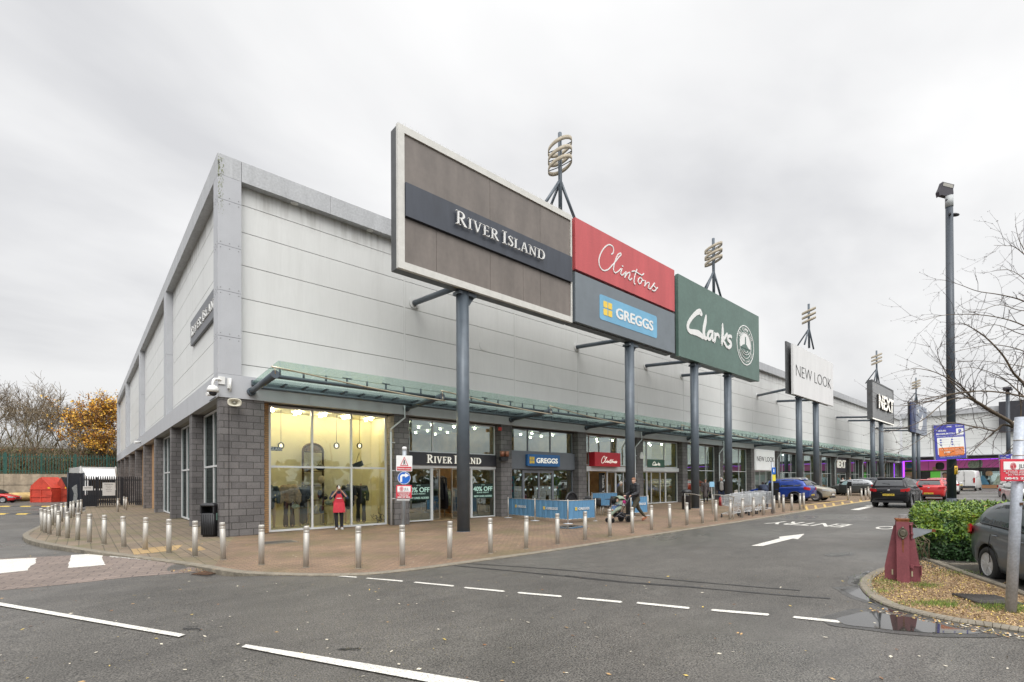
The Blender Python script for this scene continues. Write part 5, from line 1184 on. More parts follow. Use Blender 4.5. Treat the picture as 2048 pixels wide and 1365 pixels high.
t = MB(); t.M = frame(c_-_w*.135, rv, uv); text(t, 'NO.', .05, (0, .04), 'CENTER', bold=.02, th=.002); text(t, '7', .07, (0, -.09), 'CENTER', bold=.03, th=.002); rect(t, -.1, .005, .1, .015, .002); t.build('sticker_print', M_BLACKL, s)
M_PB = mat('parking_board_blue', (.05, .055, .36), .4); M_OR = mat('orange_panel', (.72, .20, .05), .45, amt=.06)
def parkboard(name, lab, c, k, post, yawp, d):
    s = empty(name, (0, 0, 0), 0, lab, 'parking sign', 'blue parking boards')
    n_ = Matrix.Rotation(yawp, 3, 'Z') @ rv; up_ = Matrix.Rotation(R_(-2.0), 3, _w) @ Vector((0, 0, 1)); n_ = Matrix.Rotation(R_(-3.5), 3, _w) @ n_
    M0 = frame(c, n_, up_)
    t = MB(); t.M = M0; rect(t, -36.5*k, -35*k, 36.5*k, 35*k, -.05); t.build('backing', M_GREY, s)
    t = MB(); t.M = M0; rrect(t, -36*k, 34*k, -34.5*k, 34.5*k, 1*k, .012); b_ = t.build('board', M_PB, s)
    t = MB(); t.M = M0 @ Matrix.Translation((0, 0, .013)); rrect(t, -31*k, 31*k, -25*k, 9*k, 2*k, .003); rrect(t, 14*k, 31*k, 13*k, 26*k, 2*k, .003)
    text(t, '3 HOURS', 3.4*k, (-32*k, 21*k), w=23*k, bold=.05, th=.003); text(t, 'MAXIMUM STAY', 3.4*k, (-32*k, 14.8*k), w=44*k, bold=.05, th=.003); text(t, 'WELCOME TO THE CAR PARK', 1.2*k, (-32*k, 11*k), w=62*k, bold=.01, th=.003)
    text(t, 'UKPARC', 2.6*k, (-8*k, 29*k), w=13*k, bold=.04, th=.003); text(t, 'OPERATOR', 2.2*k, (18*k, 29.5*k), w=12*k, bold=.02, th=.003); t.ribbon([(15.2*k+1.6*k*math.cos(R_(a)), 30.4*k+1.6*k*math.sin(R_(a))) for a in range(0, 361, 40)], .5*k, .003)
    text(t, 'PARKING CHARGES APPLY AT ALL TIMES', 1.2*k, (-26*k, -30*k), w=46*k, th=.003); t.build('white_print', M_SW, b_)
    t = MB(); t.M = M0 @ Matrix.Translation((0, 0, .017)); text(t, 'P', 9*k, (22.5*k, 15*k), 'CENTER', bold=.05, th=.003)
    for x in (-25, 1):
        for y in (4.5, -.5, -5.5): rect(t, x*k, y*k-1.3*k, (x+4)*k, y*k+1.3*k, .002)
    t.build('blue_print', M_PB, b_)
    t = MB(); t.M = M0 @ Matrix.Translation((0, 0, .017))
    for x in (-20, 6):
        for y in (4.5, -.5, -5.5): rect(t, x*k, y*k-.1*k, (x+16)*k, y*k+.25*k, .002)
    t.build('grey_print', mat('grey_print', (.4, .4, .42), .6), b_)
    t = MB(); t.M = M0 @ Matrix.Translation((0, 0, .018)); rrect(t, -29*k, 29*k, -28*k, -11*k, 1.2*k, .003); t.build('orange_panel', M_OR, b_)
    t = MB(); t.M = M0 @ Matrix.Translation((0, 0, .022)); text(t, '£100', 3.6*k, (-11*k, -22*k), 'CENTER', w=14*k, bold=.06, th=.003); text(t, 'CHARGE IF YOU BREAK THE TERMS', 1.1*k, (-11*k, -15.5*k), 'CENTER', w=32*k, th=.003)
    for q in range(4): text(t, 'TERMS AND CONDITIONS', .9*k, (8*k, (-15-3*q)*k), w=18*k, th=.003)
    t.build('white_print', M_SW, b_)
    return s
kP = 14.85/FPX
parkboard('parking_sign', 'blue parking board reading 3 HOURS MAXIMUM STAY fixed to the near lamp column', CAM+ray(1900.5, 884)*14.82, kP, None, R_(8), 14.85)
k2 = 31*.42/FPX
lp2 = CAM+ray(2018, 985)*31; lp2.z = gz(lp2.x)
s = empty('lamp_post', lp2, 0, 'second lamp column farther away, behind the twigs and beside white parked cars', 'lamp post')
t = MB(); t.cyl((0, 0, 0), (0, 0, 7.2), .12, .09, 14); t.lathe([(.2, 0), (.2, .95), (.12, 1.1)], 16); t.build('column', M_LAMPC_, s)
t = MB(); t.box((-.5, -.2, 7.15), (.5, .2, 7.28)); t.build('floodlight_head', MATS['lamp_housing'], s)
parkboard('parking_sign', 'smaller far blue parking board on the second lamp column, partly behind the red notice', CAM+ray(2016, 926)*30.8, k2*1.15, None, R_(5), 31)
# pole with blue and yellow plates beside the trolleys
pm = G(1545, 1028); s = empty('sign_post', pm, 0, 'thin grey pole with small blue and yellow plates among the shopping trolleys', 'sign post')
t = MB(); t.cyl((0, 0, 0), (0, 0, 2.47), .042, n=14); t.build('post', M_GALV, s)
t = MB(); t.M = frame(rv*.05+Vector((0, 0, 2.05))-_w*.05, rv, uv); rrect(t, -.09, .09, -.15, .17, .03, .01); t.build('blue_plate', M_SB, s)
t = MB(); t.M = frame(rv*.05+Vector((0, 0, 2.05))-_w*.062, rv, uv); t.ell((0, .07, 0), (.025, .03, .004)); t.ribbon([(0, .04), (0, -.06)], .05, .003); t.build('white_figure', M_SW, s)
t = MB(); t.M = frame(rv*.06+Vector((0, 0, 1.72))-_w*.05, rv, uv); rect(t, -.075, -.15, .075, .15, .01); t.build('yellow_plate', mat('yellow_plate', (.75, .62, .05), .45), s)

# ---------------------------------------------------------------- maroon height-barrier stanchion on the island
sp = G(1806, 1163); s = empty('barrier_stanchion', sp, 0, 'rusty maroon steel gate stanchion with flared side plates on the kerbed island', 'stanchion')
M_MAR = mat('maroon_paint', (.215, .060, .072), .5, amt=.14, scale=4, amt2=.10, scale2=25, bump=.15, bscale=30); M_RUST = mat('rust_stain', (.20, .065, .02), .85, amt=.4, scale=20)
sd_ = rv.copy(); fw_ = uv.cross(sd_); s.rotation_euler = (0, 0, math.atan2(sp.y-CAM.y, sp.x-CAM.x)-R_(90-6)); s.scale = (.80, .85, 1)
t = MB(); t.box((-.115, -.12, -.03), (.10, .10, 1.06)); t.build('post', M_MAR, s)
t = MB(); t.box((-.125, -.13, 1.06), (.11, .11, 1.085)); t.build('cap_plate', MATS['rust_stain'], s)
t = MB(); t.prism([(-.115, .02, 0), (-.31, .02, .02), (-.31, .02, .24), (-.15, .02, .95), (-.115, .02, .98)], (0, .02, 0)); t.build('side_plate', M_MAR, s)
t = MB(); t.prism([(.10, .02, 0), (.30, .02, .0), (.30, .02, .26), (.285, .02, .3), (.17, .02, .93), (.10, .02, .98)], (0, .02, 0)); t.build('side_plate', M_MAR, s)
t = MB(); t.box((.13, .0, .27), (.30, .02, .285)); t.box((.298, -.03, .12), (.315, .02, .285)); t.box((.12, -.06, .24), (.18, .0, .30)); t.build('catch_bracket', M_MAR, s)
t = MB(); t.box((-.19, .012, .1), (-.165, .021, .19)); t.box((.145, .012, .09), (.17, .021, .18)); t.build('slot', mat('pale_slot', (.5, .45, .3), .8), s)
t = MB(); t.cyl((-.01, -.12, .84), (-.01, -.145, .84), .085, n=24); t.cyl((-.01, -.145, .84), (-.01, -.17, .84), .062, .045, 24); t.ell((-.01, -.135, .93), (.025, .02, .02)); t.ell((-.01, -.135, .75), (.025, .02, .02)); t.build('dial_lock', mat('aged_bronze', (.16, .145, .11), .4, .7, amt=.2, scale=15), s)
t = MB(); t.prism([(-.025, -.1215, .72), (.012, -.1215, .72), (.0, -.1215, .50), (-.015, -.1215, .52)], (0, -.0015, 0)); t.box((-.115, -.1215, 1.035), (.1, -.12, 1.06)); t.build('rust_streak', M_RUST, s)
t = MB(); t.box((.10, -.03, .98), (.18, .03, 1.02)); t.box((.14, -.02, .74), (.17, .02, .98)); t.box((.10, -.03, .80), (.18, .03, .84)); t.ell((.15, -.04, .83), (.02, .02, .02)); t.ell((.13, -.05, .98), (.03, .02, .02)); t.build('hinge', M_MAR, s)
t = MB(); t.prism([(.17, -.0, .74), (.17, .0, .93), (.52, .08, .905), (.5, .08, .87)], (0, .012, 0)); t.build('barrier_arm', mat('dull_grey_steel', (.22, .24, .26), .6, .2, amt=.2), s)
t = MB(); t.box((.50, .075, .865), (.56, .095, .91)); t.build('rusty_tip', M_RUST, s)
t = MB(); t.box((-.05, .02, 1.085), (.09, .1, 1.15)); t.build('spring_box', mat('dull_grey_steel2', (.3, .3, .3), .6, .4, amt=.4, scale=30), s)

# ---------------------------------------------------------------- kerbed island
IK = [(1900, 1077), (1850, 1096), (1800, 1120), (1770, 1133), (1742, 1145), (1724, 1158), (1722, 1170), (1736, 1188), (1768, 1206), (1810, 1219), (1860, 1231), (1920, 1242), (1985, 1251), (2060, 1263), (2200, 1284), (2330, 1302)]
ik = catmull([tuple(G(*p)[:2]) for p in IK], 4)
kerb('island_kerb', [(p.x, p.y) for p in ik], lambda x, y: .0, lambda x, y: rz(x, y), w=.15, step=.9, mt2=M_KERBD)
EA = [(1820, 1108), (1862, 1120), (1930, 1147), (1990, 1169), (2048, 1190), (2250, 1265), (2400, 1320)]
ea = [tuple(G(*p)[:2]) for p in EA]
fill('planting_bed', [(p.x, p.y) for p in ik]+ea[::-1], M_SOIL, lambda x, y: -.012)
fill('hedge_bed', [tuple(G(*p)[:2]) for p in [(1790, 1125), (1862, 1120), (1975, 1126), (2300, 1140), (2500, 1130), (2300, 1040), (1900, 1040), (1800, 1060)]], M_SOIL, lambda x, y: -.03)
kerb('island_kerb', ea, lambda x, y: .03, lambda x, y: -.12, w=.07, step=1.2)
kerb('island_kerb', [tuple(G(*p)[:2]) for p in [(1870, 1120), (1900, 1127), (1975, 1126), (2300, 1135)]], lambda x, y: .02, lambda x, y: -.12, w=.07, step=1.2)
gp = [G(*p, .0) for p in [(1903, 1190), (1990, 1194), (2052, 1212), (1962, 1210)]]
s = empty('drain_cover', (0, 0, 0), 0, 'dark ribbed metal cover lying in the mulch beside the leaning post', 'drain cover')
t = MB(); t.prism([(p.x, p.y, .0) for p in gp][::-1], (0, 0, .02)); t.build('plate', M_STEEL, s)
t = MB()
for k in range(14):
    a = gp[0].lerp(gp[1], (k+.5)/14); b = gp[3].lerp(gp[2], (k+.5)/14); t.tube([(a.x, a.y, .022), (b.x, b.y, .022)], .012, 4)
t.build('ribs', M_STEEL, s)
# ---------------------------------------------------------------- people: bodies and clothes remeshed into continuous surfaces
M_SKIN = mat('skin', (.52, .30, .21), .55, amt=.08, scale=20); M_SKIN2 = mat('pale_skin', (.60, .38, .29), .55, amt=.06)
M_EYE = mat('eye_dark', (.03, .02, .02), .3)
def limb(t, pts, rs, n=12):
    """chain of tapered capsules"""
    for (a, b), (r0, r1) in zip(zip(pts, pts[1:]), zip(rs, rs[1:])):
        t.cyl(a, b, r0, r1, n); t.ell(a, (r0,)*3, n, 8); t.ell(b, (r1,)*3, n, 8)
def remesh(t, name, mats, parent, vox=.014, smooth=4):
    me = t.mesh(name, mats); o = bpy.data.objects.new(name, me); COL.objects.link(o)
    m1 = o.modifiers.new('r', 'REMESH'); m1.mode = 'VOXEL'; m1.voxel_size = vox; m1.use_smooth_shade = True
    m2 = o.modifiers.new('s', 'SMOOTH'); m2.iterations = smooth; m2.factor = .5
    dg = bpy.context.evaluated_depsgraph_get(); me2 = bpy.data.meshes.new_from_object(o.evaluated_get(dg)); o.modifiers.clear(); o.data = me2
    me2.name = name; bpy.data.meshes.remove(me)
    reg(o, parent); return o
V3 = Vector
def head(t, c, h, R, face=True):
    """head with jaw, nose, brow, ears; c = head centre, h = head height, facing local +X"""
    k = h/.23
    def E_(p, r, RR=None): t.ell(c+R@(V3(p)*k), tuple(q*k for q in r), 16, 10, R if RR is None else RR)
    E_((-.008, 0, .025), (.095, .076, .092)); E_((.018, 0, -.035), (.070, .058, .075)); E_((.045, 0, -.085), (.030, .030, .026))
    E_((.098, 0, -.018), (.018, .011, .020)); E_((.090, 0, .004), (.010, .008, .028)); E_((.082, 0, -.058), (.013, .022, .009)); E_((.070, .0, .030), (.020, .048, .012))
    for s_ in (-1, 1): E_((-.005, .078*s_, -.008), (.018, .008, .030)); E_((.055, .035*s_, -.03), (.028, .022, .022))
def hand(t, w, d, up, side, k=1.0, curl=.6):
    """palm at w pointing along d; up = back of hand; side = thumb side"""
    d, up, side = V3(d).normalized(), V3(up).normalized(), V3(side).normalized()
    Rm = Matrix((d, side, up)).transposed()
    t.ell(w+d*.045*k, (.048*k, .040*k, .016*k), 12, 8, Rm)
    for i, (o_, l) in enumerate(((.030, .070), (.010, .078), (-.010, .072), (-.029, .056))):
        a = w+d*.085*k+side*o_*k; b = a+(d*math.cos(curl)-up*math.sin(curl))*l*.5*k; e_ = b+(d*math.cos(curl*2)-up*math.sin(curl*2))*l*.5*k
        limb(t, [a-d*.02*k, a, b, e_], [.010*k, .0095*k, .0085*k, .007*k], 8)
    a = w+d*.02*k+side*.035*k; b = a+(d*.6+side*.6-up*.3).normalized()*.035*k; e_ = b+(d*.9+side*.1-up*.4).normalized()*.03*k
    limb(t, [a-side*.015*k, a, b, e_], [.013*k, .012*k, .011*k, .008*k], 8)
def person(name, label, loc, yaw, H=1.75, build_=1.0, pose=None, top=None, trouser=None, shoe=None, hairc=None, skin=None, hair='short', coat=None, hips=True, vox=.014, cat='person', headless=False, skirt=None, sleeves=1.0, group=None, fingers=True, shell=.012, neck_open=False, bare=None):
    """loc: ground point; local +X is the facing direction; pose overrides joints in units of a 1.75 m body"""
    k = H/1.75; e = empty(name, loc, yaw, label, cat, group); skin = skin or M_SKIN
    J = dict(pelvis=(0, 0, .93), waist=(0, 0, 1.08), chest=(0, 0, 1.30), neck=(0, 0, 1.47), head=(.025, 0, 1.63),
        shL=(0, .18, 1.42), shR=(0, -.18, 1.42), elL=(-.01, .25, 1.15), elR=(-.01, -.25, 1.15), wrL=(.06, .25, .90), wrR=(.06, -.25, .90),
        hpL=(0, .095, .90), hpR=(0, -.095, .90), knL=(.01, .11, .50), knR=(.01, -.11, .50), anL=(-.02, .11, .08), anR=(-.02, -.11, .08), look=(0, 0, 0), handL=None, handR=None, footL=0, footR=0)
    J.update(pose or {}); P = {a: V3(b)*k for a, b in J.items() if isinstance(b, tuple) and a not in ('look', 'handL', 'handR')}
    b_ = build_*k
    R = Matrix.Rotation(R_(J['look'][0]), 3, 'Z') @ Matrix.Rotation(R_(J['look'][1]), 3, 'Y')
    t = MB()
    up_ = (P['chest']-P['pelvis']).normalized()
    # body core
    limb(t, [P['pelvis'], P['waist'], P['chest']], [.115*b_, .105*b_, .12*b_]); t.ell(P['pelvis'], (.11*b_, .155*b_, .12*b_)); t.ell(P['chest'], (.115*b_, .165*b_, .16*b_))
    limb(t, [P['chest'], P['neck'], P['head']-R@V3((.01, 0, .05))*k] if not headless else [P['chest'], P['neck'], P['neck']+up_*.05*k], [.09*b_, .055*k, .052*k])
    if not headless: head(t, P['head'], .23*k, R)
    for s_ in 'LR':
        sg = 1 if s_ == 'L' else -1
        limb(t, [P['chest']+V3((0, .08*sg, .1))*k, P['sh'+s_], P['el'+s_], P['wr'+s_]], [.06*b_, .052*b_, .038*k, .026*k])
        d = P['wr'+s_]-P['el'+s_]; d.normalize(); hd = J['hand'+s_]
        if hd: hand(t, P['wr'+s_], hd[0], hd[1], hd[2], k*1.05, hd[3] if len(hd) > 3 else .6)
        else:
            sd = V3((1, 0, 0)) if abs(d.x) < .7 else V3((0, 0, 1)); u = V3((0, sg, 0)) if abs(d.y) < .7 else V3((0, 0, 1)); u = (u-d*u.dot(d)).normalized(); hand(t, P['wr'+s_], d, u, d.cross(u)*(1 if d.cross(u).x > 0 else -1), k*1.05, .35)
        limb(t, [P['hp'+s_], P['kn'+s_], P['an'+s_]], [.085*b_, .055*k, .038*k])
        f = R_(J['foot'+s_]); fx = V3((math.cos(f), math.sin(f), 0))
        limb(t, [P['an'+s_], P['an'+s_]+fx*.12*k-V3((0, 0, .045))*k], [.038*k, .03*k])
    body = remesh(t, 'body', skin, e, vox)
    if not headless:
        t = MB()
        for s_ in (-1, 1): t.ell(P['head']+R@V3((.083, .030*s_, .008))*k, (.007*k, .011*k, .006*k), 8, 6)
        t.build('eyes', M_EYE, e)
    # trousers / skirt / bare legs
    if trouser:
        t = MB(); t.ell(P['pelvis'], (.125*b_, .168*b_, .13*b_))
        limb(t, [P['pelvis'], P['waist']-V3((0, 0, .03))*k], [.125*b_, .118*b_])
        for s_ in 'LR':
            a = P['an'+s_]; w = trouser[1] if len(trouser) > 1 else .062
            limb(t, [P['hp'+s_], P['hp'+s_].lerp(P['kn'+s_], .5), P['kn'+s_], P['kn'+s_].lerp(a, .6), a+V3((0, 0, .0))*k], [.105*b_, .095*b_, .075*b_, w*1.08*k, w*k])
        remesh(t, 'trousers', trouser[0], e, vox, 3)
    if skirt:
        t = MB(); limb(t, [P['waist'], P['pelvis'], P['pelvis']-V3((0, 0, skirt[1]))*k], [.12*b_, .165*b_, .165*b_]); remesh(t, 'skirt', skirt[0], e, vox, 3)
    # top
    if top:
        c = top[0]; th = top[1] if len(top) > 1 else .02; hem = top[2] if len(top) > 2 else .0
        t = MB(); lo = P['pelvis']+up_*(-hem)*k
        limb(t, [lo, P['waist'], P['chest'], P['chest']+up_*.08*k], [.13*b_+th if hem > .2 else .12*b_+th, .108*b_+th, .122*b_+th, .10*b_+th])
        t.ell(P['chest'], (.118*b_+th, .175*b_+th, .165*b_+th)); t.ell(lo, (.12*b_+th, .165*b_+th, .07*b_+th)); t.ell(P['waist'], (.11*b_+th, .15*b_+th, .16*b_))
        if not neck_open: limb(t, [P['neck']-up_*.03*k, P['neck']+up_*.015*k], [.085*k, .066*k+th*.3])
        for s_ in 'LR':
            sg = 1 if s_ == 'L' else -1; a, b = P['el'+s_], P['wr'+s_]
            pts = [P['chest']+V3((0, .08*sg, .1))*k, P['sh'+s_], a] + ([a.lerp(b, .93)] if sleeves >= 1 else []); rs = [.07*b_+th, .062*b_+th, .048*k+th] + [.036*k+th]
            if sleeves < 1: pts = pts[:2]+[pts[1].lerp(a, min(1, sleeves*2))]; rs = rs[:3]
            limb(t, pts, rs)
        remesh(t, top[3] if len(top) > 3 else 'jacket', c, e, vox, 3)
    if shoe:
        for s_ in 'LR':
            f = R_(J['foot'+s_]); a = P['an'+s_]; t = MB(); fx = V3((math.cos(f), math.sin(f), 0)); tip = J.get('tip'+s_, 0); fx.z = -tip; 
            Rf = Matrix.Rotation(f, 3, 'Z') @ Matrix.Rotation(math.asin(max(-1, min(1, tip))), 3, 'Y')
            o_ = a+Rf@V3((.055, 0, -.045))*k; t.ell(o_, (.135*k, .048*k, .045*k), 14, 8, Rf); t.ell(a+Rf@V3((-.01, 0, -.01))*k, (.055*k, .045*k, .055*k), 12, 8, Rf); t.obox(o_+Rf@V3((0, 0, -.035))*k, Rf@V3((.125, 0, 0))*k, Rf@V3((0, .042, 0))*k, Rf@V3((0, 0, .012))*k)
            remesh(t, 'shoe', shoe, e, .012, 2)
    if hairc and not headless:
        t = MB(); c = P['head']; kk = k
        def E_(p, r): t.ell(c+R@(V3(p)*kk), tuple(q*kk for q in r), 16, 10, R)
        E_((-.022, 0, .042), (.092, .083, .088)); E_((-.045, 0, .0), (.065, .079, .075)); E_((.025, 0, .085), (.060, .064, .035))
        if hair == 'long': E_((-.06, 0, -.10), (.045, .075, .12)); E_((-.03, .07, -.05), (.045, .025, .09)); E_((-.03, -.07, -.05), (.045, .025, .09))
        if hair == 'bun': E_((-.11, 0, .06), (.05, .05, .05))
        if hair == 'hat': E_((-.005, 0, .055), (.102, .092, .085)); E_((.0, 0, .02), (.105, .094, .03))
        if hair == 'hood': E_((-.04, 0, .0), (.10, .10, .14)); E_((-.03, 0, -.10), (.11, .11, .07))
        remesh(t, 'hair' if hair not in ('hat', 'hood') else hair, hairc, e, .012, 2)
    return e, P, k
M_BLKC = mat('black_cloth', (.014, .014, .017), .85, amt=.3, scale=12, bump=.4, bscale=25); M_NAVYC = mat('navy_cloth', (.02, .03, .06), .85, amt=.3, scale=10)
M_DENIM = mat('dark_denim', (.03, .045, .09), .85, amt=.25, scale=12); M_OLIVE = mat('dark_olive_cloth', (.055, .05, .032), .85, amt=.2, scale=10); M_REDA = mat('red_apron', (.55, .035, .055), .75, amt=.12, scale=6)
M_BROWNH = mat('dark_brown_hair', (.02, .012, .008), .6, amt=.3, scale=40); M_GING = mat('ginger_hair', (.20, .09, .045), .6, amt=.3, scale=40); M_WHH = mat('white_hair', (.62, .60, .56), .7, amt=.1, scale=30); M_BLOND = mat('auburn_hair', (.25, .11, .05), .6, amt=.3, scale=30)
M_TSH = mat('tan_shoe', (.30, .10, .04), .55, amt=.2); M_TRN = mat('pale_trainer', (.55, .56, .56), .6, amt=.2, scale=20)
def puff(name, c):      # quilted jacket: baffles as bump, shade between them darkened into the colour
    mt = bpy.data.materials.new(name); mt.use_nodes = True; nt = mt.node_tree; b = nt.nodes['Principled BSDF']; b.inputs['Roughness'].default_value = .42; 
    tc = node(nt, 'ShaderNodeTexCoord').outputs['Object']; w = node(nt, 'ShaderNodeTexWave', wave_type='BANDS', bands_direction='Z'); w.inputs['Scale'].default_value = 5.5; w.inputs['Distortion'].default_value = .6; nt.links.new(tc, w.inputs[0])
    bp = node(nt, 'ShaderNodeBump'); bp.inputs['Strength'].default_value = .9; bp.inputs['Distance'].default_value = .02; nt.links.new(w.outputs[1], bp.inputs['Height']); nt.links.new(bp.outputs[0], b.inputs['Normal'])
    r = node(nt, 'ShaderNodeMapRange'); r.inputs[3].default_value = .6; r.inputs[4].default_value = 1.15; nt.links.new(w.outputs[1], r.inputs[0]); s, _ = noise_col(nt, c, .15, 14); v = node(nt, 'ShaderNodeVectorMath', operation='SCALE'); nt.links.new(s, v.inputs[0]); nt.links.new(r.outputs[0], v.inputs['Scale']); nt.links.new(v.outputs[0], b.inputs['Base Color']); return mt
M_PUFFB = puff('black_quilted_jacket', (.020, .021, .026)); M_PUFFT = puff('taupe_quilted_coat', (.12, .10, .10))
CY = lambda p: math.atan2(CAM.y-p[1], CAM.x-p[0])     # yaw towards the camera

# person in red apron taking a photo, in front of the display window
p = G(678, 1059); p.y = -.0; 
e, P, k = person('person', 'person in a red apron over dark clothes raising a phone to the face', p, CY(p)+R_(6), 1.70, .98,
   dict(head=(.05, 0, 1.60), look=(8, 4, 0), elL=(.10, .30, 1.22), elR=(.10, -.30, 1.22), wrL=(.20, .09, 1.50), wrR=(.20, -.09, 1.50), handL=((.0, -.6, .55), (-.2, .6, .3), (-.6, .2, -.6), .9), handR=((.0, .6, .55), (-.2, -.6, .3), (-.6, -.2, -.6), .9), knR=(.04, -.10, .5), anR=(.06, -.08, .08), footL=10, footR=-12),
   top=(M_NAVYC, .018, .03, 'shirt'), trouser=(M_BLKC, .058), shoe=M_TRN, hairc=M_BROWNH, sleeves=.5, skin=M_SKIN)
t = MB(); 
def apron_ring(z, w, x0): return [(x0, -w, z), (x0+.035, -w*.6, z), (x0+.05, 0, z), (x0+.035, w*.6, z), (x0, w, z)]
rings = [apron_ring(z*k, w, x) for z, w, x in ((1.38, .07, .125), (1.30, .11, .135), (1.12, .17, .125), (1.05, .19, .115), (.98, .20, .13), (.80, .215, .145), (.66, .22, .15))]
for A, C_ in zip(rings, rings[1:]):
    ia = [t.P(q) for q in A]; ic = [t.P(q) for q in C_]
    for q in range(4): t.F((ia[q], ic[q], ic[q+1], ia[q+1]))
ap = t.build('apron', M_REDA, e); so_ = ap.modifiers.new('s', 'SOLIDIFY'); so_.thickness = .012
t = MB(); t.ribbon([(-.1, 1.27), (.1, 1.27)], .03); 
t = MB(); t.box((.178, -.085, 1.20*k), (.184, .085, 1.225*k)); t.build('apron_print', M_SW, e)
t = MB(); t.tube([(.13, -.07, 1.36*k), (.02, -.10, 1.49*k), (-.06, 0, 1.52*k), (.02, .10, 1.49*k), (.13, .07, 1.36*k)], .012, 6); t.tube([(.13, -.19, 1.06*k), (.0, -.2, 1.07*k), (-.15, 0, 1.08*k), (0, .2, 1.07*k), (.13, .19, 1.06*k)], .012, 6); t.build('apron_strap', M_REDA, e)
ph = empty('phone', p+Matrix.Rotation(e.rotation_euler[2], 3, 'Z')@V3((.205, 0, 1.60)), e.rotation_euler[2], 'small pale phone held up before the face of the person in the apron', 'phone')
t = MB(); t.bbox((0, 0, 0), (.012, .07, .13)); t.build('case', M_WHT, ph); t = MB(); t.bbox((.008, .018, .045), (.006, .02, .025)); t.build('lens', M_BLK, ph)

# man pushing a pushchair, walking to the left
pm_ = G(1272, 1043); yw = math.atan2(-_r.y, -_r.x)+R_(22)      # travel direction: screen left, slightly towards the camera
e, P, k = person('person', 'man in black quilted jacket and olive trousers striding while pushing a pushchair', pm_, yw, 1.84, 1.02,
   dict(pelvis=(0, 0, .91), chest=(.04, 0, 1.29), neck=(.06, 0, 1.46), head=(.10, 0, 1.61), look=(22, 16, 0), shL=(.04, .18, 1.41), shR=(.04, -.18, 1.41), elL=(.08, .25, 1.14), elR=(.02, -.26, 1.15), wrL=(.34, .20, 1.04), wrR=(.34, -.2, 1.04), handL=((.9, 0, -.25), (.2, .1, .95), (0, -1, 0), 1.1), handR=((.9, 0, -.25), (.2, -.1, .95), (0, 1, 0), 1.1),
        knL=(.20, .10, .53), anL=(.26, .10, .09), knR=(-.20, -.10, .50), anR=(-.50, -.10, .17), footL=0, footR=0, tipR=.45),
   top=(M_PUFFB, .035, .06), trouser=(M_OLIVE, .055), shoe=M_TSH, hairc=M_GING, skin=M_SKIN2, vox=.013)
t = MB(); t.ell(V3((.0, 0, 1.47))*k, (.11, .13, .06), 14, 8); t.build('hood', M_PUFFB, e)
# pushchair
FW = Matrix.Rotation(yw, 3, 'Z'); pc_ = pm_+FW@V3((.92, 0, 0)); pc_.z = gz(pc_.x)
M_SAGE = mat('sage_fabric', (.22, .27, .21), .8, amt=.12, scale=8); M_FRMK = mat('graphite_tube', (.10, .10, .11), .35, .7)
s = empty('pushchair', pc_, yw, 'sage green pushchair with black frame and baby seat, pushed by the man', 'pushchair')
wy = .26
def wheel(c, r, w, par, nm='wheel'):
    t = MB(); t.M = Matrix.Translation(c) @ Matrix.Rotation(R_(90), 4, 'X'); t.lathe([(r*.82, -w/2), (r*.97, -w/2), (r, -w*.25), (r, w*.25), (r*.97, w/2), (r*.82, w/2), (r*.82, -w/2)], 24); wh = t.build(nm, M_BLK, par)
    t = MB(); t.M = Matrix.Translation(c) @ Matrix.Rotation(R_(90), 4, 'X')
    for q in range(5): a = 2*math.pi*q/5; t.cyl((0, 0, 0), (r*.83*math.cos(a), r*.83*math.sin(a), 0), w*.22, n=6)
    t.cyl((0, 0, -w*.5), (0, 0, w*.5), r*.2, n=12); t.lathe([(r*.76, -w*.3), (r*.83, -w*.3), (r*.83, w*.3), (r*.76, w*.3)], 24); t.build('rim', M_FRMK, wh)
for sy in (-1, 1): wheel(V3((-.36, wy*sy, .145)), .145, .045, s); wheel(V3((.36, wy*.72*sy, .095)), .095, .04, s)
t = MB()
for sy in (-1, 1):
    y = wy*.86*sy; t.tube([(-.36, y, .145), (-.05, y, .42), (.32, y*.8, .17)], .016, 8); t.tube([(-.05, y, .42), (-.42, y, .98), (-.56, y, 1.06)], .014, 8); t.cyl((.32, y*.8, .17), (.36, y*.84, .10), .02, n=8); t.cyl((-.36, y, .145), (.05, y, .30), .012, n=8)
t.cyl((-.56, -wy*.86, 1.06), (-.56, wy*.86, 1.06), .02, n=10); t.cyl((-.36, -wy, .145), (-.36, wy, .145), .012, n=8); t.build('frame', M_FRMK, s)
t = MB(); limb(t, [(-.12, 0, .84), (-.02, 0, .58), (.16, 0, .50), (.30, 0, .34)], [.10, .12, .10, .06]); 
for v in t.v: v.y *= 1.75
seat = remesh(t, 'seat', M_SAGE, s, .015, 4)
t = MB(); n = 9
rows = []
for i in range(7):
    a = R_(20+100*i/6); rows.append([t.P((-.14-.27*math.cos(a)*1.0+.05, .20*math.cos(math.pi*j/(n-1))*1.0, .80+.30*math.sin(a)*(.55+.45*math.sin(math.pi*j/(n-1))))) for j in range(n)])
t.smooth = True
for A, C_ in zip(rows, rows[1:]):
    for j in range(n-1): t.F((A[j], A[j+1], C_[j+1], C_[j]))
hd = t.build('canopy_hood', M_SAGE, s); so_ = hd.modifiers.new('s', 'SOLIDIFY'); so_.thickness = .015
t = MB(); t.box((-.30, -.17, .22), (.10, .17, .38)); t.build('basket', M_BLKC, s)
t = MB(); t.tube(catmull([(-.1, -.2, .70), (.12, -.2, .73), (.20, 0, .74), (.12, .2, .73), (-.1, .2, .70)], 5), .018, 8); t.build('bumper_bar', M_BLK, s)
bb = pc_+FW@V3((-.02, 0, .60))
e = empty('person', bb, yw, 'fair haired baby in blue clothes sitting back in the pushchair', 'person')
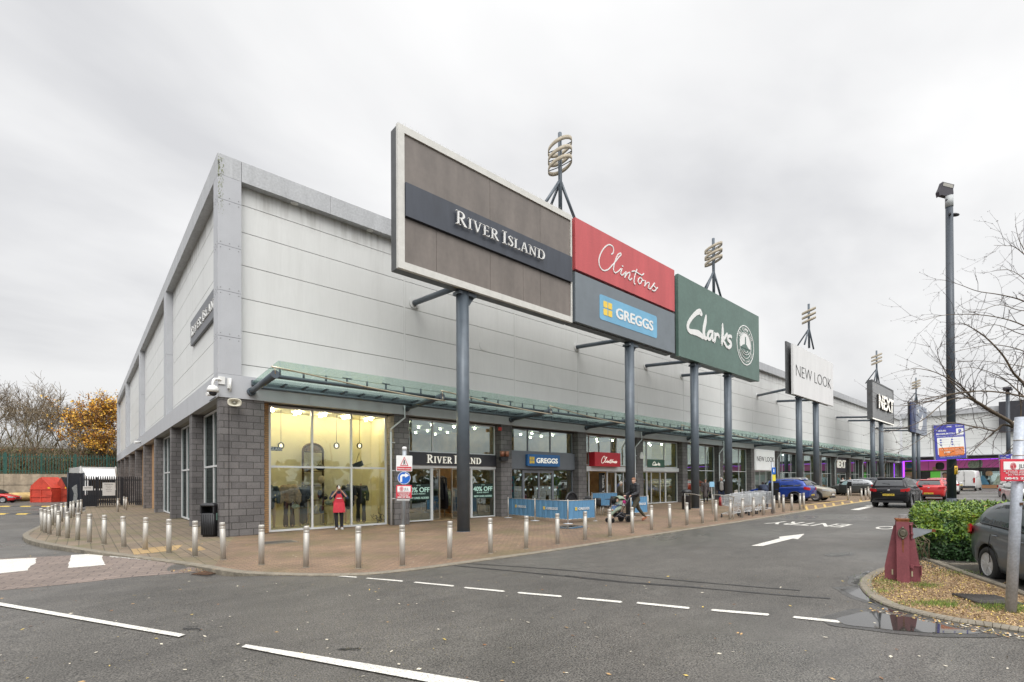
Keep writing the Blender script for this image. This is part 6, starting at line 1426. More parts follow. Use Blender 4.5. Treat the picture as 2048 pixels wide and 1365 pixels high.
t = MB(); limb(t, [(0, 0, .02), (-.04, 0, .16), (-.04, 0, .22)], [.08, .075, .04]); 
head(t, V3((-.02, 0, .30)), .17, Matrix.Identity(3))
for sy in (-1, 1): limb(t, [(0, .05*sy, .0), (.16, .07*sy, .04), (.26, .08*sy, -.08)], [.05, .042, .03]); limb(t, [(-.04, .08*sy, .17), (.03, .13*sy, .10), (.12, .09*sy, .11)], [.035, .03, .02]); hand(t, V3((.12, .09*sy, .11)), (1, -.3*sy, 0), (0, 0, 1), (0, -sy, 0), .5, .5); limb(t, [(.26, .08*sy, -.08), (.31, .08*sy, -.08)], [.028, .02])
remesh(t, 'body', M_SKIN2, e, .010, 3)
t = MB(); limb(t, [(0, 0, .02), (-.04, 0, .16), (-.04, 0, .18)], [.088, .085, .06])
for sy in (-1, 1): limb(t, [(0, .05*sy, .0), (.16, .07*sy, .04), (.25, .08*sy, -.07)], [.06, .05, .038]); limb(t, [(-.04, .08*sy, .17), (.03, .13*sy, .10), (.10, .10*sy, .11)], [.045, .04, .03])
remesh(t, 'romper', mat('baby_blue', (.08, .14, .28), .85, amt=.2, scale=8), e, .011, 3)
t = MB(); t.ell((-.035, 0, .325), (.07, .062, .062), 14, 8); t.build('hair', mat('fair_hair', (.45, .28, .14), .7, amt=.2, scale=40), e)
t = MB(); [t.ell((.041, .022*q, .305), (.005, .008, .005), 8, 6) for q in (-1, 1)]; t.build('eyes', M_EYE, e)
t = MB(); [t.ell((.31, .08*q, -.09), (.045, .022, .022), 10, 6) for q in (-1, 1)]; t.build('socks', M_TSH, e)

# woman near the card shop, back and side view
p = G(1238, 1030); p = V3((17.4, -1.9, gz(17)))
p = CAM+ray(1240, 1000)*((V3((17.3, -2.6, 0))-CAM).dot(_w)); p.z = gz(p.x)
e, P, k = person('person', 'woman in cream bobble hat and olive parka with a pink bag by the card shop', p, CY(p)+R_(100), 1.62, 1.0, dict(head=(.05, 0, 1.62), look=(10, 10, 0), elR=(.04, -.25, 1.16), wrR=(.18, -.22, .98)),
   top=(mat('olive_parka', (.075, .065, .045), .85, amt=.2), .05, .18, 'parka'), trouser=(M_BLKC, .05), shoe=M_BLKC, hairc=mat('cream_knit', (.50, .45, .38), .9, amt=.2, scale=40), hair='hat', vox=.018)
bg_ = empty('shopping_bag', p+Matrix.Rotation(e.rotation_euler[2], 3, 'Z')@V3((.14, -.24, .62)), e.rotation_euler[2], 'pink striped shopping bag hanging from the hand of the woman in the bobble hat', 'bag')
t = MB(); t.prism([(-.13, -.06, -.12), (.13, -.06, -.12), (.14, -.06, .18), (-.14, -.06, .18)], (0, .12, 0)); t.build('bag', mat('pink_bag', (.60, .05, .25), .5, amt=.5, scale=9), bg_); t = MB(); t.tube([(-.07, 0, .18), (-.03, 0, .3), (.03, 0, .3), (.07, 0, .18)], .008, 6); t.build('handle', M_WHT, bg_)
# woman in long coat
p = G(1411, 1007)
e, P, k = person('person', 'woman in long taupe quilted coat carrying a dark bag', p, CY(p)+R_(-12), 1.62, 1.02, dict(elL=(-.02, .27, 1.14), wrL=(.04, .30, .9), knR=(.08, -.09, .5), anR=(.12, -.06, .08), knL=(-.05, .1, .5), anL=(-.16, .1, .1), look=(5, 14, 0), tipL=.3),
   top=(M_PUFFT, .045, .36, 'coat'), trouser=(M_BLKC, .05), shoe=M_BLKC, hairc=M_BLOND, hair='short', vox=.018)
bg_ = empty('handbag', p+Matrix.Rotation(e.rotation_euler[2], 3, 'Z')@V3((.06, .36, .52)), e.rotation_euler[2], 'soft dark handbag held low by the woman in the long coat', 'bag')
t = MB(); t.ell((0, 0, .02), (.10, .16, .14), 14, 8); t.build('bag', M_BLKC, bg_); t = MB(); t.tube([(0, -.08, .12), (0, -.06, .3), (0, .06, .3), (0, .08, .12)], .01, 6); t.build('handle', M_BLKC, bg_)
# white haired man beside the column
p = G(1443, 1009)
e, P, k = person('person', 'white haired man in black jacket over a pale jumper, beside a column near the trolleys', p, CY(p)+R_(-6), 1.76, 1.05, dict(knR=(.06, -.1, .5), anR=(.1, -.1, .08), look=(-6, 6, 0)), top=(M_BLKC, .03, .02), trouser=(M_DENIM, .055), shoe=M_TRN, hairc=M_WHH, skin=M_SKIN2, vox=.018)
t = MB(); limb(t, [V3((.06, .02, .98))*k, V3((.075, .02, 1.38))*k], [.125, .12]); remesh(t, 'jumper', mat('pale_jumper', (.46, .45, .43), .9), e, .018, 3)
# far figures by the shops and cars
M_MAROC = mat('maroon_cloth', (.09, .02, .04), .85, amt=.2)
for (x, y, lb, c, hc, h_) in ((1686, 984, 'far shopper in a pale top by the black NEXT fascia', M_WP, M_BROWNH, 1.7), (1700, 984, 'far shopper in a tan hood beside the grey parked car', M_TANP, M_TANP, 1.65), (1757, 985, 'far shopper in black beside the pair of dark columns', M_BLKC, M_BROWNH, 1.75), (1772, 985, 'far shopper in rust brown between the parked cars', M_COP, M_BROWNH, 1.72), (1780, 985, 'far shopper in dark red behind the black car roof', M_MAROC, M_BROWNH, 1.75)):
    d = 46+(x-1686)*.12; p = CAM+ray(x, 960)*d; p.z = gz(p.x)
    person('person', lb, p, CY(p)+rnd.uniform(-1, 1), h_, 1, {}, top=(c, .03, .05), trouser=(M_BLKC, .055), shoe=M_BLKC, hairc=hc, vox=.04)
p = CAM+ray(1888, 960)*40.5; p.z = gz(p.x)
person('person', 'figure in a dark maroon coat leaning beside the red hatchback', p, CY(p)+R_(70), 1.7, 1.05, dict(chest=(.12, 0, 1.25), neck=(.2, 0, 1.4), head=(.27, 0, 1.53), shL=(.14, .18, 1.36), shR=(.14, -.18, 1.36), elL=(.2, .24, 1.12), elR=(.2, -.24, 1.12), wrL=(.4, .15, 1.05), wrR=(.4, -.15, 1.05)), top=(M_MAROC, .04, .1), trouser=(M_BLKC, .055), shoe=M_BLKC, hairc=M_BROWNH, vox=.03)
p = G(1541, 1019)
person('person', 'person in dark clothes leaning in at the open front door of the blue car', p+V3((.2, .35, 0)), math.atan2(_w.y, _w.x)-R_(10), 1.66, 1.0, dict(chest=(.16, 0, 1.22), neck=(.27, 0, 1.36), head=(.36, 0, 1.46), shL=(.2, .18, 1.32), shR=(.2, -.18, 1.32), elL=(.3, .22, 1.10), elR=(.3, -.22, 1.10), wrL=(.48, .15, 1.0), wrR=(.48, -.15, 1.0)), top=(M_NAVYC, .035, .03), trouser=(mat('grey_cloth', (.07, .07, .08), .85), .055), shoe=M_BLKC, hairc=M_BROWNH, vox=.02)

# ---------------------------------------------------------------- display window: dummies, arched rack, lamps
M_DUM = mat('dummy_skin', (.55, .38, .24), .35); M_FUR = mat('fawn_fur', (.42, .33, .22), .95, amt=.35, scale=18, bump=1, bscale=60)
M_PATB = mat('dark_printed_cloth', (.03, .05, .06), .6, amt=.6, scale=12); M_SATB = mat('black_satin', (.012, .013, .02), .35, amt=.3, scale=8)
yd = 1.25
def dummy(px, lab, **kw):
    w_ = atY(px, 1000, yd); p = V3((w_.x, yd, .10)); kw.setdefault('yaw', CY(p)); yw_ = kw.pop('yaw'); H = kw.pop('H', 1.82)
    return person('shop_dummy', lab, p, yw_, H, .88, kw.pop('pose', {}), headless=True, cat='shop dummy', skin=M_DUM, vox=.016, group='headless dummies in the display window', **kw)+(p,)
dummy(541, 'leftmost headless dummy in a dark belted jacket and short black skirt', top=(M_PATB, .03, .0), skirt=(M_SATB, .14))
e, P, k, p = dummy(578, 'headless dummy in a fluffy fawn fur jacket and flared trousers', top=(M_FUR, .075, -.08), trouser=(mat('plum_cloth', (.045, .018, .02), .7), .085), pose=dict(elL=(.02, .3, 1.15), elR=(.02, -.3, 1.15), wrL=(.12, .30, .92), wrR=(.12, -.3, .92)))
hb = empty('handbag', p+V3((.15, -.30, .78)), 0, 'white patterned handbag hanging from the dummy in the fur jacket', 'bag'); t = MB(); t.ell((0, 0, 0), (.15, .06, .09), 14, 8); t.build('bag', M_CHK, hb); t = MB(); t.tube([(-.1, 0, .05), (0, 0, .2), (.1, 0, .05)], .012, 6); t.build('handle', M_SATB, hb)
dummy(607, 'headless dummy in a long black satin dress behind the fur jacket', top=(M_SATB, .02, .0, 'dress_top'), skirt=(M_SATB, .72), sleeves=.5)
dummy(697, 'headless dummy in a black top and short sleeves behind the person in the apron', top=(M_SATB, .03, .1), skirt=(M_SATB, .25), sleeves=.5)
e, P, k, p = dummy(722, 'headless dummy in a black trouser suit at the right of the display', top=(M_SATB, .03, .06), trouser=(M_BLKC, .08), neck_open=True)
hb = empty('handbag', p+V3((-.42, -.1, .80)), 0, 'small black handbag beside the dummy in the black suit', 'bag'); t = MB(); t.ell((0, 0, 0), (.08, .05, .12), 12, 8); t.build('bag', M_BLKC, hb); t = MB(); t.tube([(-.04, 0, .1), (0, 0, .26), (.04, 0, .1)], .008, 6); t.build('handle', M_BLKC, hb)
t = MB(); t.box((1.66, .57, .04), (6.2, 2.1, .10)); t.build('display_plinth', M_CREAM, B)
M_RACK = mat('bronze_rack', (.10, .065, .035), .5, .4)
xr0, xr1 = atY(606, 950, 1.9).x, atY(646, 950, 1.9).x; xc = (xr0+xr1)/2; rr_ = (xr1-xr0)/2
s = empty('display_rack', (xc, 1.9, .1), 0, 'arched bronze display rack with shelves of bags and shoes in the window', 'display rack')
t = MB(); t.tube([(-rr_, 0, 0), (-rr_, 0, 2.95)]+[(-rr_*math.cos(R_(a)), 0, 2.95+rr_*.75*math.sin(R_(a))) for a in range(0, 181, 15)]+[(rr_, 0, 0)], .045, 8)
for z in (.95, 1.55, 2.1, 2.9): t.box((-rr_, -.15, z), (rr_, .15, z+.03))
t.build('frame', M_RACK, s)
t = MB(); t.prism([(-rr_*math.cos(R_(a)), 0, 2.95+rr_*.75*math.sin(R_(a))) for a in range(0, 181, 12)], (0, .02, 0)); t.build('fretwork', mat('brown_fretwork', (.22, .15, .09), .6, amt=.7, scale=14), s)
for i, (dx, z, r, c, nm) in enumerate(((.25, 2.28, (.2, .08, .13), M_SATB, 'handbag'), (-.25, 2.2, (.16, .1, .1), M_RACK, 'handbag'), (.28, 1.8, (.15, .1, .17), mat('straw_hat', (.62, .52, .33), .8), 'hat'), (.22, 1.2, (.09, .08, .2), M_SATB, 'shoe_display'), (-.25, 1.2, (.1, .08, .2), M_PATB, 'shoe_display'), (.45, 1.05, (.09, .06, .08), M_SATB, 'handbag'))):
    s2 = empty(nm, (xc+dx, 1.78, .1+z), 0, ['black handbag on the top right shelf of the arched rack', 'brown handbag on the top left shelf of the arched rack', 'straw hat on the middle shelf of the arched rack', 'black shoes on the lower right shelf of the arched rack', 'dark shoes on the lower left shelf of the arched rack', 'small black purse on the lowest right shelf of the arched rack'][i], nm.replace('_', ' ')); t = MB(); t.ell((0, 0, 0), r, 14, 8)
    if nm == 'handbag': t.tube([(-.1, 0, r[2]*.6), (0, 0, r[2]*2.0), (.1, 0, r[2]*.6)], .012, 6)
    t.build('body', c, s2)
x0 = atY(652, 1000, 1.5).x
s = empty('display_table', (x0, 1.5, .1), 0, 'low gilt display tables with boots and patterned bags behind the glass', 'display table')
for dx, z in ((-.35, .42), (.12, .72)):
    t = MB(); t.box((dx-.3, -.25, z), (dx+.3, .25, z+.03)); [t.cyl((dx+a, b, 0), (dx+a, b, z), .015, n=6) for a in (-.27, .27) for b in (-.22, .22)]; t.build('table', mat('gilt_metal', (.45, .36, .16), .4, .5), s)
for i, (dx, z, r, c) in enumerate(((-.45, .62, (.09, .14, .17), M_WP), (-.2, .6, (.1, .14, .15), M_NAVYC), (.05, .86, (.16, .09, .1), M_CHK), (.3, .84, (.12, .09, .09), M_TANP))):
    s2 = empty('accessory', (x0+dx, 1.4, .1+z), 0, ['pale boot on the low gilt table', 'navy boot on the low gilt table', 'patterned bag on the high gilt table', 'tan bag on the high gilt table'][i], 'accessory'); t = MB(); t.ell((0, 0, 0), r, 12, 8); t.box((-r[0]*.5, -r[1]*.5, -r[2]), (r[0]*.9, r[1]*.5, -r[2]*.6)); t.build('body', c, s2)
for i, px in enumerate((562, 673, 719)):
    w_ = atY(px, 892, 1.1); s = empty('pendant_lamp', (w_.x, 1.1, w_.z), 0, ['left glass pendant lamp hanging in the display window', 'middle glass pendant lamp glowing in the display window', 'right small pendant lamp in the display window'][i], 'pendant lamp', 'pendant lamps in the display window'); h_ = 4.5-w_.z
    t = MB(); t.cyl((0, 0, .1), (0, 0, h_), .008, n=5); t.build('cord', M_BLK, s); t = MB(); t.ell((0, 0, 0), (.12, .12, .13), 14, 10); t.build('shade', glassmat('smoky_shade', (.45, .45, .42), 1.3), s); t = MB(); t.ell((0, 0, 0), (.05, .05, .08), 10, 8); t.build('bulb', mat('bulb_glow', (1, .8, .5), .5, emit=(1, .8, .5), es=9), s)
s = empty('hanging_bag', (atY(716, 930, 1.2).x, 1.2, atY(716, 930, 1.2).z), 0, 'dark clutch bag hung up at an angle right of the dummies', 'bag'); t = MB(); t.obox((0, 0, 0), (.2, 0, .08), (0, .04, 0), (-.04, 0, .1)); t.build('bag', M_PATB, s); t = MB(); t.tube([(-.1, 0, .05), (.05, 0, .5), (.15, 0, .12)], .01, 6); t.build('strap', M_BLK, s)
w_ = atY(548, 898, .52); s = empty('window_sign', (0, 0, 0), 0, 'small navy sign reading GLASS behind the top left pane', 'sign'); t = MB(); t.box((1.72, .52, w_.z-.07), (2.12, .53, w_.z+.07)); t.build('plate', M_NAVY, s); t = MB(); t.M = yframe(.515); text(t, 'GLASS', .10, (1.70, w_.z-.05), w=.4, bold=.02, th=.002); t.build('lettering', M_SW, s)
t = MB()
for k in range(14):
    a = rnd.random()*6; P_ = catmull([(0, 0), (.1+.1*rnd.random(), .12), (.05, .3), (.18, .4*rnd.random()+.2)], 4); t.M = yframe(.53) @ Matrix.Translation((5.75+.3*rnd.random(), .12+.6*rnd.random()*rnd.random(), 0)) @ Matrix.Rotation(a, 4, 'Z'); t.ribbon([(q.x*.7, q.y*.7) for q in P_], .016, .002)
simple_thing('window_decal', 'dark floral line decal in the lower right corner of the display window', 'decal', t, M_BLK, None, 'flowers')
# clothes racks and shelves inside the other shops
def rack(x, y, z0, n, w, cols, lab, h=1.5, par=None):
    s = empty('clothes_rail', (x, y, z0), 0, lab, 'clothes rail'); t = MB(); t.cyl((-w/2, 0, h), (w/2, 0, h), .015, n=8); [t.cyl((q*w/2, 0, 0), (q*w/2, 0, h), .015, n=8) for q in (-1, 1)]; t.build('rail', M_SST, s)
    for i in range(n):
        t = MB(); xx = -w/2+w*(i+.5)/n; l_ = h*rnd.uniform(.5, .85); limb(t, [(xx, 0, h-.12), (xx, 0, h-l_)], [w/n*.42, w/n*.55], 8)
        for v in t.v: v.y *= 4
        t.cyl((xx, 0, h-.1), (xx, 0, h), .008, n=4); t.build('garment', cols[i % len(cols)], s)
rack(9.35, 1.9, 0.05, 5, 1.3, [M_SATB, M_BLKC], 'rail of long black dresses just inside the open doorway', 2.0); rack(8.8, 3.2, .05, 6, 1.5, [M_MAROC, M_PATB, M_SATB], 'rail of dark red garments deeper inside the fashion shop', 1.7); rack(11.2, 2.6, .05, 6, 1.4, [M_CHK, M_TANP, M_PATB], 'rail of patterned garments behind the right door pane', 1.35)
def shelves(x0, x1, y, z0, rows, cols, lab, nm='shelf_unit'):
    s = empty(nm, ((x0+x1)/2, y, z0), 0, lab, 'shelving'); w = (x1-x0)/2; t = MB(); [t.box((-w, -.2, .35+.42*i), (w, .2, .38+.42*i)) for i in range(rows)]; t.box((-w, .2, 0), (w, .24, .5+.42*rows)); t.build('shelves', M_WARMW, s)
    for i in range(rows):
        t = MB(); x = -w+.05
        while x < w-.2: a = rnd.uniform(.1, .24); t.cur = rnd.randrange(len(cols)); t.box((x, -.17, .38+.42*i), (x+a*.85, .12, .38+.42*i+rnd.uniform(.15, .34))); x += a
        t.build('goods', cols, s)
shelves(19.4, 21.2, 3.2, .15, 5, [M_REDS, M_TANP, M_WP, M_COP], 'wooden shelves of red and brown boxes inside the card shop'); shelves(13.9, 16.2, 3.4, .1, 5, [M_BLKP, M_TANP, M_CHK], 'dark shelves with goods inside the bakery doors'); shelves(25.5, 28.8, 3.2, .2, 5, [M_REDS, M_BLKP, M_YSQ, M_WP], 'shoe shop wall shelves with red and yellow boxes')
rack(31.5, 2.2, .25, 7, 2, [M_REDS, M_WP, M_BLKC], 'rail of red and white clothes behind the fifth shop window'); rack(38, 2.2, .3, 7, 2.2, [M_BLKC, M_TANP, M_WP], 'rail of mixed clothes behind the sixth shop window')
s = empty('picture_frame', (14.6, 3.0, 2.0), 0, 'framed dark picture on the warm wall seen through the bakery door', 'picture'); t = MB(); t.box((-.3, -.03, -.25), (.3, .0, .25)); t.build('frame', M_RACK, s); t = MB(); t.box((-.24, -.04, -.19), (.24, -.031, .19)); t.build('picture', M_TANP, s)
t = MB(); t.box((20.6, .75, .2), (21.15, .8, 2.3)); e = simple_thing('banner', 'tall black banner with white letters inside the card shop doorway', 'banner', t, M_BLKP); t = MB(); t.M = frame((20.98, .74, 2.2), (0, 0, -1), (1, 0, 0)); text(t, 'Thank You', .26, (0, -.1), w=1.5, bold=.02, th=.003); t.build('lettering', M_SW, e)
# ---------------------------------------------------------------- vehicles
def paint(name, c, metal=0.0, rough=.25):
    m_ = mat(name, c, rough, metal, amt=.05, scale=1.5, coat=.2 if max(c) < .05 else .45, spec=.3 if max(c) < .05 else .5); return m_
M_CGLASS = mat('car_glass', (.012, .015, .017), .04, 0, amt=0, spec=.9); M_TYRE = mat('tyre', (.018, .018, .018), .8, amt=.2, scale=20); M_ALLOY = mat('alloy_rim', (.42, .42, .43), .35, .6, amt=.08)
M_TRIM = mat('black_trim', (.022, .022, .024), .55, amt=.15); M_LAMPR = mat('red_lamp_glass', (.40, .012, .015), .12); M_LAMPF = mat('clear_lamp_glass', (.55, .57, .58), .1, .3); M_PLY = mat('yellow_plate_face', (.75, .55, .06), .4); M_GAPD = mat('shut_line', (.008, .008, .008), .8); M_WELL = mat('wheel_well', (.01, .01, .01), .9); M_CHR = mat('chrome_trim', (.6, .6, .6), .15, .95)
def wheel_car(par, c, r, w, side, style='spoke', rim=None):
    t = MB(); t.M = Matrix.Translation(c) @ Matrix.Rotation(R_(90), 4, 'X')
    t.lathe([(r*.66, -w/2), (r*.94, -w/2), (r, -w*.36), (r, w*.36), (r*.94, w/2), (r*.66, w/2), (r*.64, w*.3), (r*.64, -w*.3), (r*.66, -w/2)], 32); wh = t.build('wheel', M_TYRE, par)
    o = -side*w*.5     # outward in local z of the rotated frame: rot X 90 maps z -> -y
    t = MB(); t.M = Matrix.Translation(c) @ Matrix.Rotation(R_(90), 4, 'X'); s_ = 1 if o > 0 else -1
    t.lathe([(r*.58, s_*w*.1), (r*.66, s_*w*.1), (r*.67, o*.98), (r*.62, o*1.0), (r*.60, o*.8)], 32)
    if style == 'cap':
        n = 6
        for q in range(n):
            a = 2*math.pi*q/n; da = .30
            for e1, e2 in ((-da, da),):
                P = [(r*.14*math.cos(a-.5), r*.14*math.sin(a-.5)), (r*.40*math.cos(a-.2), r*.40*math.sin(a-.2)), (r*.64*math.cos(a-.28), r*.64*math.sin(a-.28)), (r*.64*math.cos(a+.28), r*.64*math.sin(a+.28)), (r*.40*math.cos(a+.22), r*.40*math.sin(a+.22)), (r*.14*math.cos(a+.5), r*.14*math.sin(a+.5))]
                if s_ < 0: P = P[::-1]
                t.prism([(x, y, o*.72) for x, y in P], (0, 0, o*.22))
        t.lathe([(r*.50, o*.7), (r*.65, o*.7), (r*.65, o*.92), (r*.52, o*.86)], 32)
    else:
        for q in range(5):
            a = 2*math.pi*q/5
            for da in (-.16, .16): t.obox((r*.36*math.cos(a+da*.6), r*.36*math.sin(a+da*.6), o*.8), (r*.28*math.cos(a+da), r*.28*math.sin(a+da), 0), (-r*.035*math.sin(a), r*.035*math.cos(a), 0), (0, 0, w*.06))
    t.cyl((0, 0, o*.5), (0, 0, o*.98), r*.15, r*.12, 16); t.build('rim', rim or M_ALLOY, wh)
    t = MB(); t.M = Matrix.Translation(c) @ Matrix.Rotation(R_(90), 4, 'X'); t.cyl((0, 0, -w*.2), (0, 0, o*.35), r*.6, n=24); t.build('brake', M_WELL, wh)
KIND = {
 'hatch': dict(L=4.1, W=1.76, H=1.48, r=.31, fw=.205, rw=.80, body=[(0, .34, .52, .70), (.012, .26, .60, .80), (.04, .22, .68, .90), (.10, .20, .76, .96), (.18, .19, .84, .985), (.27, .19, .93, 1.0), (.40, .19, .95, 1.0), (.60, .19, .98, 1.0), (.80, .20, 1.02, .995), (.92, .23, 1.03, .97), (.975, .28, 1.0, .92), (.995, .36, .93, .87), (1, .42, .86, .83)],
   top=[(.26, .93, .60), (.33, 1.14, .80), (.41, 1.36, .78), (.50, 1.455, .765), (.62, 1.48, .755), (.76, 1.46, .74), (.86, 1.41, .72), (.91, 1.34, .71), (.965, 1.05, .80)], sw=[(.315, .93), (.44, .93), (.60, .93), (.76, .92), (.87, .85)], pillars=(.335, .575, .78, .885)),
 'suv': dict(L=4.5, W=1.84, H=1.68, r=.345, fw=.20, rw=.80, body=[(0, .42, .66, .70), (.012, .32, .78, .82), (.04, .26, .88, .91), (.10, .24, .97, .96), (.18, .23, 1.03, .985), (.26, .23, 1.09, 1.0), (.40, .23, 1.10, 1.0), (.60, .23, 1.12, 1.0), (.80, .24, 1.15, .995), (.93, .27, 1.15, .97), (.98, .32, 1.10, .93), (.996, .42, 1.0, .88), (1, .50, .92, .85)],
   top=[(.25, 1.09, .62), (.32, 1.32, .80), (.39, 1.54, .78), (.48, 1.65, .765), (.62, 1.68, .755), (.78, 1.665, .74), (.90, 1.62, .72), (.935, 1.52, .73), (.98, 1.17, .82)], sw=[], pillars=(.315, .56, .78, .91)),
 'mpv': None}
def car(name, label, loc, yaw, kind, pm, sc=(1, 1, 1), plate=None, rails=False, clad=False, rim=None, style='spoke', opendoor=None, lamps='wide', roofm=None, plate_front=False, group=None, vox=None, logo=False, wiper=False):
    K = KIND[kind]; L, W_, H = K['L']*sc[0], K['W']*sc[1], K['H']*sc[2]; e = empty(name, loc, yaw, label, 'car', group)
    fx = lambda f: L/2-f*L; zz = sc[2]
    def top_at(f):
        T = K['top']
        for (a, za, ha), (b, zb, hb) in zip(T, T[1:]):
            if a <= f <= b: u = (f-a)/(b-a); return za+(zb-za)*u, ha+(hb-ha)*u
        return (T[0][1], T[0][2]) if f < T[0][0] else (T[-1][1], T[-1][2])
    def bod(f):
        T = K['body']
        for (a, b0, t0, h0), (b, b1, t1, h1) in zip(T, T[1:]):
            if a <= f <= b: u = (f-a)/(b-a); return b0+(b1-b0)*u, t0+(t1-t0)*u, h0+(h1-h0)*u
        return T[-1][1:]
    # lower body
    t = MB(); rings = []
    fs = [s_[0] for s_ in K['body']]; extra = [.14, .22, .32, .36, .45, .5, .55, .65, .7, .75, .86]
    for f in sorted(fs+extra):
        zb, zt, h = bod(f); zb *= zz; zt *= zz; hw = W_/2*h; hh = zt-zb
        half = [(0, zb), (hw*.80, zb), (hw*.94, zb+.03), (hw*.985, zb+hh*.18), (hw*1.0, zb+hh*.42), (hw*1.0, zb+hh*.62), (hw*.975, zb+hh*.80), (hw*.985, zb+hh*.84), (hw*.955, zt-.03), (hw*.90, zt), (hw*.5, zt+.018), (0, zt+.026)]
        ring = [(fx(f), y, z) for y, z in half]+[(fx(f), -y, z) for y, z in half[-2:0:-1]]
        rings.append([t.P(p) for p in ring])
    t.smooth = True
    for A, C_ in zip(rings, rings[1:]):
        n = len(A)
        for k in range(n): m_ = (k+1) % n; t.F((A[k], A[m_], C_[m_], C_[k]))
    t.F(rings[0][::-1]); t.F(rings[-1])
    me = t.mesh('body', pm); bo = bpy.data.objects.new('body', me); COL.objects.link(bo)
    bm = bmesh.new(); bm.from_mesh(me); bmesh.ops.recalc_face_normals(bm, faces=bm.faces); bm.to_mesh(me); bm.free()
    r = K['r']*zz; wx = [fx(K['fw']), fx(K['rw'])]; cut = MB()
    for x in wx:
        for s_ in (-1, 1): cut.cyl((x, s_*(W_/2-.26), r*1.02), (x, s_*(W_/2+.1), r*1.02), r*1.17, n=36)
    cm = cut.mesh('cut', M_WELL); co = bpy.data.objects.new('cut', cm); COL.objects.link(co)
    bm = bmesh.new(); bm.from_mesh(cm); bmesh.ops.recalc_face_normals(bm, faces=bm.faces); bm.to_mesh(cm); bm.free()
    bl = bo.modifiers.new('b', 'BOOLEAN'); bl.object = co; bl.operation = 'DIFFERENCE'; bl.solver = 'EXACT'
    dg = bpy.context.evaluated_depsgraph_get(); me2 = bpy.data.meshes.new_from_object(bo.evaluated_get(dg)); bo.modifiers.clear(); bo.data = me2; bpy.data.objects.remove(co)
    if len(me2.materials) < 2: me2.materials.append(M_WELL)
    for p in me2.polygons:
        c = p.center
        if any(abs(c.x-x) < r*1.19 and (c.z-r*1.02)**2+(c.x-x)**2 < (r*1.175)**2 and abs(c.y) < W_/2-.012 and (abs(abs(c.y)-(W_/2-.26)) < .01 or abs(p.normal.y) < .5) for x in wx): p.material_index = 1
    try: me2.shade_smooth() if hasattr(me2, 'shade_smooth') else None
    except Exception: pass
    for p in me2.polygons: p.use_smooth = p.material_index == 0
    reg(bo, e)
    # cabin
    t = MB(); rings = []; belt = []
    fsT = sorted([q[0] for q in K['top']]+[.29, .37, .45, .56, .69, .82])
    for f in fsT:
        zt, h = top_at(f); zt *= zz; zb = bod(f)[1]*zz-.01; hb = W_/2*.925*bod(f)[2]; ht = W_/2*h; 
        if zt-zb < .02: zt = zb+.02
        u = min(1, (zt-zb)/(.42*zz)); ht_ = hb+(ht-hb)*u
        half = [(hb, zb), (hb+(ht_-hb)*.5+.01, zb+(zt-zb)*.5), (ht_, zt-.07*u*zz), (ht_*.90, zt-.018*u), (ht_*.5, zt), (0, zt+.008)]
        ring = [(fx(f), y, z) for y, z in half]+[(fx(f), -y, z) for y, z in half[-2::-1]]; rings.append([t.P(p) for p in ring])
    t.smooth = True
    for A, C_ in zip(rings, rings[1:]):
        for k in range(len(A)-1): t.F((A[k+1], A[k], C_[k], C_[k+1]))
    t.F(rings[0]); t.F(rings[-1][::-1]); cb = t.build('cabin', roofm or pm, e)
    # side glass
    p0, p1, p2, p3 = K['pillars']
    def spt(f, s_, side, off=.008):
        zt, h = top_at(f); zt *= zz; zb = bod(f)[1]*zz-.01; hb = W_/2*.925*bod(f)[2]; ht = W_/2*h; u = min(1, (zt-zb)/(.42*zz)); ht = hb+(ht-hb)*u
        z0, z1 = zb, zt-.07*u*zz; y = hb+(ht-hb)*s_+.02*math.sin(math.pi*s_)*.5+off; return (fx(f), side*y, z0+(z1-z0)*s_)
    for side in (1, -1):
        for (a, b) in ((p0, p1), (p1+.012, p2), (p2+.014, p3)):
            if b-a < .03: continue
            t = MB(); n = 8; lo = []; hi = []
            for k in range(n+1):
                f = a+(b-a)*k/n; sl = .06; su = .98
                if a == p0: lim = max(.0, min(1, (f-p0)/.11)); su = .10+.86*lim
                if b == p3: lim = max(.0, min(1, (p3+.005-f)/.09)); su = min(su, .25+.73*lim**.7); sl = .06+.10*(1-lim)
                lo.append(t.P(spt(f, sl, side))); hi.append(t.P(spt(f, su, side)))
            for k in range(n): t.F((lo[k], lo[k+1], hi[k+1], hi[k]) if side < 0 else (lo[k+1], lo[k], hi[k], hi[k+1]))
            t.build('side_window', M_CGLASS, e)
        # window surround and door shut lines, handles, mirror
        t = MB(); t.tube([spt(p0+(p3-p0)*k/12, .03, side, .012) for k in range(13)], .012, 5); t.build('window_trim', M_CHR if kind == 'x' else M_TRIM, e)
        for f in (p0+.01, p1+.005, p2-.005):
            t = MB(); zb, zt, h = bod(f); P = []
            for (a, hh) in ((.985, .2), (1.0, .42), (1.0, .62), (.975, .80), (.955, .97)):
                P.append((fx(f)+(.0 if f < .7 else -.0), side*(W_/2*h*a+.0015), (zb+(zt-zb)*hh)*zz))
            t.tube(P, .005, 4); t.build('shut_line', M_GAPD, e)
        for f in (p1-.045, p2-.05):
            zb, zt, h = bod(f); t = MB(); t.ell((fx(f), side*(W_/2*h*.985+.012), (zb+(zt-zb)*.80)*zz), (.10, .018, .016), 10, 6); t.build('door_handle', pm, e)
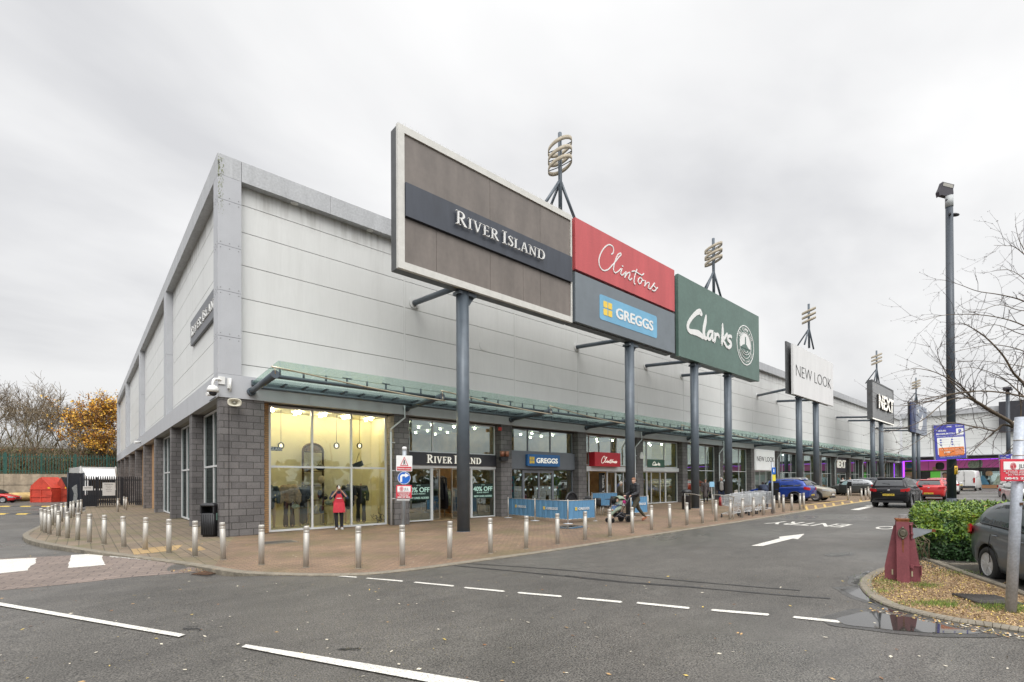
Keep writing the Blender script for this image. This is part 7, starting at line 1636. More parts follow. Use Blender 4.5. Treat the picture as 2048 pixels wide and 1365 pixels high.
        t = MB(); f = p0+.02; zb, zt, h = bod(f); t.ell((fx(f)+.02, side*(W_/2*1.08), (zt+.07)*zz), (.07, .11, .075), 12, 8); t.box((fx(f)-.02, side*W_/2*.92, (zt+.02)*zz), (fx(f)+.04, side*W_/2*1.04, (zt+.05)*zz)); t.build('mirror', pm, e)
    # windscreen and rear window follow the cabin loft
    def scr(fa, fb, wi, nm, flip):
        t = MB(); R0 = []
        for k in range(7):
            f = fa+(fb-fa)*k/6; zt, h = top_at(f); zt *= zz; zb = bod(f)[1]*zz-.01; hb = W_/2*.925*bod(f)[2]; ht = W_/2*h; u = min(1, (zt-zb)/(.42*zz)); ht = hb+(ht-hb)*u
            row = []
            for j in range(9):
                v = -1+2*j/8; y = v*ht*wi; dz = .008*(1-v*v) if abs(v) < 1 else 0; yy = abs(y)/ht; z = zt-(.018*u*max(0, (yy-.5)/.4)) if yy <= .9 else zt-.018*u-(.052*u)*(yy-.9)/.1
                row.append(t.P((fx(f)+(.012 if fa < .5 else -.012), y, z+.012)))
            R0.append(row)
        t.smooth = True
        for A, C_ in zip(R0, R0[1:]):
            for j in range(8): t.F((A[j], A[j+1], C_[j+1], C_[j]) if flip else (A[j], C_[j], C_[j+1], A[j+1]))
        return t.build(nm, M_CGLASS, e)
    T = K['top']; scr(T[0][0]+.012, T[2][0]+.03, .90, 'windscreen', False); rwn = scr(T[-3][0]+.012, T[-1][0]-.004, .84, 'rear_window', False)
    # wheels
    for x in wx:
        for s_ in (-1, 1): wheel_car(e, V3((x, s_*(W_/2-.115), r)), r, .21, s_, style, rim)
    # lamps, bumpers, plates
    zb, zt, h = bod(.985)
    for s_ in (-1, 1):
        t = MB(); z0, z1 = (zt-.24)*zz, (zt-.0)*zz; yo, yi = W_/2*.985, W_/2*.60; xr = -L/2
        t.prism([(xr-.012, s_*yi, z0+.05), (xr-.012, s_*yi, z1-.05), (xr+.035, s_*(yo-.10), z1), (xr+.24, s_*(yo+.003), z1+.02), (xr+.20, s_*(yo+.003), z0+.10), (xr+.03, s_*(yo-.10), z0)], (0, 0, .002)); t.v = []; t.f = []; t.mi = []; t.sm = []
        A = [(xr-.014, s_*yi), (xr+.0, s_*(yi+.14)), (xr+.05, s_*(yo-.07)), (xr+.12, s_*(yo-.012)), (xr+.26, s_*(yo+.012))]
        lo = [t.P((x, y, z0+.06*(1-k/4)+.12*(k/4)**2)) for k, (x, y) in enumerate(A)]; hi = [t.P((x, y, z1-.05*(1-k/4)+.03*(k/4))) for k, (x, y) in enumerate(A)]
        for k in range(4): t.F((lo[k], lo[k+1], hi[k+1], hi[k]) if s_ < 0 else (lo[k+1], lo[k], hi[k], hi[k+1]))
        ol = t.build('tail_light', M_LAMPR, e); so_ = ol.modifiers.new('s', 'SOLIDIFY'); so_.thickness = .03; so_.offset = 0
        t = MB(); b2, t2, h2 = bod(.03); A = [(L/2-.005, s_*W_/2*.42), (L/2-.02, s_*W_/2*.6), (L/2-.09, s_*W_/2*.82), (L/2-.22, s_*W_/2*.945), (L/2-.42, s_*W_/2*.985)]
        lo = [t.P((x, y, (t2-.20+.03*k)*zz)) for k, (x, y) in enumerate(A)]; hi = [t.P((x, y, (t2-.07+.035*k)*zz)) for k, (x, y) in enumerate(A)]
        for k in range(4): t.F((lo[k], lo[k+1], hi[k+1], hi[k]) if s_ > 0 else (lo[k+1], lo[k], hi[k], hi[k+1]))
        ol = t.build('headlight', M_LAMPF, e); so_ = ol.modifiers.new('s', 'SOLIDIFY'); so_.thickness = .04; so_.offset = 0
    t = MB(); t.box((L/2-.05, -W_*.24, .46*zz), (L/2+.006, W_*.24, .56*zz)); t.box((L/2-.06, -W_*.32, .24*zz), (L/2-.0, W_*.32, .36*zz)); t.build('grille', M_TRIM, e)
    t = MB(); zr = .34*zz; t.box((-L/2-.03, -W_*.36, zr-.06), (-L/2+.10, W_*.36, zr+.05)); t.build('rear_bumper', M_TRIM, e)
    if clad:
        for s_ in (-1, 1):
            t = MB(); t.box((wx[1]+r*1.2, s_*(W_/2*.97), .22*zz), (wx[0]-r*1.2, s_*(W_/2+.012), .36*zz)); t.build('sill_cladding', M_TRIM, e)
            for x in wx: t = MB(); t.tube([(x+r*1.20*math.cos(R_(a)), s_*(W_/2*1.0), r*1.02+r*1.20*math.sin(R_(a))) for a in range(-12, 193, 12)], .032, 6); t.build('arch_trim', M_TRIM, e)
    if rails:
        for s_ in (-1, 1): t = MB(); z_ = (K['H']+.035)*zz; t.tube([(fx(.42), s_*W_*.345, z_-.09), (fx(.46), s_*W_*.345, z_), (fx(.84), s_*W_*.335, z_-.02), (fx(.89), s_*W_*.33, z_-.10)], .018, 6); t.build('roof_rail', M_CHR if rails == 'silver' else M_TRIM, e)
    if plate:
        pz = (zt-.36)*zz if plate[1] == 'mid' else .47*zz; t = MB(); t.box((-L/2-.022, -.26, pz-.055), (-L/2-.0, .26, pz+.055)); pl_ = t.build('number_plate', M_PLY, e); t = MB(); t.M = frame((-L/2-.024, 0, pz), (0, -1, 0), (0, 0, 1)); text(t, plate[0], .07, (0, -.035), 'CENTER', w=.46, bold=.02, th=.001); t.build('plate_characters', M_BLACKL, pl_)
    if plate_front: t = MB(); t.box((L/2-.0, -.26, .42*zz), (L/2+.015, .26, .53*zz)); t.build('number_plate', M_WHT, e)
    if logo: t = MB(); t.ell((-L/2-.012, 0, (zt-.10)*zz), (.008, .07, .035), 14, 8); t.build('badge', M_CHR, e)
    if wiper:
        t = MB(); f0 = T[-1][0]-.01; z0_, _h = top_at(f0-.008); t.tube([(fx(f0)-.04, 0, z0_*zz+.03), (fx(f0-.01)-.03, .30, (z0_+.05)*zz)], .008, 5); t.ell((fx(f0)-.04, 0, z0_*zz+.02), (.02, .03, .02)); t.build('rear_wiper', M_TRIM, e)
        t = MB(); zs_, _h = top_at(T[-3][0]); t.prism([(fx(T[-3][0])+.06, -W_*.34, zs_*zz+.02), (fx(T[-3][0])+.06, W_*.34, zs_*zz+.02), (fx(T[-3][0])-.16, W_*.31, zs_*zz-.01), (fx(T[-3][0])-.16, -W_*.31, zs_*zz-.01)], (0, 0, .03)); t.build('spoiler', roofm or pm, e)
    if opendoor:      # hinged front door on the given side, swung open
        s_, ang = opendoor; f0, f1 = p0+.0, p1; hx = fx(f0+.0); dl = (f1-f0)*L; d = empty('open_door', (hx, s_*(W_/2-.0), 0), s_*R_(-ang)); reg(d, e)
        d.rotation_euler = (0, 0, -s_*R_(ang)*-1) if False else (0, 0, s_*R_(-ang)*-1*-1)
        zb, zt, _h = bod(f0+.1)
        t = MB(); t.box((-dl, -.05 if s_ > 0 else -.02, (zb+.06)*zz), (0, .02 if s_ > 0 else .05, zt*zz)); t.build('door_panel', pm, d)
        t = MB(); ins = -s_*.02; P = [(-dl+.02, ins, zt*zz), (-.12, ins, zt*zz), (-.50, ins-s_*.10, (zt+.36)*zz), (-dl+.04, ins-s_*.12, (zt+.40)*zz)]; t.tube(P+[P[0]], .018, 6); t.build('window_frame', pm, d)
        t = MB(); t.poly(P); t.build('door_glass', glassmat('door_glass', (.35, .4, .4), 1.5), d)
        t = MB(); t.box((hx-dl+.03, s_*(W_/2*.9), (zb+.1)*zz), (hx-.06, s_*(W_/2+.004), (zt+.30)*zz)); t.build('door_opening', M_WELL, e)
    return e
P_BLK = paint('black_car_paint', (.008, .008, .010)); P_RED = paint('red_car_paint', (.52, .02, .02)); P_BLU = paint('blue_car_paint', (.012, .045, .26), .3); P_BEI = paint('beige_car_paint', (.36, .33, .26), .4, .3); P_GRY = paint('grey_car_paint', (.085, .09, .088), .4, .3); P_SIL = paint('silver_car_paint', (.36, .37, .38), .5, .3); P_DGR = paint('dark_grey_car_paint', (.11, .125, .14), .3, .3); P_WHT = paint('white_car_paint', (.72, .72, .71)); P_NAV = paint('charcoal_car_paint', (.04, .045, .055), .4, .3)
def gp3(x, y): return V3((x, y, gz(x)-.02))
car('parked_car', 'black SUV seen from behind, driving away along the lane', gp3(32.4, -11.75)-V3((0, 0, .01)), 0, 'suv', P_BLK, sc=(.93, .97, 1), plate=('KV67 XWR', 'mid'), rails=True, clad=True, logo=True, wiper=True)['category'] = 'car'
car('parked_car', 'bright red hatchback seen from behind, just right of the black SUV', gp3(44.6, -11.75), 0, 'hatch', P_RED, sc=(1.05, 1.02, 1.02), plate=('FX66 TXZ', 'low'), logo=True, wiper=True)
car('parked_car', 'older red hatchback farther off between the black SUV and the bright red hatchback', gp3(53.5, -10.9), 0, 'hatch', P_RED, sc=(1, 1, 1.08))
car('parked_car', 'white hatchback ahead of the two red cars, only its roof showing', gp3(61, -10.6), R_(5), 'hatch', P_WHT, sc=(1, 1, 1.06))
hp = math.pi/2
car('parked_car', 'blue hatchback with its front door open, parked nose to the shops', V3((32.98, -7.2+4.1/2, gz(33)+.03)), hp, 'hatch', P_BLU, sc=(1.0, 1.0, 1.07), clad=True, rails='silver', opendoor=(1, 58), plate=('YB18 KDL', 'low'), wiper=True)
car('parked_car', 'beige SUV parked nose out behind the blue hatchback', V3((36.1, -7.55+2.1, gz(36)+.03)), -hp, 'suv', P_BEI, sc=(.92, .97, .96), clad=True, rails='silver', plate_front=True)
car('parked_car', 'two tone grey and silver hatchback with its front door ajar, beyond the beige SUV', V3((50.9, -7.0+2.07, gz(50)+.03)), hp, 'hatch', P_GRY, sc=(1.0, 1.0, 1.0), opendoor=(1, 40), roofm=P_SIL)
car('parked_car', 'charcoal estate car parked beyond the silver and grey hatchback', V3((54.5, -5.0, gz(54)+.03)), hp, 'suv', P_NAV, sc=(1, 1, .93), rails='silver')
car('parked_car', 'silver car behind the rear window of the black SUV', gp3(60, -6.4), hp, 'hatch', P_SIL, sc=(1.05, 1, 1.05))
car('parked_car', 'dark car in the farthest parking bay before the pink poster windows', gp3(68, -6.6), hp, 'hatch', P_NAV, sc=(1.05, 1, 1.0))
# white van
vp = CAM+ray(1931, 960)*60; vp.z = gz(vp.x)-.03
e = empty('white_van', vp+V3((2.6, 0, 0)), R_(-2), 'white high roofed van seen from behind before the far picture windows', 'van')
def vloft(st, nm, mt):
    t = MB(); rings = []
    for x, zb, zt, hw in st:
        half = [(0, zb), (hw*.9, zb), (hw, zb+.12), (hw, zb+(zt-zb)*.55), (hw*.93, zt-.18), (hw*.86, zt-.03), (hw*.6, zt), (0, zt+.02)]
        rings.append([t.P((x, y, z)) for y, z in half]+[t.P((x, -y, z)) for y, z in half[-2:0:-1]])
    t.smooth = True
    for A, C_ in zip(rings, rings[1:]):
        for k in range(len(A)): m_ = (k+1) % len(A); t.F((A[k], A[m_], C_[m_], C_[k]))
    t.smooth = False; t.F(rings[0][::-1]); t.F(rings[-1]); return t.build(nm, mt, e)
vloft([(2.7, .4, 1.0, .8), (2.55, .32, 1.15, .95), (1.9, .3, 1.45, 1.0), (1.2, .3, 2.35, 1.0), (.8, .3, 2.52, 1.0), (-2.65, .3, 2.5, 1.0), (-2.72, .36, 2.44, .98)], 'body', P_WHT)
for x in (1.85, -1.75):
    for s_ in (-1, 1): wheel_car(e, V3((x, s_*.9, .35)), .35, .2, s_)
for s_ in (-1, 1): t = MB(); t.box((-2.76, s_*.80, 1.0), (-2.68, s_*.97, 1.6)); t.build('tail_light', M_LAMPR, e)
t = MB(); t.box((-2.80, -.98, .38), (-2.65, .98, .60)); t.build('rear_bumper', M_TRIM, e); t = MB(); t.box((-2.745, .15, .66), (-2.72, .70, .78)); t.build('number_plate', M_PLY, e)
for s_ in (-1, 1): t = MB(); t.box((-2.735, s_*.08, .7), (-2.72, s_*.84, 2.2)); t.build('rear_door', P_WHT, e)
t = MB(); t.box((-2.745, -.01, .62), (-2.72, .01, 2.35)); t.box((-2.745, -.06, 1.2), (-2.725, .1, 1.26)); t.build('shut_line', M_GAPD, e)
# near grey car at the right edge
hd_ = R_(-153.3); wr = G(1986, 1161, -.09); dv_ = V3((math.cos(hd_), math.sin(hd_), 0)); rt_ = V3((dv_.y, -dv_.x, 0)); Kc = KIND['hatch']; ctr = wr-dv_*(4.0*(.5-Kc['rw']))*1.0 - rt_*(1.72/2-.115)
ctr = wr+dv_*(4.0*(Kc['rw']-.5)) - rt_*(1.74/2-.1); ctr.z = -.10
car('parked_car', 'dark grey hatchback with silver wheel covers cut off by the right edge', ctr, hd_, 'hatch', P_DGR, sc=(.975, .985, 1.01), style='cap', rim=mat('silver_wheel_cover', (.55, .55, .55), .4, .3))
# white cars beyond the hedge
for (px, d, yw_, lb, s3) in ((2043, 27, R_(200), 'white car beyond the hedge, behind the leaning post', (1, 1, .98)), (2020, 38, R_(195), 'paler far white car beyond the hedge by the second lamp column', (1, 1, 1))):
    p = CAM+ray(px, 960)*d; p.z = gz(p.x)-.03; p += V3((1.6, -.4, 0)); car('parked_car', lb, p, yw_, 'hatch', P_WHT, sc=s3)
# cars far left
for (px, d, lb, pm, dx) in ((-14, 51, 'red hatchback cut off by the left edge, before the concrete wall', P_RED, 0), (-10, 55, 'black car parked behind the red hatchback at the left edge', P_BLK, 0)):
    p = CAM+ray(px, 990)*d; p.z = -.13; car('parked_car', lb, p, R_(-22), 'hatch', pm)

# ---------------------------------------------------------------- left background: skip, gates, wall, fence, lorry
wl = [atY(-60, 960, 62.0), ]
M_CONC = mat('stained_concrete', (.36, .30, .22), .85, amt=.3, scale=1.0, stretch=(1.5, 1, .18), amt2=.18, scale2=3)
e = empty('retaining_wall', (-40, 62, 0), 0, 'stained concrete retaining wall along the back of the service yard', 'wall')
t = MB()
for i in range(13): t.box((i*6+.01, 0, -.2), (i*6+5.99, .4, 3.0)); 
t.build('wall', M_CONC, e)
t = MB(); t.box((0, -.012, 1.7), (78, -.0, 1.74)); t.build('joint', M_GAPD, e)
fill('embankment', [(-45, 62.4), (60, 62.4), (60, 110), (-45, 110)], mat('dead_undergrowth', (.10, .085, .045), .95, amt=.5, scale=2), lambda x, y: 3.0+(y-62.4)*.12)
M_GRNF = mat('green_fence_paint', (.018, .085, .065), .55, amt=.2)
e = empty('palisade_fence', (-40, 62.2, 3.0), 0, 'dark green palisade fence on top of the concrete wall', 'fence')
t = MB()
for i in range(260):
    x = i*.26; t.prism([(x, 0, .05), (x+.08, 0, .05), (x+.08, 0, 2.3), (x+.04, 0, 2.42), (x, 0, 2.3)], (0, .02, 0))
t.build('pales', M_GRNF, e)
t = MB()
for z in (.35, 2.0): t.box((0, .03, z), (68, .07, z+.07))
t.build('rails', M_GRNF, e)
for i in range(23): t = MB(); t.box((i*3.0, .02, 0), (i*3.0+.18, .2, 2.5)); t.build('post', M_GRNF, e)
M_SKR = mat('skip_red', (.50, .055, .03), .5, amt=.2, scale=1.5, amt2=.12, scale2=9)
def skip(pa, pb, px_peak, lab, mt, w=1.9):
    A = CAM+ray(*pa)*52; Bp = CAM+ray(*pb)*52; A.z = Bp.z = -.13; d = (Bp-A); L = d.length; e = empty('waste_skip', A, math.atan2(d.y, d.x), lab, 'skip', 'red skips by the wall'); w2 = w
    prof = [(0, 0), (L, 0), (L, 1.35), (L*.52, 2.6), (L*.42, 2.6), (0, 1.75)]
    t = MB(); t.prism([(x, 0, z) for x, z in prof], (0, w2, 0)); t.build('body', mt, e)
    t = MB()
    for z in (.55, 1.35): t.box((-.04, -.06, z), (L+.04, -.0, z+.1))
    for x in (0, L*.5, L-.08): t.box((x, -.05, 0), (x+.08, -.001, 1.34))
    t.build('ribs', mt, e)
    t = MB(); t.box((L*.78, -.09, .7), (L+.12, -.065, 1.15)); t.build('side_box', mt, e)
    t = MB(); t.box((L*.83, -.03, 1.42), (L*.95, -.01, 1.62)); t.build('label_plate', M_YST, e)
    t = MB(); t.prism([(L*.50, -.05, 2.62), (L*1.0, -.05, 1.45), (L*1.0, -.05, 1.52), (L*.52, -.05, 2.70)], (0, w2+.1, 0)); t.build('lid', mt if pa[0] < 90 else M_BLK, e); return e
skip((61, 990), (103, 990), .5, 'large red waste skip with sloping top before the concrete wall', M_SKR)
s2 = skip((103, 990), (126, 990), .5, 'second red waste skip with a black lid, behind the first', mat('skip_red_dark', (.34, .05, .03), .5, amt=.3, scale=2)); s2.location += V3((.3, 1.2, 0))
p = CAM+ray(44, 992)*55; p.z = -.13; e = empty('covered_pallet', p, R_(10), 'low yellow sheeted heap between the parked cars and the red skip', 'sheeted heap')
t = MB(); limb(t, [(-1.3, 0, .5), (1.2, 0, .55)], [.5, .5]); t.ell((0, 0, .5), (1.6, .7, .5)); remesh(t, 'sheet', mat('yellow_sheet', (.45, .31, .12), .7, amt=.3, scale=3), e, .08, 2)
# gates with screen panel and notices
gA, gB = V3((-3.35, 30.0, 0)), V3((.3, 31.2, 0)); M_GATE = mat('black_gate_paint', (.022, .026, .034), .5, amt=.2, scale=5)
d = gB-gA; e = empty('palisade_gate', gA, math.atan2(d.y, d.x), 'black steel palisade gates with a white notice, beside the side wall piers', 'gate'); L = d.length
t = MB(); n = 27
for i in range(n):
    x = i*L/n; z0 = .12; t.prism([(x, 0, z0), (x+.075, 0, z0), (x+.075, 0, 2.28), (x+.0375, 0, 2.42), (x, 0, 2.28)], (0, .02, 0))
t.build('pales', M_GATE, e); t = MB(); [t.box((0, .03, z), (L, .08, z+.07)) for z in (.3, 2.05)]; t.box((0, .025, .1), (.95, .03, .95)); t.build('rails', M_GATE, e)
for x in (0, .95, 2.55): t = MB(); t.box((x-.04, .02, 0), (x+.04, .1, 2.3)); t.build('post', M_GATE, e)
t = MB(); t.box((.92, -.03, -.02), (2.6, .04, .10)); t.build('threshold', M_KERB, e)
for (x0, x1, z0, z1, nm, lb, words) in ((1.28, 2.08, .88, 1.88, 'deliveries_notice', 'tall white Deliveries notice on the black gates', ['Deliveries', 'No access for', 'customers', 'Please report', 'to site office']), (.1, .68, 1.3, 1.62, 'small_notice', 'small white notice on the left gate leaf', ['NOTICE'])):
    nt_ = empty(nm, gA+Matrix.Rotation(e.rotation_euler[2], 3, 'Z')@V3((x0, -.03, z0)), e.rotation_euler[2], lb, 'notice'); t = MB(); t.box((0, 0, 0), (x1-x0, .012, z1-z0)); t.build('board', M_WSIGN, nt_)
    t = MB(); t.M = frame((0, -.002, 0), (1, 0, 0), (0, 0, 1)); h_ = (z1-z0)
    for i, l in enumerate(words): text(t, l, h_*(.10 if i == 0 else .05) if len(words) > 1 else h_*.25, ((x1-x0)/2, h_*(.84-.13*i) if len(words) > 1 else h_*.5), 'CENTER', bold=.01, th=.001)
    t.build('lettering', M_BLACKL, nt_)
p = G(150, 1016, -.05); e = empty('screen_panel', V3((-4.1, 31.2, 0)), R_(14), 'dark blue black steel screen panel with scraped grey patch left of the gates', 'screen panel')
t = MB(); t.box((0, 0, 0), (.92, .06, 2.62)); t.build('panel', M_GATE, e); t = MB(); [t.cyl((x, -.02, 0), (x, -.02, 2.66), .05, n=8) for x in (.0, .92)]; t.build('posts', M_GATE, e)
t = MB(); t.prism([(.28, -.012, .3), (.5, -.012, .35), (.56, -.012, .9), (.52, -.012, 1.75), (.42, -.012, 1.7), (.22, -.012, 1.5), (.35, -.012, 1.1)], (0, .01, 0)); t.build('scraped_patch', mat('scraped_grey', (.28, .29, .28), .8, amt=.5, scale=20), e)
# lorry behind the gates
lp_ = CAM+ray(197, 985)*49; e = empty('white_lorry', V3((lp_.x, lp_.y, -.13)), R_(8), 'white box lorry parked behind the black gates, its cab dark', 'lorry')
t = MB(); t.box((-1.45, 0, .9), (1.45, 6, 3.62)); t.build('box_body', P_WHT, e); t = MB(); t.prism([(-1.3, -.1, 2.5), (1.3, -.1, 2.5), (1.15, -.8, 2.75), (1.3, -.1, 3.5), (-1.3, -.1, 3.5), (-1.15, -.8, 2.75)][::-1], (0, .1, 0)); t.v = []; t.f = []; t.mi = []; t.sm = []
t.poly([(-1.1, -1.7, 2.45), (1.1, -1.7, 2.45), (1.25, -.15, 3.45), (-1.25, -.15, 3.45)]); t.poly([(-1.1, -1.7, 2.45), (-1.25, -.15, 3.45), (-1.25, -.15, 2.45)]); t.poly([(1.1, -1.7, 2.45), (1.25, -.15, 2.45), (1.25, -.15, 3.45)]); t.build('wind_deflector', P_WHT, e)
t = MB(); t.box((-1.1, -1.8, .5), (1.1, -.1, 2.45)); t.build('cab', P_WHT, e); t = MB(); t.box((-1.0, -1.84, 1.5), (1.0, -1.8, 2.3)); t.build('windscreen', M_CGLASS, e); t = MB(); t.box((-1.12, -1.86, .45), (1.12, -1.8, 1.3)); t.build('grille', M_TRIM, e)
for x in (-1.35, 1.35): t = MB(); t.box((x-.05, -.02, .5), (x+.05, .0, 3.7)); t.build('corner_post', P_WHT, e)

# ---------------------------------------------------------------- pavement cafe barriers, tables, chairs
M_BLF = mat('blue_barrier_cloth', (.10, .24, .40), .75, amt=.10, scale=5, stretch=(3, 3, .5))
def cafe(pts, closed, lab, logo):
    for (a, b), lb, lg in zip(zip(pts, pts[1:]), lab, logo):
        A, Bq = G(*a), G(*b); d = Bq-A; d.z = 0; L = d.length; e = empty('barrier', A, math.atan2(d.y, d.x), lb, 'barrier', 'blue cloth barriers round the cafe tables')
        for x in (0, L): t = MB(); t.cyl((x, 0, .02), (x, 0, .98), .022, n=10); t.build('post', M_SST, e); t = MB(); t.lathe([(.20, 0), (.20, .012), (.03, .03)], 20, c=(x, 0, 0)); t.build('base', M_GREY, e)
        t = MB(); t.cyl((0, 0, .93), (L, 0, .93), .011, n=8); t.cyl((0, 0, .17), (L, 0, .17), .011, n=8); t.build('rail', M_SST, e)
        t = MB(); n = 40; lo = []; hi = []
        for k in range(n+1):
            u = k/n; x = .06+(L-.12)*u; w_ = .010*math.sin(u*37)+.008*math.sin(u*71+1); hi.append((x, w_*.3, .925-.006*abs(math.sin(u*math.pi*6)))); lo.append((x, w_*1.5, .175-.01*math.sin(u*math.pi)))
        H1 = [t.P(p) for p in hi]; L1 = [t.P(p) for p in lo]; H2 = [t.P((p[0], p[1]+.012, p[2])) for p in hi]; L2 = [t.P((p[0], p[1]+.012, p[2])) for p in lo]
        t.smooth = True
        for k in range(n): t.F((L1[k], L1[k+1], H1[k+1], H1[k])); t.F((L2[k+1], L2[k], H2[k], H2[k+1]))
        t.build('cloth', M_BLF, e)
        if lg:
            w = .95; x0 = L*.5-w/2; fr = frame((0, -.022, 0), (1, 0, 0), (0, 0, 1)); greggs(e, fr, x0-.05, x0+w+.05, .47, .70, th=.003)
cafe([(1016.5, 1036), (1070, 1042), (1136, 1048), (1191, 1042)], False, ['blue GREGGS barrier panel nearest the dark pier, leftmost of the row', 'middle blue GREGGS barrier panel below the bakery door', 'blue GREGGS barrier panel angled right, left of the black chairs'], [1, 1, 1])
cafe([(1184, 1018), (1237, 1016)], False, ['plain blue barrier panel at the back of the cafe tables'], [0])
cafe([(1262, 1034), (1296, 1031)], False, ['blue GREGGS barrier panel right of the man with the pushchair'], [1])
def chair(loc, yaw, lab):
    e = empty('cafe_chair', loc, yaw, lab, 'chair', 'black cafe chairs')
    t = MB(); t.prism([(-.2, -.2, .44), (.2, -.2, .44), (.2, .2, .44), (-.2, .2, .44)], (0, 0, .025)); t.build('seat', M_BLK, e)
    t = MB(); n = 10; 
    P = [[t.P((-.21-.05*(z-.45)+.06*(1-math.cos(a))*0-.0+.07*abs(math.sin(a*1.0))**2, .21*math.sin(a)/1.0, z)) for a in [R_(-70+140*k/n) for k in range(n+1)]] for z in (.44, .6, .74, .84)]
    t.smooth = True
    for A, C_ in zip(P, P[1:]):
        for k in range(n): t.F((A[k], A[k+1], C_[k+1], C_[k]))
    o = t.build('backrest', M_BLK, e); so_ = o.modifiers.new('s', 'SOLIDIFY'); so_.thickness = .018
    for x in (-.18, .18):
        for y in (-.18, .18): t = MB(); t.cyl((x*1.12, y*1.12, 0), (x*.9, y*.9, .44), .012, n=6); t.build('leg', M_SST, e)
def table(loc, lab):
    e = empty('cafe_table', loc, 0, lab, 'table', 'cafe tables'); t = MB(); t.cyl((0, 0, .715), (0, 0, .735), .32, n=28); t.build('top', M_BLK, e); t = MB(); t.cyl((0, 0, .03), (0, 0, .715), .03, n=10); t.lathe([(.2, 0), (.2, .02), (.04, .04)], 16); t.build('stem', M_SST, e)
for i, (x, y, yw_) in enumerate(((1045, 1031, 2.2), (1075, 1030, .6), (1100, 1034, 2.6), (1130, 1036, .3), (1165, 1033, 2.9), (1198, 1030, .2), (1213, 1031, 2.2), (1180, 1024, 4.4), (1228, 1025, 3.6))):
    chair(G(x, y), yw_, ['black cafe chair behind the left blue barrier', 'black cafe chair behind the join of the first two barriers', 'black cafe chair behind the middle blue barrier', 'black cafe chair by the right end of the middle barrier', 'black cafe chair behind the angled barrier', 'black cafe chair at the open side of the barriers, left of the pushchair', 'black cafe chair nearest the pushchair with its back to the road', 'black cafe chair near the dark pier behind the tables', 'black cafe chair by the plain back barrier'][i])
for (x, y, lb) in ((1060, 1030, 'round black cafe table behind the first barrier'), (1116, 1034, 'round black cafe table behind the middle barrier'), (1182, 1030, 'round black cafe table behind the angled barrier'), (1222, 1027, 'round black cafe table before the plain back barrier')): table(G(x, y), lb)
p = G(1147, 1033); e = empty('round_back_chair', p, 0, 'black round backed wicker armchair top showing above the middle barrier', 'chair'); t = MB(); t.tube([(.40*math.cos(R_(a)), .12, .72+.42*math.sin(R_(a))) for a in range(-20, 201, 10)], .06, 8); t.build('backrest', M_BLK, e); t = MB(); t.prism([(.33*math.cos(R_(a)), .16, .72+.36*math.sin(R_(a))) for a in range(-20, 201, 20)], (0, .03, 0)); t.box((-.34, -.3, .35), (.34, .2, .45)); [t.cyl((x, y, 0), (x, y, .35), .02, n=6) for x in (-.3, .3) for y in (-.26, .16)]; t.build('seat', M_BLK, e)

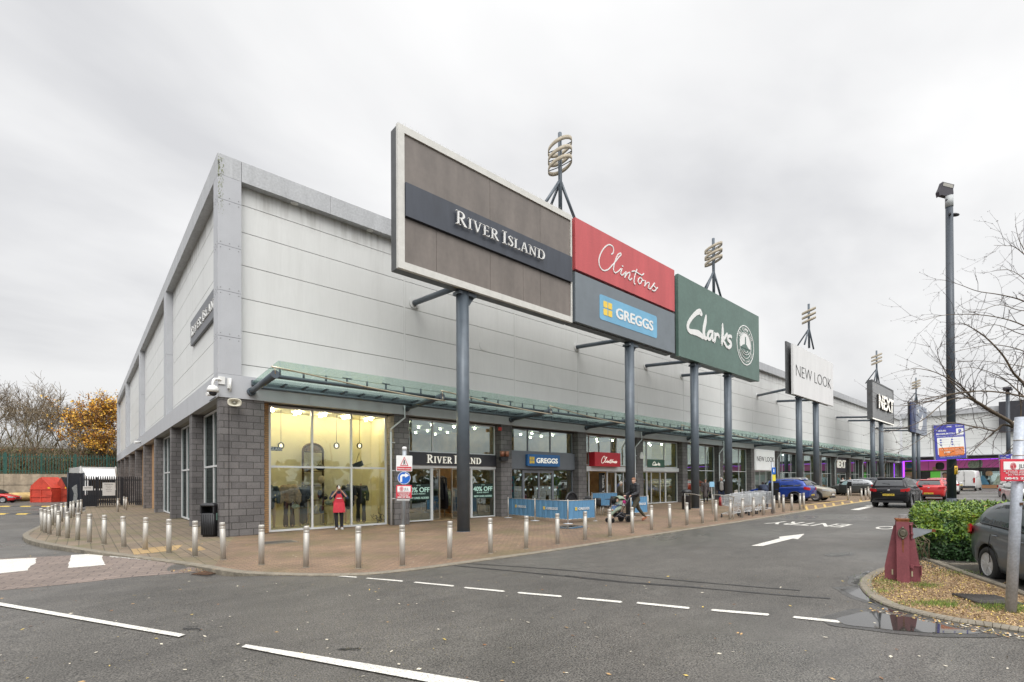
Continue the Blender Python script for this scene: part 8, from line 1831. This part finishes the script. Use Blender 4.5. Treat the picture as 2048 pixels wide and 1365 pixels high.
# ---------------------------------------------------------------- trolley bay
tp_ = G(1400, 1028); ta, tb = G(1431, 1041), G(1462, 1039)
e = empty('trolley_rail', G(1426, 1030), 0, 'bent steel trolley bay rail left of the shopping trolleys', 'rail'); A = G(1426, 1030)-e.location; Bq = G(1467, 1040)-e.location
for off in (V3((0, 0, 0)), V3((1.2, 2.1, 0))):
    t = MB(); q0, q1 = A+off, Bq+off; t.tube(catmull([(q0.x, q0.y, 0), (q0.x, q0.y, .82), (q0.x+.1, q0.y, .95), (q1.x-.1, q1.y, .95), (q1.x, q1.y, .82), (q1.x, q1.y, 0)], 4), .022, 8); t.build('hoop', M_SST, e)
M_WIRE = mat('zinc_wire', (.64, .66, .67), .4, .3); 
def trolley(loc, yaw, lab, proto=None):
    if proto is not None: c = copy_tree(proto); place(c, loc, yaw, lab); return c
    e = empty('shopping_trolley', loc, yaw, lab, 'shopping trolley', 'nested shopping trolleys'); 
    # basket: back (x=-.4) tall, front (x=.45); wires
    def bp_(u, v, side): # u along length 0..1 (rear->front), v height 0..1
        x = -.42+.88*u; zt = 1.0-.04*u; zb = .42+.14*u; hw = (.28-.06*u)*(.82+.18*v); return V3((x+.0*v, side*hw, zb+(zt-zb)*v))
    t = MB(); r = .0045
    for s_ in (-1, 1):
        for k in range(15): t.tube([bp_(k/14, 0, s_), bp_(k/14, 1, s_)], r, 4, False)
        for k in range(7): t.tube([bp_(0, k/6, s_), bp_(1, k/6, s_)], r if k < 6 else .009, 4, False)
    for k in range(8):
        v = k/7; a, b = bp_(1, v, -1), bp_(1, v, 1); t.tube([a, b], r, 4, False); a, b = bp_(0, v, -1), bp_(0, v, 1); t.tube([a, b], r, 4, False)
        f = -1+2*k/7; t.tube([(bp_(1, 0, 1)*V3((1, f, 1)).y if 0 else (bp_(1, 0, 1).x, bp_(1, 0, 1).y*f, bp_(1, 0, 1).z)), (bp_(1, 1, 1).x, bp_(1, 1, 1).y*f, bp_(1, 1, 1).z)], r, 4, False)
        t.tube([(bp_(0, 0, 1).x, bp_(0, 0, 1).y*f, bp_(0, 0, 1).z), (bp_(1, 0, 1).x, bp_(1, 0, 1).y*f, bp_(1, 0, 1).z)], r, 4, False)
        t.tube([(bp_(0, 0, 1).x, bp_(0, 0, 1).y*f, bp_(0, 0, 1).z), (bp_(0, 1, 1).x, bp_(0, 1, 1).y*f, bp_(0, 1, 1).z)], r, 4, False)
    t.build('basket', M_WIRE, e)
    t = MB()
    for s_ in (-1, 1): t.tube(catmull([(-.48, s_*.27, 1.02), (-.44, s_*.28, .5), (-.40, s_*.27, .22), (-.1, s_*.25, .20), (.42, s_*.21, .16)], 4), .012, 6)
    t.tube([(-.40, -.27, .22), (-.40, .27, .22)], .012, 6); t.tube([(.42, -.21, .16), (.42, .21, .16)], .012, 6); t.build('frame', M_WIRE, e)
    t = MB(); t.cyl((-.50, -.28, 1.03), (-.50, .28, 1.03), .018, n=8); t.build('handle', M_GREY, e)
    for x, y in ((-.38, -.27), (-.38, .27), (.42, -.21), (.42, .21)): t = MB(); t.cyl((x, y-.015, .06), (x, y+.015, .06), .06, n=14); t.box((x-.015, y-.02, .06), (x+.015, y+.02, .17)); t.build('castor', M_TRIM, e)
    return e
TL = [(1487, 1036, 'leftmost shopping trolley of the cluster, beside the bent rail'), (1503, 1033, 'second shopping trolley from the bent rail'), (1520, 1030.5, 'middle shopping trolley left of the thin sign pole'), (1534, 1028.5, 'shopping trolley directly behind the thin sign pole'), (1549, 1026.5, 'shopping trolley right of the thin sign pole'), (1507, 1026, 'rear row shopping trolley behind the bollards, left'), (1530, 1023, 'rear row shopping trolley behind the bollards, right')]
pr = None
for i, (x, y, lb) in enumerate(TL):
    g_ = G(x, y)+V3((0, .55, 0)); o = trolley(g_, R_(178 if i < 5 else 172)+rnd.uniform(-.06, .06), lb, pr); pr = pr or o
p = G(1403, 1022); e = empty('litter_bin', p+V3((.6, 1.2, 0)), R_(-40), 'rounded black litter bin with pale blue card beside the woman in the long coat', 'litter bin'); t = MB(); t.lathe([(.22, 0), (.24, .05), (.25, .75), (.27, .78)], 20); t.build('body', M_BLK, e); t = MB(); t.lathe([(.28, .92), (.30, .98), (.22, 1.1), (.05, 1.14)], 20); [t.cyl((.2*math.cos(a), .2*math.sin(a), .78), (.2*math.cos(a), .2*math.sin(a), .94), .03, n=6) for a in (0, 2, 4)]; t.build('hood', M_BLK, e)
p = G(1424, 1026); e = empty('card_stand', p, 0, 'pale blue square card on a thin steel stand by the trolley rail', 'card stand'); t = MB(); t.cyl((0, 0, 0), (0, 0, 1.28), .015, n=6); t.build('stand', M_SST, e); t = MB(); t.M = frame(V3((0, 0, 1.42))-_w*.02, rv, uv); rect(t, -.12, -.12, .12, .14, .01); t.build('card', mat('pale_blue_card', (.25, .48, .66), .5), e)
p = G(1441, 1012); e = empty('gas_bottle', p, 0, 'tall narrow red bag standing at the foot of the white haired man', 'bag'); e.name = 'red_bag'; t = MB(); limb(t, [(0, 0, .09), (0, 0, .46)], [.11, .09]); t.tube([(-.06, 0, .5), (0, 0, .72), (.06, 0, .5)], .012, 6); t.build('bag', mat('dull_red_bag', (.28, .03, .03), .6), e)
# ---------------------------------------------------------------- vegetation
M_BARK = mat('grey_brown_bark', (.13, .10, .07), .85, amt=.3, scale=12); M_TWIG = mat('dark_twig', (.055, .038, .032), .8, amt=.3, scale=9); M_TWIGP = mat('pale_twig', (.23, .18, .115), .85, amt=.4, scale=1.2)
M_LF1 = mat('orange_leaf', (.62, .31, .035), .6, amt=.35, scale=1.6); M_LF2 = mat('amber_leaf', (.78, .48, .07), .6, amt=.3, scale=2); M_LF3 = mat('rust_leaf', (.26, .11, .03), .7, amt=.3, scale=2)
vr = random.Random(21)
def rv3(): return V3((vr.gauss(0, 1), vr.gauss(0, 1), vr.gauss(0, 1))).normalized()
def grow(t, p, d, L, r, lev, maxlev, tips, up=.12, spread=.55, seg=4, minr=.008, nb=(2, 4), wob=.22):
    pts = [p]; q = p.copy(); dd = d.copy(); rs = [r]
    for i in range(seg):
        dd = (dd+rv3()*wob+V3((0, 0, up))).normalized(); q = q+dd*L/seg; pts.append(q.copy()); rs.append(max(minr*.7, r*(1-.55*(i+1)/seg)))
    t.tube(pts, r, 5 if lev == 0 else 3, False, rs)
    tips.extend(pts[1:] if lev >= maxlev-1 else [])
    if lev >= maxlev: return
    for k in range(vr.randint(*nb)+(1 if lev == 0 else 0)):
        f = vr.uniform(.35, 1.0); i = min(seg, max(1, int(f*seg+.5))); a = pts[i]; base = (pts[i]-pts[i-1]).normalized(); nd = (base+rv3()*spread*1.3).normalized()
        grow(t, a, nd, L*vr.uniform(.55, .8), max(minr, rs[i]*vr.uniform(.55, .75)), lev+1, maxlev, tips, up, spread, max(2, seg-1) if lev > 1 else seg, minr, nb, wob)
def leafcloud(t, pts, n, sp, size, mats_n):
    for i in range(n):
        p = vr.choice(pts)+rv3()*vr.random()*sp; a = rv3(); b = a.cross(rv3()).normalized(); s_ = size*vr.uniform(.6, 1.3); t.cur = vr.randrange(mats_n)
        t.poly([p-a*s_*.5, p+b*s_*.35, p+a*s_*.5, p-b*s_*.35])
def tree(x, y, z, h, lab, tw, seed, lev=4, leaf=None, name='bare_tree', lean=(0, 0), minr=.02, r=.16, nb=(2, 4), cat='tree', spread=.6, multi=1, group='bare trees behind the green fence'):
    vr.seed(seed); e = empty(name, (x, y, z), 0, lab, cat, group); t = MB(); tips = []
    tr = MB(); n = multi
    for k in range(n):
        a = 2*math.pi*k/max(1, n)+vr.random(); d = V3((lean[0]+.35*math.cos(a)*(n > 1), lean[1]+.35*math.sin(a)*(n > 1), 1)).normalized(); tr.tube([(0, 0, -.3), d*h*.12, d*h*.22+V3((vr.uniform(-.1, .1), 0, 0))], r, 7, True, [r*1.3, r, r*.8])
        grow(t, d*h*.20, d, h*.42, r*.75, 0, lev, tips, .10, spread, 4, minr, nb)
    tr.build('trunk', M_BARK, e); t.build('crown', tw, e)
    if leaf: t = MB(); leafcloud(t, tips, leaf[0], leaf[1], leaf[2], 3); t.build('leaves', [M_LF1, M_LF2, M_LF3], e)
    return e
TW = [(-14.2, 68, 10.8, 'tallest bare grey tree cut off by the left edge behind the fence'), (-11.0, 71, 9.2, 'bare tree standing second from the left behind the green fence'), (-8.8, 69, 10.2, 'bare twiggy tree above the red car behind the green fence'), (-6.6, 72, 10.2, 'bare twiggy tree above the gap between the heap and the skip'), (-4.6, 69.5, 10.0, 'bare tree just left of the orange leaved tree'), (-12.6, 75, 9.6, 'paler bare tree set back at the far left'), (-7.6, 76, 9.4, 'hazy bare tree set back above the red skip')]
for i, (x, y, h, lb) in enumerate(TW): tree(x, y, 3.6, h, lb, M_TWIGP if i % 3 else M_BARK, 100+i, 4, minr=.022, multi=2 if i % 2 else 3, r=.13, nb=(3, 4))
tree(-2.6, 66.5, 3.4, 9.6, 'orange leaved autumn tree beside the end of the building', M_BARK, 50, 4, leaf=(5200, .55, .26), name='autumn_tree', multi=3, r=.12, minr=.02, nb=(3, 4), group=None)
tree(-1.6, 64.6, 2.8, 5.6, 'low orange bush like tree drooping over the green fence by the building', M_BARK, 53, 4, leaf=(3400, .55, .24), name='autumn_tree', multi=4, r=.08, minr=.02, nb=(3, 4), group=None)
tree(-1.0, 68.5, 3.4, 9.4, 'amber leaved autumn tree partly hidden by the building end', M_BARK, 51, 4, leaf=(3000, .6, .25), name='autumn_tree', multi=3, r=.12, minr=.02, nb=(3, 4), group=None)
# undergrowth mass on the bank: uncountable twigs and leftover leaves
t = MB(); vr.seed(5)
for i in range(21000):
    x = vr.uniform(-22, 3); y = vr.uniform(62.8, 72); hh = vr.uniform(1.5, 7.2)*(1+.25*math.sin(x*1.3)); z = 3.2+(y-62.4)*.12; p = V3((x, y, z+vr.random()*hh*.7)); d = V3((vr.gauss(0, .55), vr.gauss(0, .4), 1)).normalized()*vr.uniform(.6, 1.7); w = rv3()*.018; t.cur = vr.choice((0, 0, 1, 2)); m_ = p+d*.5+rv3()*.12; t.poly([p-w, p+w, m_+w*.8, m_-w*.8]); t.poly([m_-w*.8, m_+w*.8, p+d+w*.2])
for i in range(2600):
    x = vr.uniform(-22, 3); y = vr.uniform(62.8, 68); p = V3((x, y, 3.3+vr.random()**1.5*2.8)); a = rv3(); b = a.cross(rv3()).normalized(); s_ = vr.uniform(.08, .2); t.cur = vr.choice((3, 3, 4)); t.poly([p-a*s_, p+b*s_*.6, p+a*s_, p-b*s_*.6])
tag(t.build('undergrowth', [M_TWIGP, M_BARK, mat('olive_twig', (.10, .10, .04), .9, amt=.4), mat('olive_leaf', (.13, .14, .04), .8, amt=.4), M_LF3]), 'tangled brown and olive undergrowth along the bank behind the green fence', 'undergrowth', kind='stuff')

# the bare tree at the right edge: limbs reach over the lane from a trunk outside the frame
vr.seed(77)
TD = 9.6
root = CAM+ray(2150, 1100)*TD; root.z = 0
e = empty('bare_street_tree', root, 0, 'bare street tree reaching in from the right edge with long thin drooping twigs', 'tree')
LIMBS = [([(2140, 900), (2090, 885), (2040, 861), (2019, 843), (1993, 828), (1964, 810), (1943, 796), (1925, 775), (1895, 752)], .062, 9.6, 9.0),
 ([(2110, 830), (2070, 790), (2040, 760), (2026, 745), (2005, 710), (1970, 674), (1938, 653), (1921, 646)], .035, 9.5, 8.9), ([(2120, 640), (2048, 603), (2000, 590), (1956, 583), (1920, 570), (1890, 561)], .018, 9.4, 9.0),
 ([(2120, 700), (2048, 652), (1977, 632), (1896, 630), (1847, 641)], .018, 9.3, 8.7), ([(2019, 843), (1974, 820), (1938, 790), (1886, 752), (1840, 738), (1805, 741)], .022, 9.4, 8.6),
 ([(2110, 810), (2048, 794), (1999, 785), (1949, 783), (1880, 792), (1800, 810)], .026, 9.5, 8.6), ([(2060, 870), (2010, 850), (1990, 862), (1955, 855), (1930, 862), (1905, 872)], .030, 9.6, 9.2),
 ([(1993, 828), (1956, 808), (1910, 775), (1882, 727), (1875, 702), (1884, 690)], .015, 9.3, 8.9), ([(2040, 861), (2030, 890), (2015, 905), (1998, 918)], .013, 9.6, 9.4), ([(2100, 560), (2060, 520), (2030, 495), (2010, 492), (1988, 491)], .013, 9.5, 9.2), ([(2060, 520), (2038, 480), (2031, 449)], .010, 9.5, 9.4),
 ([(2110, 640), (2060, 570), (2023, 542), (1995, 540)], .012, 9.4, 9.1), ([(1943, 796), (1896, 801), (1853, 835), (1824, 851), (1772, 864), (1742, 853)], .015, 9.1, 8.4), ([(1955, 855), (1895, 846), (1859, 867), (1817, 893), (1770, 905)], .014, 9.2, 8.5),
 ([(1949, 783), (1900, 790), (1869, 800), (1830, 809), (1787, 812), (1760, 800)], .016, 9.1, 8.5), ([(2048, 794), (2010, 760), (1980, 745), (1940, 735), (1900, 742)], .014, 9.4, 8.9), ([(2080, 720), (2040, 700), (1990, 690), (1950, 695), (1905, 705)], .014, 9.3, 8.8),
 ([(2090, 680), (2040, 668), (1990, 650), (1940, 664), (1900, 680)], .012, 9.4, 8.9), ([(2100, 600), (2050, 622), (2000, 610), (1960, 622), (1925, 625)], .012, 9.2, 8.8), ([(1990, 862), (1960, 890), (1940, 905), (1912, 912)], .012, 9.5, 9.3), ([(2040, 861), (2042, 810), (2035, 770), (2046, 720), (2060, 650)], .016, 9.6, 9.5), ([(2110, 740), (2060, 735), (2010, 728), (1960, 722), (1915, 724)], .012, 9.3, 8.9)]
t = MB(); tw = MB()
def twiglet(p, d, L, r, lev):
    pts = [p]; q = p; dd = d
    for i in range(3): dd = (dd+rv3()*.28+V3((0, 0, .03))).normalized(); q = q+dd*L/3; pts.append(q)
    tw.tube(pts, r, 3, False, [r, r*.85, r*.65, r*.35])
    for k in range(int(L*26)):       # buds
        a = pts[vr.randrange(1, 4)]+rv3()*.012; tw.poly([a, a+rv3()*.012, a+rv3()*.012])
    if lev > 0:
        for k in range(vr.randint(1, 3)): i = vr.randint(1, 3); twiglet(pts[i], ((pts[i]-pts[i-1]).normalized()+rv3()*.75).normalized(), L*vr.uniform(.4, .7), r*.7, lev-1)
for L_, r0, d0, d1 in LIMBS:
    n = len(L_); P = [CAM+ray(x, y)*(d0+(d1-d0)*i/(n-1)+vr.uniform(-.08, .08))-root for i, (x, y) in enumerate(L_)]; P = catmull([tuple(p) for p in P], 5); m_ = len(P); rs = [max(.0035, r0*(1-.86*(i/(m_-1))**.7)) for i in range(m_)]
    t.tube(P, r0, 6, False, rs)
    for i in range(2, m_):
        if vr.random() < .62:
            d = (P[i]-P[i-1]).normalized(); dv2 = (d+rv3()*.85).normalized(); twiglet(P[i], dv2, vr.uniform(.18, .75), max(.003, min(.007, rs[i]*.55)), 1 if vr.random() < .6 else 0)
t.build('limbs', M_BARK, e); tw.build('twigs', M_TWIG, e)
t = MB(); t.tube([(0, 0, -.1), (.03, 0, 1.0), (-.02, .02, 2.0), CAM+ray(2140, 900)*9.6-root, CAM+ray(2125, 640)*9.5-root], .12, 10, True, [.14, .12, .10, .075, .05]); t.build('trunk', M_BARK, e)

# ---------------------------------------------------------------- laurel hedge
vr.seed(9)
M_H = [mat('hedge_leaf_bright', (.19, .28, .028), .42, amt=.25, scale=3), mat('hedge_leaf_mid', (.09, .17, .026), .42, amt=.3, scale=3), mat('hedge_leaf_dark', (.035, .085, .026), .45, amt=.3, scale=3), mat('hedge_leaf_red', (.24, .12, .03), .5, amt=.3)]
hA = G(1838, 1114); hB = G(2420, 1150); hC = V3(CAM+ray(1838, 1000)*15.6); hC.z = 0; hD = V3(CAM+ray(2420, 1000)*15.6); hD.z = 0
e = empty('laurel_hedge', (hA.x, hA.y, 0), 0, 'dense glossy green clipped laurel hedge behind the maroon stanchion', 'hedge'); O_ = V3((hA.x, hA.y, 0))
def hpt(u, v, w):      # u left->right, v front->back, w height
    a = hA.lerp(hB, u); b = hC.lerp(hD, u); p = a.lerp(b, v); p.z = 0; c = V3((0, 0, 1.06*w)); bul = .18*math.sin(math.pi*min(1, w))
    return p+c-O_
def hh(u, v): return 1.0+.055*noise.noise(V3((u*9, v*5, 1)))+.03*noise.noise(V3((u*30, v*16, 3)))
fn = (hA-hC); fn.z = 0; fn.normalize(); ln = (hA-hB); ln.z = 0; ln.normalize()
t = MB(); t.smooth = False
def leaf(p, nrm, size, mi):
    t.cur = mi; ax = (nrm*.55+rv3()*.75+V3((0, 0, -.25))).normalized(); sd = ax.cross(nrm+rv3()*.35); sd = sd.normalized() if sd.length > .01 else rv3(); up = sd.cross(ax); L = size; w = size*.19
    p1 = p+ax*L*.35; p2 = p+ax*L*.72-up*L*.05; p3 = p+ax*L-up*L*.14
    a, b, c, d_, e_, f_ = [t.P(q) for q in (p, p1+sd*w+up*w*.25, p2+sd*w*.8+up*w*.1, p3, p2-sd*w*.8+up*w*.1, p1-sd*w+up*w*.25)]; m1, m2 = t.P(p1-up*w*.12), t.P(p2-up*w*.12)
    t.F((a, b, m1)); t.F((b, c, m2, m1)); t.F((c, d_, m2)); t.F((d_, e_, m2)); t.F((e_, f_, m1, m2)); t.F((f_, a, m1))
for i in range(22000):
    k = vr.random()
    if k < .40: u, v = vr.random(), vr.random(); w = hh(u, v)-vr.random()**2*.10; n_ = V3((0, 0, 1)); p = hpt(u, v, w)
    elif k < .82: u = vr.random(); w = vr.random()**.8; d_ = vr.random()**2*.16; n_ = (fn+V3((0, 0, .35))).normalized(); p = hpt(u, 0, w*hh(u, 0))+fn*(.14*math.sin(math.pi*w)-d_+.10*noise.noise(V3((u*12, w*4, 7))))
    else: v = vr.random(); w = vr.random()**.8; n_ = (ln+V3((0, 0, .35))).normalized(); p = hpt(0, v, w*hh(0, v))+ln*(.16*math.sin(math.pi*w)+.10*noise.noise(V3((v*8, w*4, 17)))-vr.random()**2*.12)
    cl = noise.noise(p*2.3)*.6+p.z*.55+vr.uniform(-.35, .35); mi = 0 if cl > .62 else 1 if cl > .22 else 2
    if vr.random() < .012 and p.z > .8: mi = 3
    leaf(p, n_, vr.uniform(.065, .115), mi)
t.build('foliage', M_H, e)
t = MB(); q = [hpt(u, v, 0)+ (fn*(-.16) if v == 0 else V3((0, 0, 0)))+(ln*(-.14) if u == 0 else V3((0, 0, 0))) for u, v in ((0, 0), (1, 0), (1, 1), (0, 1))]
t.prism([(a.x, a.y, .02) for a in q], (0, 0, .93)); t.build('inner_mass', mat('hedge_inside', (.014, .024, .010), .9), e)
t = MB()
for k in range(9): a = hpt(vr.random()*.05, 0, 0)+fn*.25; t.tube([a, a+V3((vr.uniform(-.3, .1), vr.uniform(-.1, .3), vr.uniform(.2, .5))), a+V3((vr.uniform(-.4, .2), vr.uniform(.1, .5), vr.uniform(.4, .8)))], .006, 4)
t.build('stray_stems', M_TWIGP, e)

# ---------------------------------------------------------------- leaf litter, chips, grass tufts
vr.seed(3)
M_LL = [mat('fallen_leaf_yellow', (.55, .40, .10), .6, amt=.3), mat('fallen_leaf_tan', (.45, .28, .12), .7, amt=.3), mat('fallen_leaf_pale', (.55, .50, .40), .7, amt=.2), mat('fallen_leaf_brown', (.22, .11, .05), .7, amt=.3)]
t = MB()
def flat_leaf(p, s_, mi, tilt=.25):
    t.cur = mi; a = V3((vr.gauss(0, 1), vr.gauss(0, 1), vr.uniform(-tilt, tilt))).normalized(); b = V3((-a.y, a.x, vr.uniform(-tilt, tilt))).normalized(); t.poly([p-a*s_, p+b*s_*.55, p+a*s_*.9, p-b*s_*.5])
for i in range(210):
    x, y = vr.uniform(0, 2048), 1150+215*vr.random()**1.2; p = GR(x, y, .010); flat_leaf(p, vr.uniform(.012, .034), vr.choice((0, 1, 2, 2, 3)))
for i in range(420):
    x = vr.uniform(60, 1700); p = G(x, vr.uniform(1040, 1140), .008)
    if -4.5 < p.x < 30 and -9.3 < p.y < -1: flat_leaf(p, vr.uniform(.01, .028), vr.choice((0, 1, 2, 2)))
for i in range(130): p = GR(vr.gauss(395, 30), vr.gauss(1141, 3), .012); flat_leaf(p, vr.uniform(.015, .03), vr.choice((0, 1, 3)))
for i in range(200): x = vr.uniform(1735, 2048); p = GR(x, 1215+(x-1735)*.19+vr.uniform(-4, 6), .012); flat_leaf(p, vr.uniform(.012, .028), vr.choice((0, 1, 2, 3)))
tag(t.build('fallen_leaves', M_LL), 'small yellow and brown fallen leaves scattered over the asphalt and paving', 'leaves', kind='stuff')
t = MB(); bed = [tuple(G(*q)[:2]) for q in [(1745, 1150), (1730, 1165), (1750, 1190), (1830, 1218), (1990, 1247), (2300, 1290), (2300, 1270), (2048, 1196), (1930, 1150), (1870, 1126), (1830, 1112)]]
def inside(x, y, P):
    c = False; j = len(P)-1
    for i in range(len(P)):
        if (P[i][1] > y) != (P[j][1] > y) and x < (P[j][0]-P[i][0])*(y-P[i][1])/(P[j][1]-P[i][1])+P[i][0]: c = not c
        j = i
    return c
bx = [p[0] for p in bed]; by = [p[1] for p in bed]; n = 0
M_CH = [mat('wood_chip_pale', (.42, .30, .17), .85, amt=.3), mat('wood_chip_tan', (.30, .19, .10), .85, amt=.3), mat('wood_chip_brown', (.16, .09, .05), .9, amt=.3), M_LL[0]]
while n < 15000:
    x, y = vr.uniform(min(bx), max(bx)), vr.uniform(min(by), max(by))
    if inside(x, y, bed): n += 1; flat_leaf(V3((x, y, vr.uniform(-.006, .012))), vr.uniform(.008, .020), vr.choice((0, 0, 1, 1, 2, 3)), .8)
tag(t.build('wood_chips', M_CH), 'pale wood chips and leaf litter covering the kerbed island bed', 'wood chips', kind='stuff')
t = MB(); M_GR = [mat('grass_light', (.20, .27, .05), .7, amt=.3), mat('grass_dark', (.09, .15, .03), .7, amt=.3)]
for (px, py, sx_, sy_, n) in ((1775, 1163, 22, 6, 500), (1765, 1183, 16, 4, 200), (1850, 1172, 16, 3, 420), (1880, 1207, 22, 3, 420), (1845, 1208, 26, 3, 320), (1990, 1214, 24, 4, 900), (2040, 1220, 12, 4, 300), (1900, 1212, 10, 2, 250), (1920, 1146, 30, 3, 260)):
    for i in range(n):
        p = G(vr.gauss(px, sx_), vr.gauss(py, sy_)); h_ = vr.uniform(.015, .065); d = V3((vr.gauss(0, .5), vr.gauss(0, .5), 1)).normalized()*h_; w = V3((vr.gauss(0, 1), vr.gauss(0, 1), 0)).normalized()*.0035; t.cur = vr.choice((0, 0, 1)); t.poly([p-w, p+w, p+d])
for (x0, y0, x1, y1, n) in ((.1, -.1, 1.4, .0, 60), (-.2, 1.2, -.6, 5.0, 500), (-.2, 6, -.5, 11, 400)):
    pass
tag(t.build('grass_tufts', M_GR), 'short green grass tufts round the kerbed island', 'grass', kind='stuff')

# ---------------------------------------------------------------- unseen tree belt behind the camera, added for the shop window reflections
vr.seed(31); t = MB(); M_WD = [mat('reflection_wood_brown', (.06, .05, .03), .95, amt=.5, scale=.3), mat('reflection_wood_green', (.03, .05, .02), .95, amt=.5, scale=.3)]
for i in range(1500):
    x = vr.uniform(-70, 260); y = -100+vr.gauss(0, 3); h_ = 6.5+2.5*noise.noise(V3((x*.06, 0, 0)))+1.2*noise.noise(V3((x*.3, 2, 0))); p = V3((x, y, vr.random()*h_)); a = rv3(); b = a.cross(rv3()).normalized(); s_ = vr.uniform(.9, 1.8); t.cur = vr.randrange(2); t.poly([p-a*s_, p+b*s_, p+a*s_, p-b*s_])
tag(t.build('reflection_woodland', M_WD), 'unseen dark woodland added behind the camera to darken the shop window reflections', 'woodland', kind='stuff')
